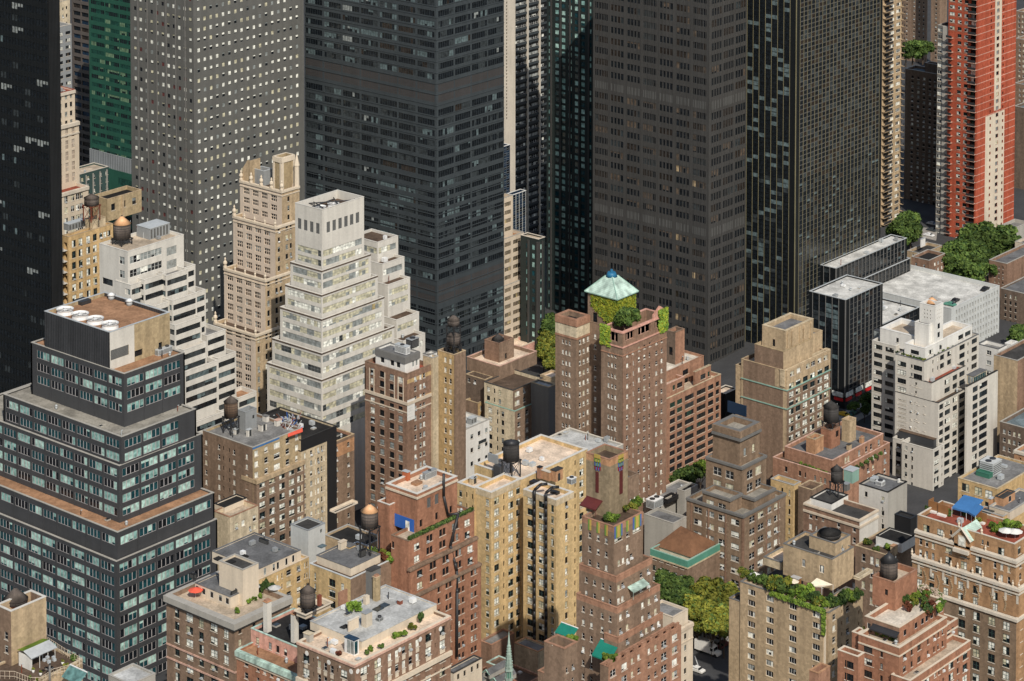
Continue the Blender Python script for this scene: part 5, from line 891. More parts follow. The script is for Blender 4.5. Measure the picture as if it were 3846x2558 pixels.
def boxthing(name, label, cat, c, base, t, w, d, h, m, top=None, group=None, extra=None, z=None, rz=0):
    """base = pixel of the near bottom corner; w along x, d along y in crop px, h in crop px"""
    p = roofpt(t, c, *base) if z is None else pt(*q(c, *base), 'z', z); k = mpx(p, c); W, D, H = w*k/.7, d*k/.72, h*k
    o = empty(name, p, label, cat, group); mb = MB(); mb.box((0, 0, 0), (W, D, H), m); mb.build('casing' if cat.startswith(('air', 'cool', 'fan')) else 'wall', o)
    if top:
        mb = MB(); mb.box((-.12, -.12, H), (W+.12, D+.12, H+.14), top); mb.build('lid', o)
    if extra == 'fan':
        mb = MB(); n = max(1, int(W/2.2))
        for i in range(n): mb.cyl((W*(i+.5)/n, D/2), min(W/n, D)*.38, min(W/n, D)*.38, H+(.14 if top else 0)+.005, H+.35, 'dark_metal', 14)
        mb.build('fan', o); mb = MB()
        for i in range(5): mb.box((.15, -.03, H*(.15+.15*i)), (W-.15, -.003, H*(.22+.15*i)), 'louvre_grey'); mb.box((-.03, .15, H*(.15+.15*i)), (-.003, D-.15, H*(.22+.15*i)), 'louvre_grey')
        mb.build('louvre', o)
    if extra == 'door':
        mb = MB(); mb.box((W*.3, -.05, .05), (W*.3+.9, -.004, 2.05), 'fr_dark'); mb.build('door', o)
    if extra == 'vents':
        mb = MB()
        for i in range(int(W/1.3)): mb.box((.3+i*1.3, -.04, .3), (1.1+i*1.3, -.004, H-.3), 'louvre_grey')
        mb.build('louvre', o)
    if extra == 'glass':
        mb = MB()
        for i in range(int(W/1.1)): mb.box((.12+i*1.1, -.05, .3), (1.05+i*1.1, -.004, H-.25), 'glass_teal')
        for i in range(int(D/1.1)): mb.box((-.05, .12+i*1.1, .3), (-.004, 1.05+i*1.1, H-.25), 'bl_grey')
        mb.build('window', o)
    if extra == 'pots':
        mb = MB(); mb.box((.15, .15, H+.14), (W-.15, D-.15, H+.5), 'rose_brick'); mb.build('chimney_pot', o)
    o.rotation_euler = (0, 0, rz); return o
def ring_fan(label, c, pos, t, w, h, z=None):
    p = roofpt(t, c, *pos); k = mpx(p, c); r = w*k/2
    o = empty('cooling_fan', p, label, 'cooling fan', 'white ring fans'); m = MB(); m.cyl((0, 0), r, r*.92, 0, h*k*.6, 'white_metal', 28, cap=False); m.cyl((0, 0), r*.92, r*1.02, h*k*.6, h*k, 'white_metal', 28, cap=False); m.cyl((0, 0), r*.9, r*.9, 0, h*k*.55, 'grey_metal', 28); m.build('shroud', o)
    m = MB(); m.cyl((0, 0), r*.18, r*.18, h*k*.55, h*k*.9, 'white_metal', 12)
    for j in range(6):
        a = j*math.pi/3; m.bar((0, 0, h*k*.8), (r*.85*math.cos(a), r*.85*math.sin(a), h*k*.72), r*.06, 'cloth_grey', 4)
    m.build('blade', o); return o
# ------------------------------------------------------------------ foliage
def crown_mesh(name, mats, seed, n=2600, leaf=.10, lobes=13, flat=.85):
    rs = np.random.RandomState(seed); L = []
    for i in range(lobes):
        a = rs.uniform(0, 2*math.pi); rr = rs.uniform(.15, .72)**.8; z = rs.uniform(-.45, .62); L.append((rr*math.cos(a)*(1-.35*abs(z)), rr*math.sin(a)*(1-.35*abs(z)), z*flat, rs.uniform(.26, .46)))
    V = []; Fc = []; M = []
    for i in range(n):
        l = L[rs.randint(lobes)]; d = rs.normal(size=3); d /= np.linalg.norm(d); d[2] = abs(d[2])*.8+d[2]*.2 if rs.rand() < .6 else d[2]
        c = np.array(l[:3])+d*l[3]*rs.uniform(.72, 1.06); nn = d*.8+rs.normal(size=3)*.55; nn /= np.linalg.norm(nn)
        t = np.cross(nn, rs.normal(size=3)); t /= np.linalg.norm(t); bb = np.cross(nn, t); s = leaf*rs.uniform(.6, 1.3)
        k = len(V); V += [tuple(c-t*s-bb*s*.6), tuple(c+t*s*.9-bb*s*.7), tuple(c+t*s+bb*s*.6), tuple(c-t*s*.8+bb*s*.7)]; Fc.append((k, k+1, k+2, k+3)); M.append(0 if rs.rand() < .8 or len(mats) < 2 else 1)
    me = bpy.data.meshes.new(name); me.from_pydata(V, [], Fc)
    for m in mats: me.materials.append(MATS[m])
    me.polygons.foreach_set('material_index', M); me.update(); return me
CM = {k: [crown_mesh('crown', v, 40+i*7+j) for j in range(3)] for i, (k, v) in enumerate(dict(green=('leaf', 'leaf_dark'), yellow=('leaf_yellow', 'leaf'), bright=('leaf_bright', 'leaf')).items())}
SMs = {k: [crown_mesh('shrub', v, 90+i*5+j, n=420, leaf=.19, lobes=7) for j in range(2)] for i, (k, v) in enumerate(dict(green=('leaf', 'leaf_dark'), yellow=('leaf_yellow', 'leaf'), bright=('leaf_bright', 'leaf'), dark=('leaf_dark', 'leaf'), red=('leaf_red',), bloom=('bloom', 'leaf'), ivy=('ivy', 'leaf_bright')).items())}
def trunk_mesh():
    m = MB(); m.cyl((0, 0), .055, .035, 0, .55, 'bark', 8, cap=False)
    for a in range(5):
        t = a*1.26; m.bar((0, 0, .45+.03*a), (.36*math.cos(t), .36*math.sin(t), .95+.05*(a % 2)), .018, 'bark', 5)
    me_o = m.build('trunk'); me = me_o.data; bpy.data.objects.remove(me_o); return me
TRK = trunk_mesh()
def tree(label, p, rad, h, kind='green', group='street trees', seed=0, sq=.9):
    o = empty('tree', p, label, 'tree', group); t = bpy.data.objects.new('trunk', TRK); COL.objects.link(t); t.parent = o; t.scale = (rad*1.3, rad*1.3, h*.62)
    c = bpy.data.objects.new('crown', CM[kind][seed % 3]); COL.objects.link(c); c.parent = o; c.location = (0, 0, h-rad*sq*.95); c.scale = (rad, rad, rad*sq); c.rotation_euler = (0, 0, seed*1.7)
    return o
def shrub(label, p, r, kind='green', sq=.9, group='roof garden plants', cat='shrub', seed=0, name='shrub'):
    o = bpy.data.objects.new(name, SMs[kind][seed % 2]); COL.objects.link(o); o.location = (p[0], p[1], p[2]+r*sq*.75); o.scale = (r, r, r*sq); o.rotation_euler = (0, 0, seed*2.1)
    return tag(o, label, cat, group)
# ------------------------------------------------------------------ water tanks
tank('grey water tank on a red steel frame beside the tan brick penthouse', 'c1', (410, 655), M1b and BLD[[x.name for x in BLD].index('apartment_building')].t[-1] if False else M1a, 158, 492, 418, 375, frame='rust', zbase=pt(*q('c1', 412, 650), 'z', M1a.zr+4.5))
tank('wooden water tank with an orange cone cap on the white cascading building', 'c1', (738, 905), M2a, 186, 846, 690, 610, capm='orange_cap')
tank('brown wooden water tank on black legs above the brown block with the red sun shade', 'd1', (422, 500), M14a, 150, 326, 168, 105, wood='tank_brown')
tank('weathered water tank in a tall black frame on the narrow ochre building', 'c4', (1008, 645), M5b, 150, 550, 452, 430)
o = tank('upper grey water tank with a domed top held high on the narrow ochre building', 'c4', (1008, 645), M5b, 132, 345, 285, 238)
tank('dark water tank with a flat lid on the yellow brick block', 'Z8', (820, 430), M17c, 188, 236, 42, 8, wood='tank_dark', capm='dark_metal')
tank('grey water tank with flat orange cap on a tall black trestle', 'A32', (782, 700), M16l, 118, 508, 402, 356, capm='orange_cap', zbase=pt(*q('A32', 782, 700), 'd', 668))
tank('squat grey water tank with a pointed lid on the cream rooftop hut', 'd4', (302, 835), M22t, 165, 768, 608, 540)
tank('black water tank above the brick tank house of the rose brick apartment house', 'c7', (1200, 1468), M12h, 165, 1376, 1222, 1160, wood='tank_dark', capm='tank_dark')
tank('dark water tank on black legs beside the green copper roof hut', 'd8', (1262, 742), M32b, 130, 592, 470, 415, wood='tank_dark', capm='tank_dark')
tank('grey water tank standing on the open brick tank house of the red stepped block', 'e2', (378, 472), M29t, 188, 462, 285, 196, capm='dark_metal', leg=False)
tank('brown slatted water tank sunk behind the blank tan wall at the bottom left', 'd2', (216, 500), M23a, 330, 450, 400, 245, wood='tank_wood', leg=False, zbase=pt(*q('d2', 216, 480), 'z', M23a.zr))
tank('low dark round tank lid on the stacked tan penthouse', 'd8', (1190, 1195), M28t, 232, 1190, 1150, 1110, wood='tank_dark', capm='roof_black', leg=False)
tank('orange cone tank cap set in the square white tower', 'c8', (838, 262), M11t, 150, 258, 250, 196, wood='tank_brown', capm='orange_cap', leg=False)
tank('dark tank with a pointed lid sunk in the brown brick tank house', 'c4', (1484, 530), M6d, 125, 528, 500, 445, wood='tank_dark', capm='tank_dark', leg=False)
# ------------------------------------------------------------------ roof machinery
nm = ['leftmost', 'second', 'third', 'rightmost']
for i, (x, y) in enumerate(((446, 597), (550, 628), (652, 660), (754, 694))): ring_fan('%s white ring fan of the row on the dark stepped office penthouse' % nm[i], 'A21', (x, y), G0, 118, 34)
ring_fan('left white round fan in the roof well of the white stepped office', 'c3', (1152, 675), M4a, 124, 34); ring_fan('right white round fan in the roof well of the white stepped office', 'c3', (1290, 640), M4a, 128, 34)
m = MB()
for a, b_ in (((930, 600), (1480, 560)), ((1035, 640), (1300, 545)), ((1050, 560), (1210, 660)), ((1290, 530), (1350, 620)), ((1470, 500), (1540, 570))):
    p0 = pt(*q('c3', *a), 'z', M4a.zt-.8); p1 = pt(*q('c3', *b_), 'z', M4a.zt-.8); m.bar(p0-np.array([0, 0, .5]), p1-np.array([0, 0, .5]), .2, 'dark_metal', 4)
child(M4a.b, 'roof_truss', m)
BX = boxthing
BX('fan_housing', 'dark tapered duct hood on the dark stepped office penthouse', 'fan housing', 'A21', (560, 545), G0, 60, 60, 26, 'dark_metal')
m = MB()
for (x, y) in ((762, 500), (886, 540)):
    m = MB(); p = roofpt(G0, 'A21', x, y); k = mpx(p, 'A21'); m.cyl(p[:2], .9, .9, p[2], p[2]+1.3, 'galv', 14); m.cyl(p[:2], 1.25, .3, p[2]+1.3, p[2]+1.9, 'white_metal', 14); child(GB, 'roof_vent', m)
AC = 'air conditioner'
BX('ac_unit', 'pale air conditioning unit on the orange terrace below the dark office penthouse', AC, 'A21', (1085, 890), G1, 90, 26, 40, 'galv', extra='fan')
BX('ac_unit', 'grey louvred chiller on the white cascading building beside its orange-capped tank', AC, 'c1', (1035, 860), M2a, 200, 150, 120, 'grey_metal', top='galv', extra='vents')
BX('ac_unit', 'long louvred cooling unit on the tan brick building beside the red-framed tank', AC, 'c1', (165, 765), M1a, 165, 60, 70, 'grey_metal', top='galv', extra='vents')
BX('ac_unit', 'white rooftop chiller on the white penthouse of the banner building', AC, 'c4', (500, 665), M5p, 45, 120, 80, 'white_metal', top='galv', extra='fan')
BX('ac_unit', 'dark rooftop condenser behind the white chiller on the banner building', AC, 'c4', (560, 600), M5p, 80, 60, 90, 'dark_metal', top='grey_metal', extra='fan')
BX('cooling_unit', 'grey rooftop cooling unit on the small bright white building', AC, 'c4', (1195, 1415), M7a, 68, 45, 62, 'grey_metal', top='galv', extra='vents')
BX('ac_unit', 'white condenser box on the low wing of the red brick block', AC, 'A32', (945, 330), M16l, 28, 38, 46, 'white_metal', extra='fan')
BX('ac_unit', 'large grey four-fan chiller on the white-edged roof of the red brick block', AC, 'A32', (1165, 195), M16t, 80, 22, 46, 'galv', top='grey_metal', extra='fan')
BX('duct', 'curved rusty exhaust duct on the white-edged roof of the red brick block', 'duct', 'A32', (1040, 200), M16t, 20, 34, 60, 'orange_metal', top='galv')
BX('ac_unit', 'tan steel skid unit on the white-edged roof of the red brick block', AC, 'A32', (1100, 235), M16t, 45, 36, 18, 'roof_orange')
BX('equipment_house', 'black steel plinth house under the dark flat-lid water tank', 'roof house', 'Z8', (690, 445), M17c, 50, 70, 130, 'panel_dark')
BX('roof_screen', 'grey louvred screen beside the dark flat-lid water tank', 'roof screen', 'Z8', (660, 285), M17c, 16, 100, 95, 'grey_metal', z=M17c.zr+3)
BX('stair_house', 'brick stair house with a dark doorway on the yellow brick block', 'roof house', 'Z8', (1330, 490), M17c, 90, 55, 125, 'orange_brick', top='roof_dark', extra='door')
BX('stair_house', 'long low brick house joined to the stair house on the yellow brick block', 'roof house', 'Z8', (1255, 480), M17c, 30, 105, 100, 'orange_brick', top='limestone')
BX('chimney', 'brick chimney with a black cap on the yellow brick block', 'chimney', 'Z8', (1150, 455), M17c, 34, 34, 130, 'rose_brick', top='black_paint')
BX('hut', 'small tan hut with a dark doorway at the left edge of the yellow brick roof', 'roof house', 'Z8', (380, 520), M17c, 54, 36, 66, 'tan_pale', top='galv', extra='door', z=M17c.zr)
BX('ac_unit', 'pale duct box with a grey elbow near the right edge of the yellow brick roof', AC, 'Z8', (1510, 520), M17c, 60, 50, 60, 'galv', top='white_metal', extra='fan')
BX('ac_unit', 'white condenser on the yellow brick roof behind the stair house', AC, 'Z8', (1060, 320), M17c, 50, 40, 40, 'galv')
BX('fan_housing', 'black exhaust fan above the left black flue of the yellow block', 'fan housing', 'Z8', (1120, 540), M17b, 60, 90, 34, 'black_paint')
BX('fan_housing', 'black exhaust fan above the right black flue of the yellow block', 'fan housing', 'Z8', (1340, 640), M17b, 40, 70, 30, 'black_paint')
BX('stair_house', 'brown brick stair house on the wide flat grey roof', 'roof house', 'Z8', (1450, 250), M17g, 55, 60, 140, 'brown', top='roof_dark', z=M17g.zr)
BX('skylight', 'dark skylight on the wide flat grey roof', 'skylight', 'Z8', (1310, 180), M17g, 50, 40, 16, 'galv', top='roof_black')
m = MB()
for x in (1085, 1217):
    pts = [plane_pt(M17b, 'L', 'Z8', x, y, .35) for y in [580+.25*(x-1085)]+list(range(700, 3400, 90))]
    pts = [p for p in pts if p[2] > 1]
    for a, b_ in zip(pts[:-1], pts[1:]): m.bar(a, b_, .42, 'black_paint', 8)
    a = pts[0]; m.bar(a, a+np.array([1.6, -.8, 1.2]), .42, 'black_paint', 8); m.bar(a+np.array([1.6, -.8, 1.2]), a+np.array([3.4, -1.5, 1.0]), .42, 'black_paint', 8)
child(M17b.b, 'flue_pipe', m)
m = MB(); P = [plane_pt(M16a, 'R', 'A32', x, y, o_) for x, y, o_ in ((1288, 560, -4.5), (1330, 570, .5), (1340, 650, .6), (1362, 745, 1.4), (1375, 800, 1.6), (1376, 900, 2.4), (1376, 1400, 2.4))]
P = [plane_pt(M16t, 'R', 'A32', x, y, .4) for x, y in ((1288, 150), (1288, 300), (1316, 430))]; P = P+[np.array([P[-1][0]+1, M16a.y0-.5, M16a.zt+1.5])]+[plane_pt(M16a, 'R', 'A32', x, y, o_) for x, y, o_ in ((1334, 640, .6), (1352, 720, .6), (1366, 760, 1.5), (1378, 810, 1.6), (1378, 930, 1.8), (1380, 960, 2.6), (1377, 1400, 2.6))]
for a, b_ in zip(P[:-1], P[1:]): m.bar(a, b_, .36, 'dark_metal', 8)
child(M16a.b, 'flue_pipe', m)
m = MB(); a = plane_pt(M14c, 'R', 'd1', 1465, 530, .5); m.bar(a, (a[0], a[1], 2), .32, 'rust', 8); child(M14c.b, 'flue_pipe', m)
# chimneys and roof huts of the lower left
BX('chimney', 'tall left white chimney with a brick top on the pink stucco house', 'chimney', 'd3', (1150, 1135), M21b, 48, 42, 330, 'white_wall', top='orange_brick', extra='pots')
BX('chimney', 'tall right white chimney with a brick top beside the cream rooftop hut', 'chimney', 'd3', (1440, 1245), M21b, 48, 36, 310, 'white_wall', top='orange_brick', extra='pots')
BX('chimney', 'tall stained yellow chimney rising from the slate grey courtyard roof', 'chimney', 'd4', (750, 480), M19c, 66, 52, 350, 'yellow_brick', top='roof_slate', z=M19c.zr-6)
BX('chimney', 'dark sooty brick chimney with a metal pot behind the cream rooftop house', 'chimney', 'd4', (1035, 720), M22b, 46, 36, 260, 'olive_tan', top='tan', extra='pots')
BX('elevator_house', 'dark metal tank room with tall antennas behind the cream rooftop house', 'roof house', 'd4', (985, 690), M22b, 100, 60, 300, 'concrete_dark', top='roof_dark')
BX('roof_hatch', 'tan metal clad box on the silver roof of the cream rooftop house', 'roof house', 'd4', (925, 1000), M22b, 70, 48, 150, 'beige_panel', top='grey_metal')
BX('roof_wall', 'stained cream fire wall on the silver roof of the cream rooftop house', 'wall', 'd4', (740, 1045), M22b, 110, 10, 115, 'cream', top='limestone')
BX('skylight', 'square skylight nearest the tan box on the silver roof', 'skylight', 'd4', (1050, 830), M22b, 60, 50, 8, 'galv', top='glass_grey')
BX('skylight', 'square skylight farther back on the silver roof', 'skylight', 'd4', (1118, 790), M22b, 60, 50, 8, 'galv', top='glass_grey')
BX('skylight', 'dark roof hatch at the front of the silver roof', 'skylight', 'd4', (690, 1020), M22b, 60, 40, 10, 'galv', top='roof_black')
BX('vent_house', 'small red-sided vent box with a lilac top on the silver roof', 'roof vent', 'd4', (1290, 755), M22b, 32, 32, 44, 'rust', top='cloth_grey')
BX('ac_unit', 'round-fan condenser beside the tan box on the silver roof', AC, 'd4', (1070, 935), M22b, 44, 40, 34, 'grey_metal', extra='fan')
BX('storage_box', 'grey wooden storage box on the terrace of the white medallion block', 'storage box', 'd4', (320, 1160), M22a, 44, 64, 84, 'concrete', top='beige')
BX('sunroom', 'glass sunroom at the corner of the cream rooftop house', 'sunroom', 'd4', (800, 1300), M22a, 50, 104, 165, 'white_metal', top='glass_blue', extra='glass')
BX('party_wall', 'rose brick fire wall by the yellow chimney', 'wall', 'd4', (640, 810), M22a, 90, 14, 190, 'rose_brick', z=M22a.zr+1)
BX('chimney', 'small red brick chimney beside the squat grey water tank', 'chimney', 'd4', (425, 770), M22a, 28, 24, 115, 'rust', z=M22a.zr+4)
BX('chimney', 'cream roof chimney behind the silver roof', 'chimney', 'd4', (925, 755), M22b, 40, 30, 90, 'cream_pale')
BX('skylight_box', 'brown tilted skylight on the slate roof of the cornice block', 'skylight', 'd3', (720, 650), M20b, 60, 60, 16, 'cream_pale', top='wood')
BX('condenser_row', 'row of black condensers on the front left parapet of the cornice block roof house', AC, 'd3', (365, 560), M20b, 30, 50, 50, 'black_paint', extra='fan')
BX('condenser_row', 'row of black condensers on the slate roof edge above the terrace', AC, 'd3', (770, 735), M20b, 100, 12, 40, 'black_paint', extra='fan')
BX('condenser_row', 'black condensers on a cream stand beside the courtyard wing', AC, 'd3', (1150, 190), M19b, 20, 90, 44, 'black_paint', extra='fan')
BX('condenser_row', 'black condenser cluster on the slate roof near the yellow chimney', AC, 'd4', (870, 250), M19d, 60, 20, 80, 'black_paint', extra='fan')
BX('roof_stand', 'cream stair house on the slate roof near the yellow chimney', 'roof house', 'd4', (660, 170), M19d, 60, 34, 80, 'cream_pale', top='cream')
BX('skylight', 'flat skylight on the courtyard wing roof', 'skylight', 'd3', (1235, 272), M19b, 50, 40, 8, 'galv', top='bl_slate')
BX('skylight', 'flat skylight on the slate roof left of the yellow chimney', 'skylight', 'd4', (450, 150), M19d, 50, 40, 8, 'galv', top='bl_slate')
for i, (x, y) in enumerate(((1040, 345), (760, 365), (900, 400))): BX('skylight', ('dark roof grating at the back of the cream tower house', 'dark roof grating at the left of the cream tower house', 'dark roof grating at the front of the cream tower house')[i], 'skylight', 'd3', (x-140, y), M20c, 50, 44, 10, 'dark_metal', top='roof_black')
# brown block with red sun shade
BX('roof_hut', 'white roof hut with a grey lid beside the brown water tank', 'roof house', 'd1', (470, 525), M14a, 26, 26, 56, 'white_wall', top='galv', extra='door')
BX('roof_hut', 'white roof hut with a grey lid in the middle of the brown block roof', 'roof house', 'd1', (605, 545), M14a, 40, 24, 70, 'white_wall', top='galv', extra='door')
BX('roof_hut', 'white roof hut with a grey lid near the blue parapet stripe', 'roof house', 'd1', (750, 490), M14a, 54, 40, 70, 'white_wall', top='roof_grey', extra='door')
BX('roof_hut', 'white roof hut at the back of the brown block roof', 'roof house', 'd1', (800, 390), M14a, 30, 44, 60, 'white_wall', top='roof_grey')
BX('roof_hut', 'white roof hut at the back right of the brown block roof', 'roof house', 'd1', (915, 435), M14a, 50, 34, 60, 'white_wall', top='pinkish')
m = MB()
for i in range(46):
    rs = random.Random(i); p = roofpt(M14a, 'd1', rs.uniform(960, 1150), rs.uniform(340, 470)); a = rs.uniform(0, 6.28); h = rs.uniform(.6, 2.2); m.bar(p, p+np.array([math.cos(a)*1.6, math.sin(a)*1.6, h]), .09, rs.choice(('galv', 'rust', 'white_metal', 'dark_metal', 'blue_paint')), 4)
    m.box(tuple(p), tuple(p+np.array([.6, .6, .5])), rs.choice(('galv', 'rose_brick', 'cloth_grey', 'maroon')))
tag(m.build('roof_clutter'), 'jumble of pipes, racks and boxes by the red sun shade', 'roof clutter', kind='stuff')
m = MB(); a = plane_pt(M14a, 'R', 'd1', 1030, 545, 1.6); b_ = plane_pt(M14a, 'R', 'd1', 1190, 488, 1.6); c_ = plane_pt(M14a, 'R', 'd1', 1030, 500, -.5); d_ = plane_pt(M14a, 'R', 'd1', 1185, 440, -.5)
m.face([a, b_, d_, c_], 'red_awning'); m.face([a+np.array([0, 0, -.08]), c_+np.array([0, 0, -.08]), d_+np.array([0, 0, -.08]), b_+np.array([0, 0, -.08])], 'red_awning'); child(M14a.b, 'sun_shade', m)
m = MB(); m.box((M14a.x0, M14a.y0-.06, M14a.zt-.55), (M14a.x1-9, M14a.y0-.004, M14a.zt-.05), 'blue_awning'); child(M14a.b, 'parapet_stripe', m)
# right side roofs
BX('chimney', 'tan brick chimney on the grey roof of the rose brick apartment house', 'chimney', 'd8', (1395, 265), M12b, 36, 24, 60, 'tan', top='roof_dark')
BX('chimney', 'small brick chimney at the back of the rose brick apartment house', 'chimney', 'd8', (1530, 190), M12b, 36, 24, 56, 'orange_brick', top='tan', extra='pots')
BX('greenhouse', 'green patinated copper roof hut beside the dark water tank', 'roof house', 'd8', (1430, 620), M32b, 90, 80, 130, 'copper', top='galv', z=M32b.zr-2)
BX('ac_unit', 'grey condenser box below the copper roof hut', AC, 'd8', (1370, 700), M32b, 44, 40, 70, 'concrete_dark', top='grey_metal')
BX('ac_unit', 'white mechanical unit on the white-walled building roof', AC, 'Z6', (200, 265), M32c, 50, 60, 46, 'white_metal', extra='fan')
BX('ac_unit', 'grey mechanical frame on the white-walled building roof', AC, 'Z6', (110, 215), M32c, 70, 40, 36, 'galv', extra='vents')
BX('chimney', 'white chimney post at the corner of the white-walled building roof', 'chimney', 'Z6', (395, 225), M32c, 22, 14, 40, 'white_paint')
BX('cooling_tower', 'pale grey twin-fan cooling tower behind the green roof hut', 'cooling tower', 'e3', (1398, 1060), M34a, 160, 150, 170, 'galv', top='pale_grey', extra='fan')
BX('chimney', 'brick chimney with a steel cap on the hotel penthouse', 'chimney', 'Z6', (1450, 500), M30a, 46, 26, 90, 'orange_brick', top='galv', z=M30p.zr)
BX('skylight', 'glass skylight on the hotel penthouse', 'skylight', 'Z6', (1440, 590), M30p, 60, 90, 14, 'galv', top='glass_grey')
BX('terrace_house', 'long slate-roofed tan shed on the low wing of the white apartment block', 'roof house', 'e3', (585, 665), M11e, 48, 400, 110, 'panel_dark', top='roof_brown')
BX('greenhouse', 'grey slate terrace greenhouse on the right wing of the white apartment block', 'greenhouse', 'c8', (1285, 1135), M11c, 190, 60, 95, 'beige', top='roof_slate', extra='glass')
BX('greenhouse', 'small terrace greenhouse on the left wing of the white apartment block', 'greenhouse', 'c8', (405, 670), M11w, 40, 160, 80, 'bl_grey', top='panel_dark', extra='glass')
BX('shed', 'small wooden shed with a grey roof in the leafy roof garden', 'shed', 'e1', (850, 560), M28a, 40, 70, 80, 'wood', top='cloth_grey')
BX('ac_unit', 'grey cubic roof unit between the two brown towers', AC, 'd6', (905, 755), LOWB, 110, 80, 86, 'galv', top='white_metal', extra='fan')
BX('cabin', 'grey chiller on the deck behind the loft building stair tower', AC, 'c6', (1450, 990), M9u, 34, 30, 60, 'galv', extra='fan')
BX('billboard', 'dark blue billboard behind the square cap of the brown stepped tower', 'billboard', 'c7', (290, 1330), M13c, 8, 175, 120, 'blue_steel', z=M13c.zr+1)
BX('billboard', 'white billboard above the low tan building by the scarlet tower', 'billboard', 'e4', (412, 655), PARK, 80, 8, 110, 'white_paint', top='galv', z=13)
mat('hip_tile', (.17,.085,.045), rough=.9, var=.2, streak=.1)
# ------------------------------------------------------------------ twin-winged tower: copper pyramid, ivy, crown
t = M8t; m = MB(); ov = .75; z0 = t.zt+.2; cx, cy = (t.x0+t.x1)/2, (t.y0+t.y1)/2
zp = zat(cx, cy, q('c6', 705, 95)[1]); hw = 1.3
a = [(t.x0-ov, t.y0-ov, z0), (t.x1+ov, t.y0-ov, z0), (t.x1+ov, t.y1+ov, z0), (t.x0-ov, t.y1+ov, z0)]; tp = [(cx-hw, cy-hw, zp), (cx+hw, cy-hw, zp), (cx+hw, cy+hw, zp), (cx-hw, cy+hw, zp)]
for i in range(4): m.face([a[i], a[(i+1) % 4], tp[(i+1) % 4], tp[i]], 'copper_pale')
for i in range(4): m.bar(a[i], tp[i], .14, 'copper', 5)
m.face(a[::-1], 'copper'); m.box((t.x0-ov, t.y0-ov, z0-.3), (t.x1+ov, t.y0-ov+.2, z0), 'copper'); m.box((t.x0-ov, t.y0-ov+.2, z0-.3), (t.x0-ov+.2, t.y1+ov, z0), 'copper')
for (fx, fy, sx, sy) in ((0, .35, 1, 0), (.35, 0, 0, 1)):
    c0 = np.array([cx-(1-.55)*(cx-t.x0+ov)*(1 if sx else 0), cy-(1-.55)*(cy-t.y0+ov)*(1 if sy else 0), z0+(zp-z0)*.5]); m.box(tuple(c0-.5), tuple(c0+.5), 'copper')
child(M8a.b, 'pyramid_roof', m)
m = MB(); m.cyl((cx, cy), 1.9, 1.2, zp-.3, zp+1.0, 'blue_tarp', 10); m.cyl((cx, cy), .5, .4, zp+1.0, zp+1.8, 'blue_tarp', 8); child(M8a.b, 'roof_cap', m)
def ivy(b, name, n, f, seed, mats=('ivy', 'leaf_bright'), s=.42):
    rs = np.random.RandomState(seed); m = MB()
    for i in range(n):
        c, nn = f(rs)
        if c is None: continue
        c = np.array(c); nn = np.array(nn, float)+rs.normal(size=3)*.4; nn /= np.linalg.norm(nn); t_ = np.cross(nn, rs.normal(size=3)); t_ /= np.linalg.norm(t_); u_ = np.cross(nn, t_); k = s*rs.uniform(.6, 1.3)
        m.face([c-t_*k-u_*k, c+t_*k-u_*k*.8, c+t_*k+u_*k, c-t_*k*.8+u_*k], mats[0] if rs.rand() < .75 else mats[1])
    o = child(b, name, m)
    if o: o['kind'] = 'stuff'
    return o
H8 = t.zt-M8c.zr
def f1(rs):
    if rs.rand() < .6:
        a = rs.rand()**1.25; d = rs.rand(); lim = .35+.65*(1-a)
        if d > lim: return None, None
        return (t.x0-.18, t.y0+a*(t.y1-t.y0)*.88, t.zt-.6-d*H8), (-1, 0, .2)
    a = rs.rand(); return (t.x0+a*(t.x1-t.x0), t.y0-.18, t.zt-.4-rs.rand()*H8*.6), (0, -1, .2)
ivy(M8a.b, 'ivy', 2000, f1, 1, s=.3)
def f2(rs):
    g = rs.rand()
    if g < .5: a = rs.rand()**1.6*.5; return (M8a.x0-.3, M8a.y1-a*(M8a.y1-M8a.y0)*.9, M8a.zt+.9-rs.rand()**1.4*6), (-1, 0, .5)
    a = rs.rand()**1.5*.2; return (M8a.x1-a*(M8a.x1-M8a.x0), M8a.y0-.3, M8a.zt+2.2-rs.rand()**1.2*7), (0, -1, .4)
ivy(M8a.b, 'ivy', 900, f2, 2, ('leaf_bright', 'ivy'), s=.32)
m = MB(); xa = M8a.x1
for x0_, x1_, h_ in ((xa-6.5, xa-.05, 2.6),): m.box((x0_, M8a.y0+.05, M8a.zt), (x1_, M8a.y0+.6, M8a.zt+h_*.5), 'pink'); m.face([(x0_, M8a.y0+.05, M8a.zt+h_*.5), (x1_, M8a.y0+.05, M8a.zt+h_*.5), ((x0_+x1_)/2, M8a.y0+.05, M8a.zt+h_*1.3)], 'pink'); m.face([(x1_, M8a.y0+.6, M8a.zt+h_*.5), (x0_, M8a.y0+.6, M8a.zt+h_*.5), ((x0_+x1_)/2, M8a.y0+.6, M8a.zt+h_*1.3)], 'pink')
child(M8a.b, 'gable', m); m = MB(); m.box((M8a.x0+9, M8a.y0+7, M8a.zr), (M8a.x0+13, M8a.y0+8.2, M8a.zt+1.5), 'brown_red'); child(M8a.b, 'screen_wall', m)
yy = M8t.y0-4.5; xx = solve_axis(q('c6', 868, 0)[0], 0, yy, M8a.zt+3, 0); zc = zat(xx, yy, q('c6', 0, 540)[1]); tree('round dark tree on the terrace of the twin-winged brick tower', (xx, yy, M8a.zr), 4.3, zc-M8a.zr+3.6, 'green', None, 1, .95)
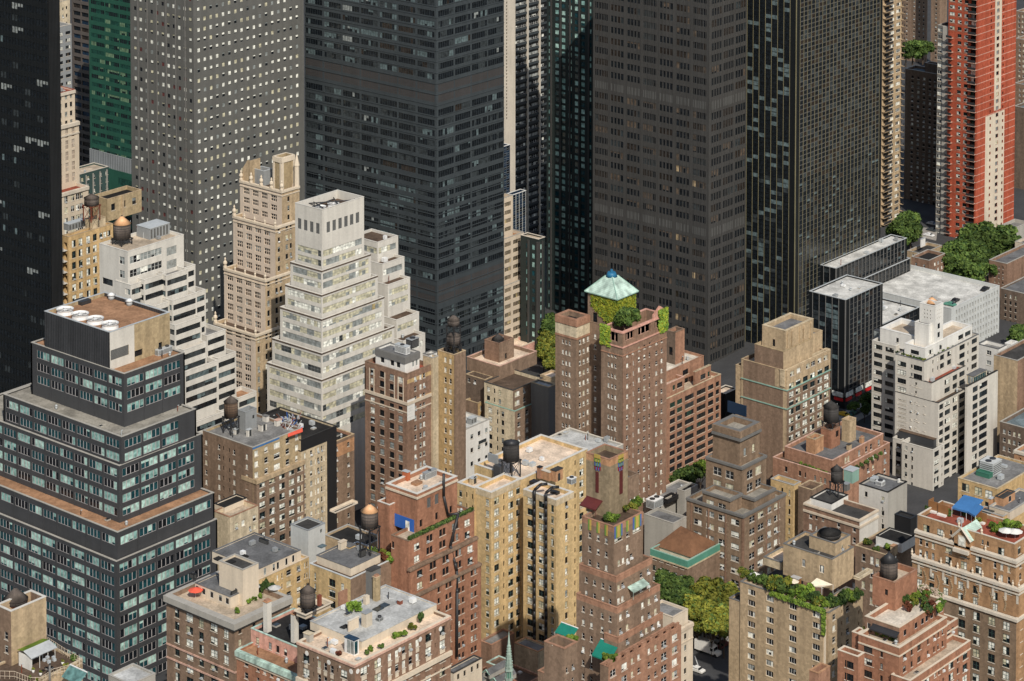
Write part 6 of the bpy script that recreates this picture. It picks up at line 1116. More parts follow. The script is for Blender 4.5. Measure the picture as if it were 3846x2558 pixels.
# ------------------------------------------------------------------ gothic tower finials and pinnacle
urn = MB(); urn.lathe((0, 0), [(.55, 0), (.55, .5), (.3, .6), (.62, 1.3), (.5, 1.8), (.2, 2.1), (.3, 2.5), (.05, 3.1)], 'cream_pale', 8)
uo = urn.build('finial'); umesh = uo.data; bpy.data.objects.remove(uo)
def finial(b, p, s=1.0):
    o = bpy.data.objects.new('finial', umesh); COL.objects.link(o); o.parent = b.root; o.location = tuple(np.array(p)-np.array(b.root.location)); o.scale = (s, s, s)
for t in (M3a, M3b, M3c, M3d):
    ln = t.y1-t.y0; n = 5
    for i in range(n): finial(t.b, (t.x0+.25, t.y0+.3+(ln-.6)*i/(n-1), t.zt+.1), 1.15 if t is M3a else (.6 if i else .8) if i < n-1 else 1.2)
m = MB(); p = np.array([M3a.x1-.6, M3a.y0+.6, M3a.zt]); m.cyl(p[:2], .9, .8, p[2]-1, p[2]+7, 'cream_pale', 8); m.cyl(p[:2], 1.0, .1, p[2]+7, p[2]+11, 'cream_pale', 8); child(M3a.b, 'pinnacle', m)
m = MB(); c0 = np.array([M3a.x0+.8, M3a.y1-4, M3a.zr]); m.v = []; m.face([c0, c0+np.array([0, 3.6, 0]), c0+np.array([0, 3.6, 5]), c0+np.array([0, 1, 8.5]), c0+np.array([0, 0, 8.5])], 'tan'); m.box(tuple(c0+np.array([.02, 0, 0])), tuple(c0+np.array([5, .5, 8.2])), 'tan'); m.box(tuple(c0+np.array([.02, .5, 0])), tuple(c0+np.array([.5, 3.4, 5])), 'tan'); child(M3a.b, 'roof_gable', m)
for t in (M30a,):
    pass
def hotel_finials(t, cols, c, s):
    for x in cols:
        u = q(c, x, 0)[0]; y = solve_axis(u, t.x0, 0, t.zt, 1); finial(t.b, (t.x0+.2, y, t.zt+.1), s*.62)
H2 = M30a.b.t[1]; H3 = M30a.b.t[2]
hotel_finials(M30a, [1075, 1335], 'Z6', .9); hotel_finials(H2, [900, 1378], 'Z6', .8); hotel_finials(H3, [540, 690, 870, 985, 1060, 1230, 1345, 1535, 1690, 1760], 'Z6', .85)
# hotel gable with a copper slope, blue awnings, brackets
m = MB(); y0, y1 = [solve_axis(q('Z6', x, 0)[0], H2.x0, 0, H2.zt, 1) for x in (1220, 1035)]; x0 = H2.x0-.5; zt = H2.zt+.2; yc = (y0+y1)/2; hh = zat(x0, yc, q('Z6', 0, 745)[1])
for xx, fl in ((x0, 1), (x0+7, 0)):
    f_ = [(xx, y1, zt-3), (xx, y0, zt-3), (xx, y0, hh-2.6), (xx, yc, hh), (xx, y1, hh-2.6)]; m.face(f_ if fl else f_[::-1], 'hotel')
m.face([(x0, y0, zt-3), (x0+7, y0, zt-3), (x0+7, y0, hh-2.6), (x0, y0, hh-2.6)], 'hotel'); m.face([(x0, y1, hh-2.6), (x0+7, y1, hh-2.6), (x0+7, y1, zt-3), (x0, y1, zt-3)], 'hotel')
for ya, s in ((y0-.4, 1), (y1+.4, 0)):
    f_ = [(x0-.4, ya, hh-2.7), (x0+7.2, ya, hh-2.7), (x0+7.2, yc, hh+.15), (x0-.4, yc, hh+.15)]; m.face(f_ if s else f_[::-1], 'copper_pale')
m.bar((x0-.4, y0-.4, hh-2.7), (x0-.4, yc, hh+.2), .3, 'limestone', 4); m.bar((x0-.4, y1+.4, hh-2.7), (x0-.4, yc, hh+.2), .3, 'limestone', 4)
m.box((x0-.12, yc-1.1, zt-.5), (x0-.02, yc+1.1, zt+2.2), 'limestone'); m.box((x0-.18, yc-.75, zt-.2), (x0-.1, yc+.75, zt+1.8), 'bl_white'); m.box((x0-.9, yc-2.2, zt-2.1), (x0-.02, yc+2.2, zt-1.2), 'limestone')
child(H2.b, 'gable', m)
m = MB()
for x0p, x1p, y in ((1000, 1265, 500), (1165, 1310, 540)):
    a = pt(*q('Z6', x0p, y), 'z', M30a.zr+2.6); b_ = pt(*q('Z6', x1p-40, y+60), 'z', M30a.zr+2.6); d = np.array([6, 0, 1.4])*(1 if x0p < 1100 else .7); th = np.array([0, 0, -.12])
    m.face([a, b_, b_+d, a+d], 'blue_awning'); m.face([a+th, a+d+th, b_+d+th, b_+th], 'blue_awning'); m.face([a, a+th*4, b_+th*4, b_], 'blue_awning')
    for e in (a, b_): m.bar(e, (e[0], e[1], M30a.zr), .06, 'white_metal', 4)
child(M30a.b, 'awning', m)
m = MB()
for i in range(7):
    y = H3.y0+(H3.y1-H3.y0)*(.12+.125*i)
    for j in range(9):
        a_ = j*.7; p = np.array([H3.x0-.1, y+.35*math.cos(a_)*(1-.08*j), H3.zt-3.2-.42*j]); m.box(tuple(p-np.array([.10, .2, .12])), tuple(p+np.array([.05, .2, .12])), 'tan')
child(H3.b, 'stone_swag', m)
# ------------------------------------------------------------------ rainbow-topped tower
mat('tile_yellow', (.45,.33,.08), **PNL); mat('tile_green', (.16,.28,.06), **PNL); mat('tile_blue', (.08,.13,.33), **PNL); mat('tile_red', (.24,.02,.04), **PNL)
m = MB(); sl = MB(); t = M18t
for side, cx_ in (('L', 293), ('R', 550)):
    for i, (cols, ya, yb) in enumerate(((('tile_yellow',), 165, 205), (('tile_green', 'tile_yellow'), 205, 245), (('tile_blue', 'tile_green'), 245, 290), (('tile_red', 'tile_blue'), 290, 325))):
        for j in range(5):
            w_ = 12.5 if side == 'L' else 10.5; xx = cx_+(j-2)*w_+(i if side == 'L' else -i)*1.5; dy = (j-2)*(3.4 if side == 'L' else -5)
            a = plane_pt(t, side, 'd6', xx-w_*.46, ya+dy, .12); b_ = plane_pt(t, side, 'd6', xx+w_*.46, ya+dy, .12); c_ = plane_pt(t, side, 'd6', xx+w_*.46, yb+dy+(8 if j % 2 else 0), .12); d_ = plane_pt(t, side, 'd6', xx-w_*.46, yb+dy+(8 if j % 2 else 0), .12)
            zt_, zb_ = max(a[2], b_[2]), min(c_[2], d_[2])
            if side == 'L': m.box((t.x0-.16, min(a[1], b_[1]), zb_), (t.x0-.004, max(a[1], b_[1]), zt_), cols[j % len(cols)])
            else: m.box((min(a[0], b_[0]), t.y0-.16, zb_), (max(a[0], b_[0]), t.y0-.004, zt_), cols[j % len(cols)])
    a = plane_pt(t, side, 'd6', cx_-16, 320, .05); b_ = plane_pt(t, side, 'd6', cx_+16, 575, .05)
    if side == 'L': sl.box((t.x0-.1, min(a[1], b_[1]), b_[2]), (t.x0-.005, max(a[1], b_[1]), a[2]-.5), 'maroon')
    else: sl.box((min(a[0], b_[0]), t.y0-.1, b_[2]), (max(a[0], b_[0]), t.y0-.005, a[2]-.5), 'maroon')
child(t.b, 'tile_band', m); child(t.b, 'window_slot', sl)
m = MB(); t = M18a
for side, cx_, w_, h_, cols in (('L', 213, 30, 118, ('tile_green', 'tile_yellow')), ('L', 303, 30, 118, ('tile_green', 'tile_yellow')), ('L', 390, 30, 118, ('tile_green', 'tile_yellow')), ('R', 522, 84, 130, ('tile_blue', 'tile_green', 'tile_yellow', 'tile_yellow', 'tile_green', 'tile_blue')), ('R', 620, 24, 120, ('tile_green', 'tile_yellow')), ('R', 722, 90, 130, ('tile_blue', 'tile_green', 'tile_yellow', 'tile_yellow', 'tile_green', 'tile_blue'))):
    n = len(cols)
    for j, cm_ in enumerate(cols):
        xa_ = cx_-w_/2+w_*j/n; a = plane_pt(t, side, 'd6', xa_, 900, .1); b_ = plane_pt(t, side, 'd6', xa_+w_/n*.96, 900, .1); k = mpx(a, 'd6')
        if side == 'L': m.box((t.x0-.14, min(a[1], b_[1]), t.zt-h_*k), (t.x0-.004, max(a[1], b_[1]), t.zt-.05), cm_)
        else: m.box((min(a[0], b_[0]), t.y0-.14, t.zt-h_*k), (max(a[0], b_[0]), t.y0-.004, t.zt-.05), cm_)
child(t.b, 'tile_band', m)
def awning(b, name, p, dirx, w_, dep, drop, m_, edge='white_metal'):
    """canvas sheet: p = inner top corner, runs along dirx (unit) for w_, falls outward by drop"""
    m = MB(); p = np.array(p); ux = np.array([1, 0, 0]) if dirx == 'x' else np.array([0, 1, 0]); out = np.array([0, -1, 0]) if dirx == 'x' else np.array([-1, 0, 0]); th = np.array([0, 0, -.1])
    a, b2 = p, p+ux*w_; c, d = b2+out*dep+np.array([0, 0, -drop]), p+out*dep+np.array([0, 0, -drop])
    m.face([a, d, c, b2] if dirx == 'x' else [a, b2, c, d], m_); m.face([a+th, b2+th, c+th, d+th] if dirx == 'x' else [a+th, d+th, c+th, b2+th], m_)
    m.face([d, d+th*3, c+th*3, c] if dirx == 'x' else [c, c+th*3, d+th*3, d], m_); m.bar(a, b2, .14, edge, 5); m.bar(d, (d[0], d[1], d[2]-1.8), .05, edge, 4); m.bar(c, (c[0], c[1], c[2]-1.8), .05, edge, 4)
    return child(b, name, m)
awning(M18a.b, 'awning', (M18t.x0-.05, M18t.y0+2.0, M18a.zr+3.6), 'y', max(4, M18t.y1-M18t.y0-2.2), 2.6, 1.2, 'maroon', 'maroon')
pp = plane_pt(M18c, 'L', 'd7', 640, 1185, .05); awning(M18a.b, 'awning', pp, 'y', 5.2, 3.4, 2.6, 'green_awning')
pp = plane_pt(M18c, 'L', 'd7', 205, 1003, .05); awning(M18a.b, 'awning', pp, 'y', 5.0, 2.4, 1.5, 'green_awning')
pp = plane_pt(M18b, 'R', 'd7', 735, 565, .05); awning(M18a.b, 'awning', pp, 'x', 6.0, 1.6, .7, 'copper_pale', 'copper_pale')
m = MB()                                                     # battlements along the front terrace
t = M18e; x = t.x0
while x < t.x1-1.4: m.box((x, t.y0, t.zt+.14), (x+1.5, t.y0+.42, t.zt+.95), 'rose_brick'); m.box((x-.05, t.y0-.05, t.zt+.95), (x+1.55, t.y0+.46, t.zt+1.08), 'rose_brick'); x += 3.1
child(t.b, 'battlement', m)
for c, x, y, r, k_ in (('d6', 430, 890, 1.5, 'bright'), ('d6', 390, 880, 1.1, 'green'), ('d6', 480, 880, 1.3, 'bright'), ('d6', 660, 790, 1.6, 'yellow'), ('d6', 730, 740, 1.8, 'bright')): shrub('leafy planter bushes on the top terrace of the rainbow-tiled tower', roofpt(M18a, c, x, y), r, k_, group='bushes on the rainbow tower terrace', seed=int(x))
for x, y, r in ((500, 1350, 1.2), (570, 1370, 1.4)): shrub('green bush below the green awning of the rainbow-tiled tower', roofpt(M18e, 'd7', x, y), r, 'bright', group='bushes below the green awning', seed=x)
for x, y, r in ((1720, 960, 1.2), (1810, 980, 1.5), (1880, 950, 1.4)): shrub('green bush in the brick walled terrace left of the rainbow-tiled tower', roofpt(M18f, 'd5', x, y+30), r, 'bright', group='bushes in the brick walled terrace', seed=x)
# ------------------------------------------------------------------ red brick block: hedges, blue doors
m = MB()
def hedge(t, side, a0, a1, z, label, r=.65, kinds=('green', 'bright'), host=None, out=.1):
    n = max(2, int((a1-a0)/(r*1.3))); m_ = MB(); o = None
    rs = np.random.RandomState(int(a0*10+z))
    for i in range(n*70):
        a = rs.uniform(a0, a1); d = rs.normal(size=3); d /= np.linalg.norm(d); c = np.array([t.x0+a, t.y0+.35, z]) if side == 'R' else np.array([t.x0+.35, t.y0+a, z]); c = c+d*r*rs.uniform(.6, 1.0)+np.array([0, 0, r*.6])
        t_ = np.cross(d, rs.normal(size=3)); t_ /= np.linalg.norm(t_); u_ = np.cross(d, t_); k = .17*rs.uniform(.7, 1.4); m_.face([c-t_*k-u_*k, c+t_*k-u_*k, c+t_*k+u_*k, c-t_*k+u_*k], 'leaf_dark' if rs.rand() < .45 else 'leaf')
    o = m_.build('hedge'); return tag(o, label, 'hedge')
hedge(M16a, 'R', .5, M16a.x1-M16a.x0-.5, M16a.zt+.1, 'clipped hedge along the top terrace of the red brick block')
m.box((M16t.x0-.12, M16t.y0+1, M16a.zr), (M16t.x0-.01, M16t.y1-1, M16a.zr+3.2), 'blue_paint'); m.box((M16t.x0-.2, M16t.y0+2.5, M16a.zr), (M16t.x0-.1, M16t.y0+3.8, M16a.zr+2.4), 'bl_white'); child(M16a.b, 'blue_panel', m)
for i, (t, lab) in enumerate(((M19c, 'overgrown planter at the back corner of the slate grey courtyard roof'),)):
    for j, (x, y, k_) in enumerate(((980, 190, 'bright'), (1040, 190, 'green'), (1120, 240, 'red'), (1180, 250, 'bright'), (1080, 200, 'yellow'))): shrub(lab, roofpt(t, 'd4', x, y+40), 1.5, k_, group='planter bushes on the courtyard roof', seed=j)
# ------------------------------------------------------------------ cornice block terrace
def umbrella(label, p, r, m_, h=2.4):
    o = empty('patio_umbrella', p, label, 'umbrella'); m = MB(); m.bar((0, 0, 0), (0, 0, h), .04, 'white_metal', 5); m.build('pole', o); m = MB(); m.cyl((0, 0), r, .05, h-.35, h+.35, m_, 8, cap=False); m.cyl((0, 0), r*.98, .04, h-.38, h+.3, m_, 8, cap=False); m.build('canopy', o)
umbrella('red patio umbrella on the cornice block terrace', roofpt(M20a, 'd3', 385, 760), 1.9, 'red_awning'); umbrella('grey patio umbrella left of the three conical shrubs', roofpt(M20a, 'd3', 1010, 720), 1.7, 'cloth_grey'); umbrella('grey patio umbrella right of the three conical shrubs', roofpt(M20a, 'd3', 1230, 735), 1.7, 'cloth_grey')
for i, x in enumerate((1105, 1150, 1200)): shrub(('left conical shrub between the grey umbrellas', 'tallest middle conical shrub between the grey umbrellas', 'right conical shrub between the grey umbrellas')[i], roofpt(M20a, 'd3', x, 710), (1.0, 1.1, 1.0)[i], 'dark', sq=1.9, seed=i)
for i, (x, y) in enumerate(((960, 820), (1010, 790), (1070, 765), (830, 920))): shrub('low planter hedge on the right side of the cornice block terrace', roofpt(M20a, 'd3', x, y), .9, 'bright', group='planters on the cornice block terrace', seed=i)
for i, (x, y, r, k_) in enumerate(((640, 1260, .9, 'red'), (940, 1250, .8, 'green'), (970, 1215, .9, 'bright'), (1090, 1190, .9, 'green'), (1240, 1070, 1.0, 'bright'), (1310, 1060, 1.2, 'bright'), (1420, 980, 1.1, 'yellow'))): shrub('potted plant along the peach terrace of the white medallion block', roofpt(M22a, 'd4', x, y+40), r, k_, group='potted plants on the peach terrace', seed=i)
shrub('tall conical shrub at the right end of the peach terrace', roofpt(M22a, 'd4', 1512, 960), .9, 'dark', sq=2.2, seed=2)
shrub('bright bush behind the silver roof by the rose fire wall', roofpt(M22b, 'd4', 800, 830), 2.0, 'bright', seed=1)
for i in range(17):                                          # white medallions
    for side in 'LR':
        ln = (M22a.y1-M22a.y0) if side == 'L' else (M22a.x1-M22a.x0); a = 1+3.4*i
        if a > ln-.5: continue
        m = MB(); r = .55 if i % 2 == 0 else .25; c = (M22a.x0-.07, M22a.y0+a, M22a.zt-1.7) if side == 'L' else (M22a.x0+a, M22a.y0-.07, M22a.zt-1.7)
        if side == 'L': m.bar((c[0], c[1], c[2]), (c[0]+.066, c[1], c[2]), r, 'white_paint', 12)
        else: m.bar((c[0], c[1]+.066, c[2]), (c[0], c[1], c[2]), r, 'white_paint', 12)
        child(M22a.b, 'medallion', m)
# ------------------------------------------------------------------ bottom left deck
m = MB(); z = M23d.zr
def fence(pts, z, h, m_, step=1.0):
    m = MB()
    for a, b_ in zip(pts[:-1], pts[1:]):
        a = np.array([a[0], a[1], z]); b_ = np.array([b_[0], b_[1], z]); L_ = np.linalg.norm(b_-a); n = max(1, int(L_/step))
        for i in range(n+1): p = a+(b_-a)*i/n; m.bar(p, p+np.array([0, 0, h]), .05, m_, 4)
        for f_ in (.35, 1.0): m.bar(a+np.array([0, 0, h*f_]), b_+np.array([0, 0, h*f_]), .05, m_, 4)
    return m
fp = [roofpt(M23d, 'd2', *x) for x in ((0, 1470), (200, 1475), (420, 1560), (560, 1560), (740, 1440), (940, 1390), (1135, 1290), (900, 1160), (660, 1000))]
tag(fence(fp, z, 1.7, 'cream', .8).build('fence'), 'cream railing around the planted roof deck at the bottom left', 'fence')
p = roofpt(M23d, 'd2', 440, 1370); k = mpx(p, 'd2')
o = empty('garden_shelter', p, 'white roof deck shelter with a green turf and grey metal top', 'shelter'); w_, d_, h_ = 320*k/.76, 190*k/.68, 3.0
m = MB(); m.box((0, 0, 0), (.12, d_, h_), 'white_paint'); m.box((.12, d_-.12, 0), (w_, d_, h_), 'white_paint'); m.build('wall', o); m = MB(); m.face([(-.3, -.3, h_), (w_+.3, -.3, h_), (w_+.3, d_*.55, h_+.9), (-.3, d_*.55, h_+.9)], 'galv'); m.face([(-.3, -.3, h_-.1), (-.3, d_*.55, h_+.8), (w_+.3, d_*.55, h_+.8), (w_+.3, -.3, h_-.1)], 'galv'); m.build('roof', o)
m = MB(); m.face([(-.3, d_*.55, h_+.9), (w_+.3, d_*.55, h_+.9), (w_+.3, d_+.2, h_+.5), (-.3, d_+.2, h_+.5)], 'leaf_bright'); m.build('turf_roof', o)
for x_ in (w_*.35, w_*.7, w_): m = MB(); m.bar((x_-.1, 0, 0), (x_-.1, 0, h_), .07, 'white_paint', 5); m.build('post', o)
for i, (x, y, r, k_, lab) in enumerate(((1020, 1220, 1.6, 'green', 'green bush in the back corner of the planted roof deck'), (905, 1320, 1.2, 'yellow', 'yellowish bush on the planted roof deck by the railing'), (410, 1480, .9, 'bright', 'small bright plant by the front railing of the roof deck'), (510, 1510, .8, 'yellow', 'small yellow plant by the front railing of the roof deck'))): shrub(lab, roofpt(M23d, 'd2', x, y), r*.6, k_, seed=i)
for i, (x, y) in enumerate(((460, 1390), (562, 1430), (868, 1280))):
    o = empty('flower_pot', roofpt(M23d, 'd2', x, y), ('white flower pot beside the shelter wall', 'white flower pot nearest the front railing', 'white flower pot with yellow blooms at the right of the deck')[i], 'flower pot'); m = MB(); m.cyl((0, 0), .25, .36, 0, .7, 'white_paint', 10); m.build('pot', o); bq = bpy.data.objects.new('plant', SMs['yellow'][0]); COL.objects.link(bq); bq.parent = o; bq.location = (0, 0, .9); bq.scale = (.4, .4, .4)
p = roofpt(M23d, 'd2', 690, 1500); o = empty('flood_light_pole', p, 'grey pole with floodlight heads rising from the bottom border', 'light pole'); m = MB(); m.bar((0, 0, -3), (0, 0, 4.6), .22, 'concrete_dark', 8); m.build('pole', o)
for a in (0, 1.3, 2.6, 3.9, 5.2): m = MB(); m.bar((0, 0, 4.5), (1.1*math.cos(a), 1.1*math.sin(a), 4.7), .08, 'concrete_dark', 5); m.box((1.1*math.cos(a)-.3, 1.1*math.sin(a)-.3, 4.5), (1.1*math.cos(a)+.3, 1.1*math.sin(a)+.3, 5.0), 'galv'); m.build('lamp_head', o)
a = roofpt(M23d, 'd2', 970, 1400)+np.array([0, 0, 2]); o = empty('awning', a, 'pale teal awning with a white edge by the bottom border', 'awning'); m = MB(); m.face([(0, 0, 0), (0, -5.6, 0), (-2.4, -5.6, -1.8), (-2.4, 0, -1.8)][::-1], 'bl_teal2'); m.face([(0, 0, -.08), (-2.4, 0, -1.88), (-2.4, -5.6, -1.88), (0, -5.6, -.08)][::-1], 'bl_teal2'); m.build('canvas', o); m = MB(); m.bar((0, 0, .02), (0, -5.6, .02), .14, 'white_metal', 5); m.build('edge_bar', o)
# ------------------------------------------------------------------ roof gardens of the lower right
rs = random.Random(5); G28 = 'bush in the leafy roof garden of the tan block'
for i in range(46):
    f_ = i/45; x = 250+f_*860+rs.uniform(-25, 25); y = 470+f_*330-rs.uniform(0, 70)
    shrub(G28, roofpt(M28a, 'e1', x, y+8), rs.uniform(.9, 2.0)*(1.15 if 560 < x < 760 or x > 900 else .85), rs.choice(('green', 'green', 'bright', 'dark', 'yellow')), sq=rs.uniform(.7, 1.2), group='bushes of the leafy roof garden', seed=i)
for i in range(14):
    x = 1200+i*23; shrub('bush along the right edge of the tan block roof garden', roofpt(M28r, 'e1', x, 800-(x-1190)*.38), rs.uniform(.9, 1.9), rs.choice(('green', 'bright', 'dark')), sq=rs.uniform(.8, 1.5), group='bushes along the right edge', seed=i)
def fv(rs_):
    a = rs_.rand()**2; return (M28a.x0-.2+rs_.uniform(-.3, .3), M28a.y0+a*16-.6, M28a.zt+.3-rs_.rand()*(.9 if a > .05 else 6.5)), (-1, -.2, .4)
ivy(M28a.b, 'hanging_vine', 900, fv, 5, ('leaf_bright', 'leaf'), .26)
m = MB(); a = plane_pt(M28a, 'R', 'e1', 1140, 870, .06); k = mpx(a, 'e1'); m.box((M28a.x0+.3, M28a.y0-.2, 2), (M28a.x0+1.1, M28a.y0-.005, M28a.zt-3), 'cream_pale'); child(M28a.b, 'drain_stripe', m)
p = roofpt(M28a, 'e1', 1080, 640); o = empty('shade_sail', p, 'cream shade sail stretched in the leafy roof garden', 'shade sail'); m = MB(); m.face([(-2.6, 2.2, 2.2), (-1.2, -1.4, 2.6), (2.6, -2.2, 2.2), (1.4, 1.8, 3.2)], 'cloth_cream'); m.build('canvas', o)
for (x_, y_, z_) in ((-2.6, 2.2, 2.2), (-1.2, -1.4, 2.6), (2.6, -2.2, 2.2), (1.4, 1.8, 3.2)): m = MB(); m.bar((x_, y_, 0), (x_, y_, z_), .05, 'white_metal', 4); m.build('pole', o)
umbrella('white folded garden umbrella at the left end of the leafy roof garden', roofpt(M28a, 'e1', 385, 505), 1.3, 'white_paint', 2.2)
umbrella('pale garden umbrella near the wooden shed', roofpt(M28a, 'e1', 800, 580), 1.4, 'cloth_cream', 2.2)
for i in range(22):
    x, y = rs.uniform(560, 940), rs.uniform(700, 890)
    shrub('bush in the dense roof garden of the red stepped block', roofpt(M29b, 'e2', x, y-abs(x-760)*.2), rs.uniform(.7, 1.4), rs.choice(('green', 'dark', 'bright', 'red', 'yellow')), sq=rs.uniform(.8, 1.5), group='bushes of the red stepped block', seed=i)
for i in range(5): shrub('pale flowering bush at the back of the red stepped block garden', roofpt(M29b, 'e2', 740+i*40, 640+i*14), 1.5, 'bloom', group='flowering bushes of the red stepped block', seed=i)
for i in range(12): x = 120+i*30; shrub('small plant on the lower terrace of the red stepped block', roofpt(M29a, 'e2', x, 1030+i*11), .7, rs.choice(('green', 'bright', 'yellow')), group='plants on the lower terrace', seed=i)
p = plane_pt(M29b, 'L', 'e2', 490, 1050, .02); awning(M29a.b, 'awning', p, 'y', 7.2, 1.3, .7, 'dark_metal', 'dark_metal')
for i, (x, y, k_, r) in enumerate(((960, 600, 'green', 1.2), (1150, 610, 'green', 1.0), (1300, 690, 'yellow', 1.1), (1480, 780, 'bright', 1.6), (1640, 760, 'bright', 2.0), (1710, 770, 'bright', 1.8), (1560, 760, 'bright', 1.3), (720, 540, 'green', .9))): shrub('potted bush on the roof terrace of the orange brick hotel', roofpt(M30a, 'Z6', x, y), r, k_, group='bushes on the hotel terrace', seed=i)
m = MB()
z = M30a.zr; x0, y0 = M30a.x0+1.2, M30a.y0
m.box((x0, M30a.y0+1, z), (x0+12, M30a.y1-1, z+.06), 'roof_red'); child(M30a.b, 'terrace_deck', m)
for i, (x, y) in enumerate(((845, 575), (955, 615), (1395, 700))):
    o = empty('wicker_cabana', roofpt(M30a, 'Z6', x, y), ('left wicker cabana on the hotel terrace', 'right wicker cabana on the hotel terrace', 'wicker screen by the hotel penthouse')[i], 'cabana'); m = MB(); m.box((0, 0, 0), (.2, 3, 2.8), 'wood'); m.box((.2, 2.8, 0), (2.4, 3, 2.8), 'wood'); m.build('screen', o); m = MB(); m.box((-.9, .3, .0), (.0, 2.8, .5), 'white_paint'); m.build('seat', o)
for i, (x, y, w_) in enumerate(((1640, 830, 1), (1740, 840, 1))): umbrella(('white scalloped sunshade left at the hotel roof corner', 'white scalloped sunshade right at the hotel roof corner')[i], roofpt(M30a, 'Z6', x-20, y+20), 2.0, 'white_paint', 2.2)
for i, (x, y, k_) in enumerate(((30, 900, 'yellow'), (60, 905, 'green'), (265, 960, 'bright'), (140, 990, 'green'))): shrub('bush on the maroon terrace before the white roof house', roofpt(M31a, 'Z6', x, y+30), 1.2, k_, group='bushes before the white roof house', seed=i)
BX('chimney', 'square brick chimney before the white roof house', 'chimney', 'Z6', (345, 1055), M31a, 46, 40, 100, 'tan', top='orange_brick')
for i in range(9): shrub('plant along the parapet of the white apartment block', roofpt(M11a, 'c8', 470+i*36, 800+i*10), .8, rs.choice(('green', 'dark', 'yellow')), group='plants along the white block parapet', seed=i)
for i in range(6): shrub('plant on the long terrace ledge of the white apartment block', roofpt(M11a, 'c8', 850+i*55, 830-i*22), .8, rs.choice(('green', 'dark', 'yellow')), group='plants along the long terrace ledge', seed=i)
for i in range(7): shrub('plant on the upper terrace of the rose brick apartment house', roofpt(M12a, 'd8', 880+i*45, 420+i*18), .8, 'bright', group='plants on the rose brick terrace', seed=i)
for i in range(6): shrub('bush on the right terrace of the rose brick apartment house', roofpt(M12a, 'd8', 1480+i*50, 470-i*30), 1.0, 'green', group='bushes on the right rose brick terrace', seed=i)
m = MB(); p = plane_pt(M25a, 'L', 'd6', 1000, 1120, -2.5); z = M25a.zt; xa, ya = M25a.x0+3.5, M25a.y0+1.5
ap = [(xa, ya, z-.4), (xa+13.4, ya, z-.4), (xa+13.4, ya+13, z-.4), (xa, ya+13, z-.4)]; r1, r2 = (xa+6, ya+4.5, z+4.2), (xa+7.4, ya+9, z+4.2)
m.face([ap[3], ap[0], r1, r2][::1], 'hip_tile'); m.face([ap[0], ap[1], r1], 'hip_tile'); m.face([ap[1], ap[2], r2, r1], 'hip_tile'); m.face([ap[2], ap[3], r2], 'hip_tile'); m.box((xa+.4, ya+.4, z-1.8), (xa+13, ya+12.6, z-.42), 'cream_pale'); child(M25a.b, 'hip_roof', m)
# ------------------------------------------------------------------ church spire
p = pt(*q('d5', 1000, 1480), 'd', 628); k = mpx(p, 'd5'); o = empty('church_spire', (p[0], p[1], 0), 'slender pale green copper church spire at the bottom border', 'church spire')
z0 = p[2]; zb = z0+130*k; zt = z0+690*k; m = MB(); m.cyl((0, 0), 52*k, 52*k, 0, z0, 'limestone', 8); m.cyl((0, 0), 60*k, 60*k, z0, z0+.5, 'copper_pale', 8); m.build('base', o)
for i in range(8): m = MB(); a = i*math.pi/4; m.bar((44*k*math.cos(a), 44*k*math.sin(a), z0), (44*k*math.cos(a), 44*k*math.sin(a), zb), 7*k, 'copper_pale', 6); m.build('column', o)
m = MB(); m.cyl((0, 0), 34*k, 34*k, z0+.5, zb, 'copper_dark', 8); m.build('lantern', o)
m = MB(); m.cyl((0, 0), 62*k, 52*k, zb, zb+30*k, 'copper_pale', 8); m.cyl((0, 0), 52*k, 20*k, zb+30*k, zb+360*k, 'copper_pale', 8); m.cyl((0, 0), 20*k, 1*k, zb+360*k, zt, 'copper_pale', 8)
for i in range(9):
    for j in range(8): a = j*math.pi/4; z = zb+50*k+i*36*k; r = (52-(z-zb-30*k)/(330*k)*32)*k; m.box((r*math.cos(a)-5*k, r*math.sin(a)-5*k, z), (r*math.cos(a)+5*k, r*math.sin(a)+5*k, z+12*k), 'copper_pale')
m.build('spire', o)
for x, y in ((690, 1345), (560, 1440), (800, 1460)):
    p = pt(*q('d5', x, y), 'd', 650); kk = mpx(p, 'd5'); w_, h_ = 62*kk, 120*kk; m = MB()
    m.face([(p[0], p[1]+w_, p[2]-h_), (p[0], p[1]-w_, p[2]-h_), (p[0], p[1]-w_, p[2]-h_*.45), (p[0], p[1], p[2]), (p[0], p[1]+w_, p[2]-h_*.45)], 'concrete'); m.face([(p[0]+7, p[1]+w_, p[2]-h_), (p[0]+7, p[1]+w_, p[2]-h_*.45), (p[0]+7, p[1], p[2]), (p[0]+7, p[1]-w_, p[2]-h_*.45), (p[0]+7, p[1]-w_, p[2]-h_)], 'concrete')
    for sg in (-1, 1):
        f_ = [(p[0]-.2, p[1]+sg*w_*1.06, p[2]-h_*.48), (p[0]+7, p[1]+sg*w_*1.06, p[2]-h_*.48), (p[0]+7, p[1], p[2]+.06), (p[0]-.2, p[1], p[2]+.06)]; m.face(f_ if sg < 0 else f_[::-1], 'roof_slate'); m.bar(f_[0], f_[3], .16, 'copper', 4)
        g_ = [(p[0], p[1]+sg*w_, p[2]-h_), (p[0]+7, p[1]+sg*w_, p[2]-h_), (p[0]+7, p[1]+sg*w_, p[2]-h_*.45), (p[0], p[1]+sg*w_, p[2]-h_*.45)]; m.face(g_ if sg < 0 else g_[::-1], 'concrete')
    m.box((p[0]-.05, p[1]-w_*.4, p[2]-h_*.8), (p[0]-.004, p[1]+w_*.4, p[2]-h_*.4), 'glass'); child(CH.b, 'dormer', m)
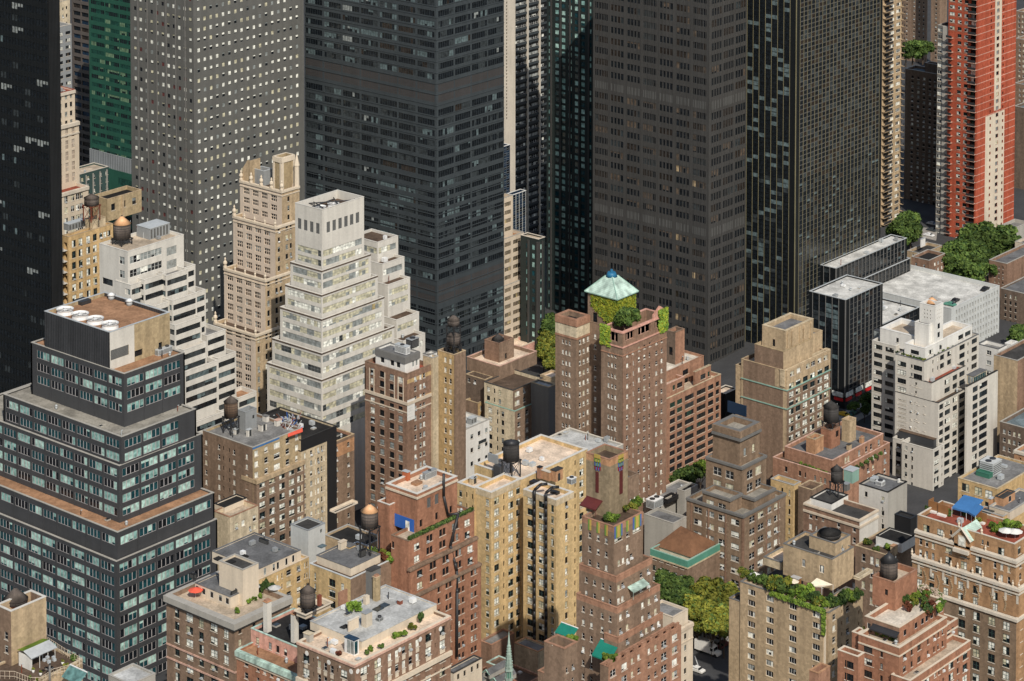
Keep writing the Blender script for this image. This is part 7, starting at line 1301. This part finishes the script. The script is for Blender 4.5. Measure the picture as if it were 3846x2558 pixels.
# ------------------------------------------------------------------ banner, signs, small structures
m = MB(); a = plane_pt(M5a, 'R', 'c4', 511, 1155, .12); b_ = plane_pt(M5a, 'R', 'c4', 592, 1345, .12); o = empty('banner', (a[0], a[1], b_[2]), 'white hanging banner on the brown brick building corner', 'banner')
w_, h_ = b_[0]-a[0], a[2]-b_[2]; m.box((0, -.05, 0), (w_, 0, h_), 'white_paint'); m.build('sheet', o); m = MB()
for i, (z_, l_, r_) in enumerate(((.80, .2, .5), (.72, .1, .85), (.58, .1, .8), (.44, .1, .5), (.30, .12, .45), (.14, .15, .9))):
    x = l_*w_
    while x < r_*w_: m.box((x, -.075, h_*z_), (x+.2, -.055, h_*z_+.16), 'pale_grey'); x += .34
m.build('lettering', o)
m = MB(); m2 = MB(); t = TPOD
for side, ln in (('L', t.y1-t.y0), ('R', t.x1-t.x0)):
    a = .6
    while a+4.5 < ln:
        if side == 'L': m.box((t.x0-.3, t.y0+a, 2.6), (t.x0-.01, t.y0+a+3.6, 3.6), 'sign_red'); m2.box((t.x0-.26, t.y0+a, 4.0), (t.x0-.01, t.y0+a+4.4, 5.6), 'bl_white')
        else: m.box((t.x0+a, t.y0-.3, 2.6), (t.x0+a+3.6, t.y0-.01, 3.6), 'sign_red'); m2.box((t.x0+a, t.y0-.26, 4.0), (t.x0+a+4.4, t.y0-.01, 5.6), 'bl_white')
        a += 6.2
child(t.b, 'shop_sign', m); child(t.b, 'shop_window', m2)
m = MB()
for c, x0, y0, x1, y1 in (('c6', 115, 620, 0, 0),): pass
# balconies on the far towers
def balconies(b, t, side, c, u0, u1, fh, n, top, out=1.5, m_='concrete', rail='dark_metal'):
    ax = 1 if side == 'L' else 0; aa = sorted(solve_axis(q(c, u, 0)[0], t.x0, t.y0, t.zt, ax) for u in (u0, u1)); m = MB()
    for i in range(n):
        z = t.zt-top-fh*i
        if side == 'L': m.box((t.x0-out, aa[0], z-.2), (t.x0-.004, aa[1], z), m_); m.box((t.x0-out, aa[0], z+.02), (t.x0-out+.06, aa[1], z+1.05), rail)
        else: m.box((aa[0], t.y0-out, z-.2), (aa[1], t.y0-.004, z), m_); m.box((aa[0], t.y0-out, z+.02), (aa[1], t.y0-out+.06, z+1.05), rail)
    o = child(b, 'balcony', m)
k = REDT.d/F*S0; fh = 49*k
balconies(REDB, REDT, 'L', 'A14', 1452, 1508, fh, 60, 52*k, 1.3, 'pinkish'); balconies(REDB, REDT, 'L', 'A14', 1306, 1346, fh, 48, 52*k+fh*9, 1.5, 'pinkish')
t = TB.t[0]; k = t.d/F*S0
balconies(TB, t, 'R', 'A14', 858, 908, 46.4*k, 60, 50*k, 1.8, 'tan'); balconies(TB, t, 'R', 'A14', 984, 989.5, 46.4*k, 60, 50*k, 1.8, 'tan')
m = MB()
for i in range(55): z = t.zt-(50+46.4*i)*k; m.box((t.x1+.004, t.y0+1, z-.2), (t.x1+2.2, t.y0+5, z), 'tan'); m.box((t.x1+2.14, t.y0+1, z+.02), (t.x1+2.2, t.y0+5, z+1), 'dark_metal')
child(TB, 'balcony', m)
t = M1a; k = t.d/F*S1; balconies(t.b, t, 'L', 'c1', 104, 150, 119.5*k, 12, 146*k, 1.6, 'white_wall', 'cloth_grey')
# ------------------------------------------------------------------ streets: pavement, trees, vehicles
m = MB()
def pave(c, pts, name='pavement'):
    P = [pt(*q(c, *p), 'z', .14) for p in pts]; m = MB(); m.face(P, 'sidewalk'); n = len(P)
    for i in range(n): a, b_ = P[i], P[(i+1) % n]; m.face([(a[0], a[1], 0), (b_[0], b_[1], 0), tuple(b_), tuple(a)], 'sidewalk')
    return tag(m.build(name), kind='structure')
pave('c7', [(1400, 1420), (1230, 1330), (1640, 1120), (1800, 1200)])
pave('e5', [(1200, 960), (1200, 860), (760, 800), (440, 700), (440, 810), (900, 960)])
pave('e4', [(620, 560), (300, 480), (250, 360), (640, 400)])
for nm_, c, a, b_ in (('road_marking', 'e5', (455, 905), (540, 945)), ('road_marking', 'e5', (480, 1150), (540, 1330))):
    p0, p1 = pt(*q(c, *a), 'z', .004), pt(*q(c, *b_), 'z', .004); d = (p1-p0)/np.linalg.norm(p1-p0); n_ = np.array([-d[1], d[0], 0])*.12; m = MB(); m.face([p0-n_, p1-n_, p1+n_, p0+n_], 'paint_white'); tag(m.build(nm_), kind='structure')
def car(label, p, ax, cm_, cat='car', L_=4.6, W_=1.85, taxi=False):
    o = empty('parked_car' if not taxi else 'taxi', p, label, cat); m = MB()
    prof = [(-.5, .35), (-.5, .75), (-.44, .86), (-.28, .92), (-.20, 1.34), (.14, 1.40), (.28, .95), (.44, .85), (.5, .72), (.5, .35)]
    for s in (1, -1):
        f_ = [(x*L_, s*W_/2*(1 if z < 1 else .82), z) for x, z in prof]; m.face(f_ if s < 0 else f_[::-1], cm_)
    for (xa, za), (xb, zb) in zip(prof[:-1], prof[1:]):
        wa, wb = [W_/2*(1 if z < 1 else .82) for z in (za, zb)]; glass = (abs(za-.92) < .05 and zb > 1.2) or (za > 1.2 and zb < 1)
        m.face([(xa*L_, -wa, za), (xa*L_, wa, za), (xb*L_, wb, zb), (xb*L_, -wb, zb)], 'glass' if glass else cm_)
    m.face([(x*L_, y, .35) for x, y in ((-.5, W_/2), (.5, W_/2), (.5, -W_/2), (-.5, -W_/2))], 'black_paint'); m.build('body', o)
    m = MB()
    for s in (1, -1): f_ = [(x*L_, s*(W_/2*.90), z) for x, z in ((-.24, .96), (-.18, 1.28), (.12, 1.33), (.24, .98))]; m.face(f_ if s < 0 else f_[::-1], 'glass')
    m.build('window', o)
    for x in (-.31, .31):
        for s in (-1, 1):
            m = MB(); n = 12; c = (x*L_, s*W_/2*.96)
            for j in range(n): a, b_ = j*2*math.pi/n, (j+1)*2*math.pi/n; m.face([(c[0], c[1], .33), (c[0]+.33*math.cos(a), c[1], .33+.33*math.sin(a)), (c[0]+.33*math.cos(b_), c[1], .33+.33*math.sin(b_))][::-s], 'black_paint'); m.face([(c[0]+.33*math.cos(a), c[1], .33+.33*math.sin(a)), (c[0]+.33*math.cos(b_), c[1], .33+.33*math.sin(b_)), (c[0]+.33*math.cos(b_), c[1]-s*.2, .33+.33*math.sin(b_)), (c[0]+.33*math.cos(a), c[1]-s*.2, .33+.33*math.sin(a))], 'black_paint')
            m.build('wheel', o)
    for s in (-1, 1): m = MB(); m.box((.485*L_, s*W_*.36-.14, .62), (.505*L_, s*W_*.36+.14, .76), 'white_metal'); m.build('headlight', o)
    o.rotation_euler = (0, 0, ax); return o
car('dark car at the far corner of the parking garage roof', roofpt(PARK, 'e4', 1290, 1240), R(5), 'black_paint'); car('dark car near the middle of the parking garage roof edge', roofpt(PARK, 'e4', 880, 1400), R(185), 'dark_metal'); car('dark green car at the near corner of the parking garage roof', roofpt(PARK, 'e4', 810, 1450), R(95), 'copper_dark')
for i, (c, x, y, a, cm_, lab) in enumerate((('c7', 1480, 1290, 0, 'steel_blue', 'dark blue car in the street behind the rose brick apartment house'), ('c7', 1560, 1255, 0, 'galv', 'silver car in the street behind the rose brick apartment house'), ('e5', 640, 1000, 92, 'black_paint', 'black car on the street left of the box truck'), ('e5', 880, 900, 2, 'grey_metal', 'grey car parked at the kerb under the street trees'), ('e5', 940, 1000, 2, 'maroon', 'maroon car on the street right of the box truck'), ('c6', 30, 1010, 90, 'white_paint', 'white car in the gap left of the twin-winged tower'), ('e4', 560, 430, 90, 'steel_blue', 'dark car in the street left of the scarlet tower'), ('e4', 520, 500, 90, 'white_metal', 'white car in the street left of the scarlet tower'))): car(lab, pt(*q(c, x, y), 'z', gz(*pt(*q(c, x, y), 'z', 0)[:2])), R(a), cm_)
mat('cab_yellow', (.62,.38,.03), **PNL)
car('yellow taxi on the street below the black glass podium', pt(*q('c7', 1335, 1318), 'z', 0), R(90), 'cab_yellow', 'taxi', taxi=True); car('white and green cab at the lower street edge', pt(*q('e5', 510, 1410), 'z', 0), R(92), 'white_paint', 'taxi', taxi=True); car('dark car parked under the leafy street trees', pt(*q('e5', 590, 770), 'z', 0), R(0), 'steel_blue')
car('green car on the street below the black glass podium', pt(*q('c7', 1435, 1310), 'z', 0), R(0), 'green_box'); car('pale van-like car in shade beside the scarlet tower', pt(*q('e4', 560, 345), 'z', 0), R(90), 'galv')
p = pt(*q('e5', 690, 1110), 'z', 0); o = empty('box_truck', p, 'white box truck driving on the street beside the trees', 'truck')
m = MB(); m.box((-3.6, -1.2, .75), (1.2, 1.2, 3.5), 'white_paint'); m.face([(-3.6, -1.2, 3.504), (1.2, -1.2, 3.504), (1.2, 1.2, 3.504), (-3.6, 1.2, 3.504)], 'cloth_grey'); m.build('cargo_box', o)
m = MB(); m.box((1.25, -1.05, .6), (2.6, 1.05, 2.5), 'white_paint'); m.face([(2.6, -1.05, 2.5), (2.6, 1.05, 2.5), (1.6, 1.05, 2.9), (1.6, -1.05, 2.9)][::-1], 'white_paint'); m.box((2.62, -1.0, .5), (4.0, 1.0, 1.45), 'white_paint'); m.build('cab', o)
m = MB(); m.face([(2.63, -.95, 1.5), (2.63, .95, 1.5), (2.3+.31, .9, 2.4), (2.3+.31, -.9, 2.4)], 'glass'); m.box((1.5, -1.07, 1.5), (2.4, -1.055, 2.3), 'glass'); m.box((1.5, 1.055, 1.5), (2.4, 1.07, 2.3), 'glass'); m.build('window', o)
for x in (-2.3, 3.1):
    for s in (-1, 1): m = MB(); m.bar((x, s*.75, .48), (x, s*1.15, .48), .48, 'black_paint', 14); m.build('wheel', o)
o.rotation_euler = (0, 0, R(-88))
p = pt(*q('e5', 605, 900), 'z', 0); o = empty('street_lamp', p, 'street lamp on the pavement in front of the leafy trees', 'street lamp'); m = MB(); m.bar((0, 0, 0), (0, 0, 8.5), .1, 'galv', 6); m.bar((0, 0, 8.5), (1.6, -1.6, 9), .07, 'galv', 5); m.build('pole', o); m = MB(); m.box((1.3, -2.0, 8.9), (2.0, -1.5, 9.15), 'white_metal'); m.build('lamp_head', o)
# trees: crown centre seen at these pixels, zc metres above the street
def T_(c, x, y, rad, zc, kind, lab, grp, seed, z0=0.0):
    p = pt(*q(c, x, y), 'z', zc); tree(lab, (p[0], p[1], z0), rad, zc-z0+rad*.86, kind, grp, seed)
for i, (x, y, r) in enumerate(((470, 230, 4.6), (600, 130, 4.8), (760, 90, 4.6), (900, 130, 4.8), (1010, 250, 4.6), (450, 400, 4.2), (560, 340, 4.6), (700, 300, 5.0), (850, 320, 5.0), (970, 450, 4.6), (640, 520, 4.6), (780, 520, 4.8), (900, 600, 4.4), (520, 590, 3.6), (760, 690, 3.8), (960, 720, 3.6))): T_('e5', x, y, r, 9.5-.002*y, 'yellow', 'yellow-green street tree massed between the brown towers', 'yellow-green street trees between the brown towers', i)
for i, (x, y, r) in enumerate(((40, 80, 5.0), (170, 120, 4.8), (-60, -20, 4.6), (260, 30, 4.6), (330, 210, 4.4), (120, 260, 4.4))): T_('e5', x, y, r, 9, 'green', 'dark green street tree beside the copper-edged building', 'green trees beside the copper-edged building', i)
for i, (x, y, r) in enumerate(((1200, 440, 4.6), (1290, 380, 4.4), (1400, 330, 4.0))): T_('d6', x, y, r, 9, 'green' if i < 2 else 'bright', ('leftmost dark tree at the foot of the loft building', 'middle dark tree at the foot of the loft building', 'rightmost bright tree at the foot of the loft building')[i], 'trees at the foot of the loft building', i)
for i, (x, y, r) in enumerate(((860, 740, 6.5), (1000, 700, 6.5), (1130, 760, 6.5), (820, 880, 6), (960, 900, 7), (1110, 890, 6.5), (1240, 920, 5.5), (1080, 580, 6.5), (1220, 550, 7), (1350, 530, 7), (1480, 560, 7), (1600, 560, 6.5), (1180, 660, 6.5), (1320, 660, 7), (1450, 670, 6.5), (1560, 640, 6), (1650, 600, 5), (1000, 1010, 5.5), (1130, 1000, 5.5), (1330, 960, 4.6))): T_('e4', x, y, r, 10, 'green', 'green tree in the grove behind the parking garage', 'grove behind the parking garage', i)
for i, (x, y, r) in enumerate(((220, 330, 6.5), (120, 400, 6.2), (270, 440, 5.2), (180, 480, 5))): T_('e4', x, y, r, 9, 'green', 'tree at the foot of the tan balcony tower', 'trees at the foot of the tan balcony tower', i)
for i, (x, y, r) in enumerate(((1060, 340, 6), (1130, 335, 6), (1015, 350, 5))): T_('A14', x, y, r, 30, 'green', 'distant roof garden tree below the distant brown towers', 'distant trees below the brown towers', i, 22)
for i, (x, y, r) in enumerate(((40, 620, 5), (70, 690, 4.6), (10, 680, 4.6), (30, 960, 4), (80, 990, 3.6), (-20, 930, 4), (60, 1060, 3.4), (20, 800, 4), (80, 840, 4))): T_('c6', x, y, r, 4, 'green' if i < 3 else 'yellow', 'street tree in the gap left of the twin-winged tower', 'trees left of the twin-winged tower', i, -6)
for i, (x, y, r) in enumerate(((1590, 1160, 3.4), (1440, 1215, 2.4), (1560, 1240, 2.4))): T_('c7', x, y, r, 5, 'green', 'small street tree in front of the black glass podium', 'street trees before the black podium', i)
for i, (x, y, r) in enumerate(((1670, 1100, 4.2), (1610, 1170, 3.8), (1720, 620, 4), (1790, 560, 4))): T_('c8', x, y, r, 7, 'green', 'dark yard tree right of the white apartment block', 'yard trees right of the white apartment block', i)
# ------------------------------------------------------------------ small vents and pipes on every large roof
CNT = 0
for b in BLD:
    for t in b.t:
        if t.zr < 12 or (t.x1-t.x0)*(t.y1-t.y0) < 90 or CNT > 190: continue
        rs = random.Random(int(t.x0*7+t.y0*3)); n = min(6, int((t.x1-t.x0)*(t.y1-t.y0)/70)); P = []
        for i in range(n*3):
            x, y = rs.uniform(t.x0+1.2, t.x1-1.2), rs.uniform(t.y0+1.2, t.y1-1.2)
            if any(B[0]-.6 < x < B[1]+.6 and B[2]-.6 < y < B[3]+.6 and B[5] > t.zr+.3 and B[4] < t.zr+1 for B in BOXES if not (B[0] == t.x0 and B[2] == t.y0)): continue
            P.append((x, y))
        if not P: continue
        _, main = visible(np.array([(x, y, t.zr+.8) for x, y in P]), None); P = [p for p, v in zip(P, main) if v and 10 < proj((p[0], p[1], t.zr))[0] < 3836 and 10 < proj((p[0], p[1], t.zr))[1] < 2548][:n]
        for x, y in P:
            kd = rs.choice(('vent', 'pipe', 'box', 'box', 'hatch')); m = MB(); CNT += 1
            if kd == 'vent': m.cyl((0, 0), .35, .35, 0, .9, 'galv', 10); m.cyl((0, 0), .55, .15, .9, 1.3, 'galv', 10)
            elif kd == 'pipe': h = rs.uniform(1, 2.4); m.bar((0, 0, 0), (0, 0, h), .12, rs.choice(('dark_metal', 'galv', 'rust')), 6); m.bar((0, 0, h), (.5, 0, h), .12, 'galv', 6)
            elif kd == 'box': a, c_ = rs.uniform(.8, 1.8), rs.uniform(.8, 1.6); m.box((0, 0, .15), (a, c_, rs.uniform(.8, 1.5)), rs.choice(('galv', 'white_metal', 'grey_metal'))); m.box((.1, .1, 0), (a-.1, c_-.1, .15), 'dark_metal')
            else: a = rs.uniform(1.0, 1.7); m.box((0, 0, 0), (a, a*.8, .35), 'concrete'); m.box((.1, .1, .35), (a-.1, a*.8-.1, .45), rs.choice(('roof_black', 'glass_grey', 'galv')))
            nme = dict(vent='roof_vent', pipe='vent_pipe', box='roof_unit', hatch='roof_hatch')[kd]; words = dict(vent='capped metal vent', pipe='bent vent pipe', box='small boxy unit', hatch='low roof hatch')[kd]
            lab = b.label.split(' with ')[0].split(', ')[0].split()[:9]; o = m.build(nme, None, (x, y, t.zr+.01)); tag(o, words+' on roof of the '+' '.join(lab), nme.replace('_', ' '), words+'s on '+' '.join(lab[:8]))
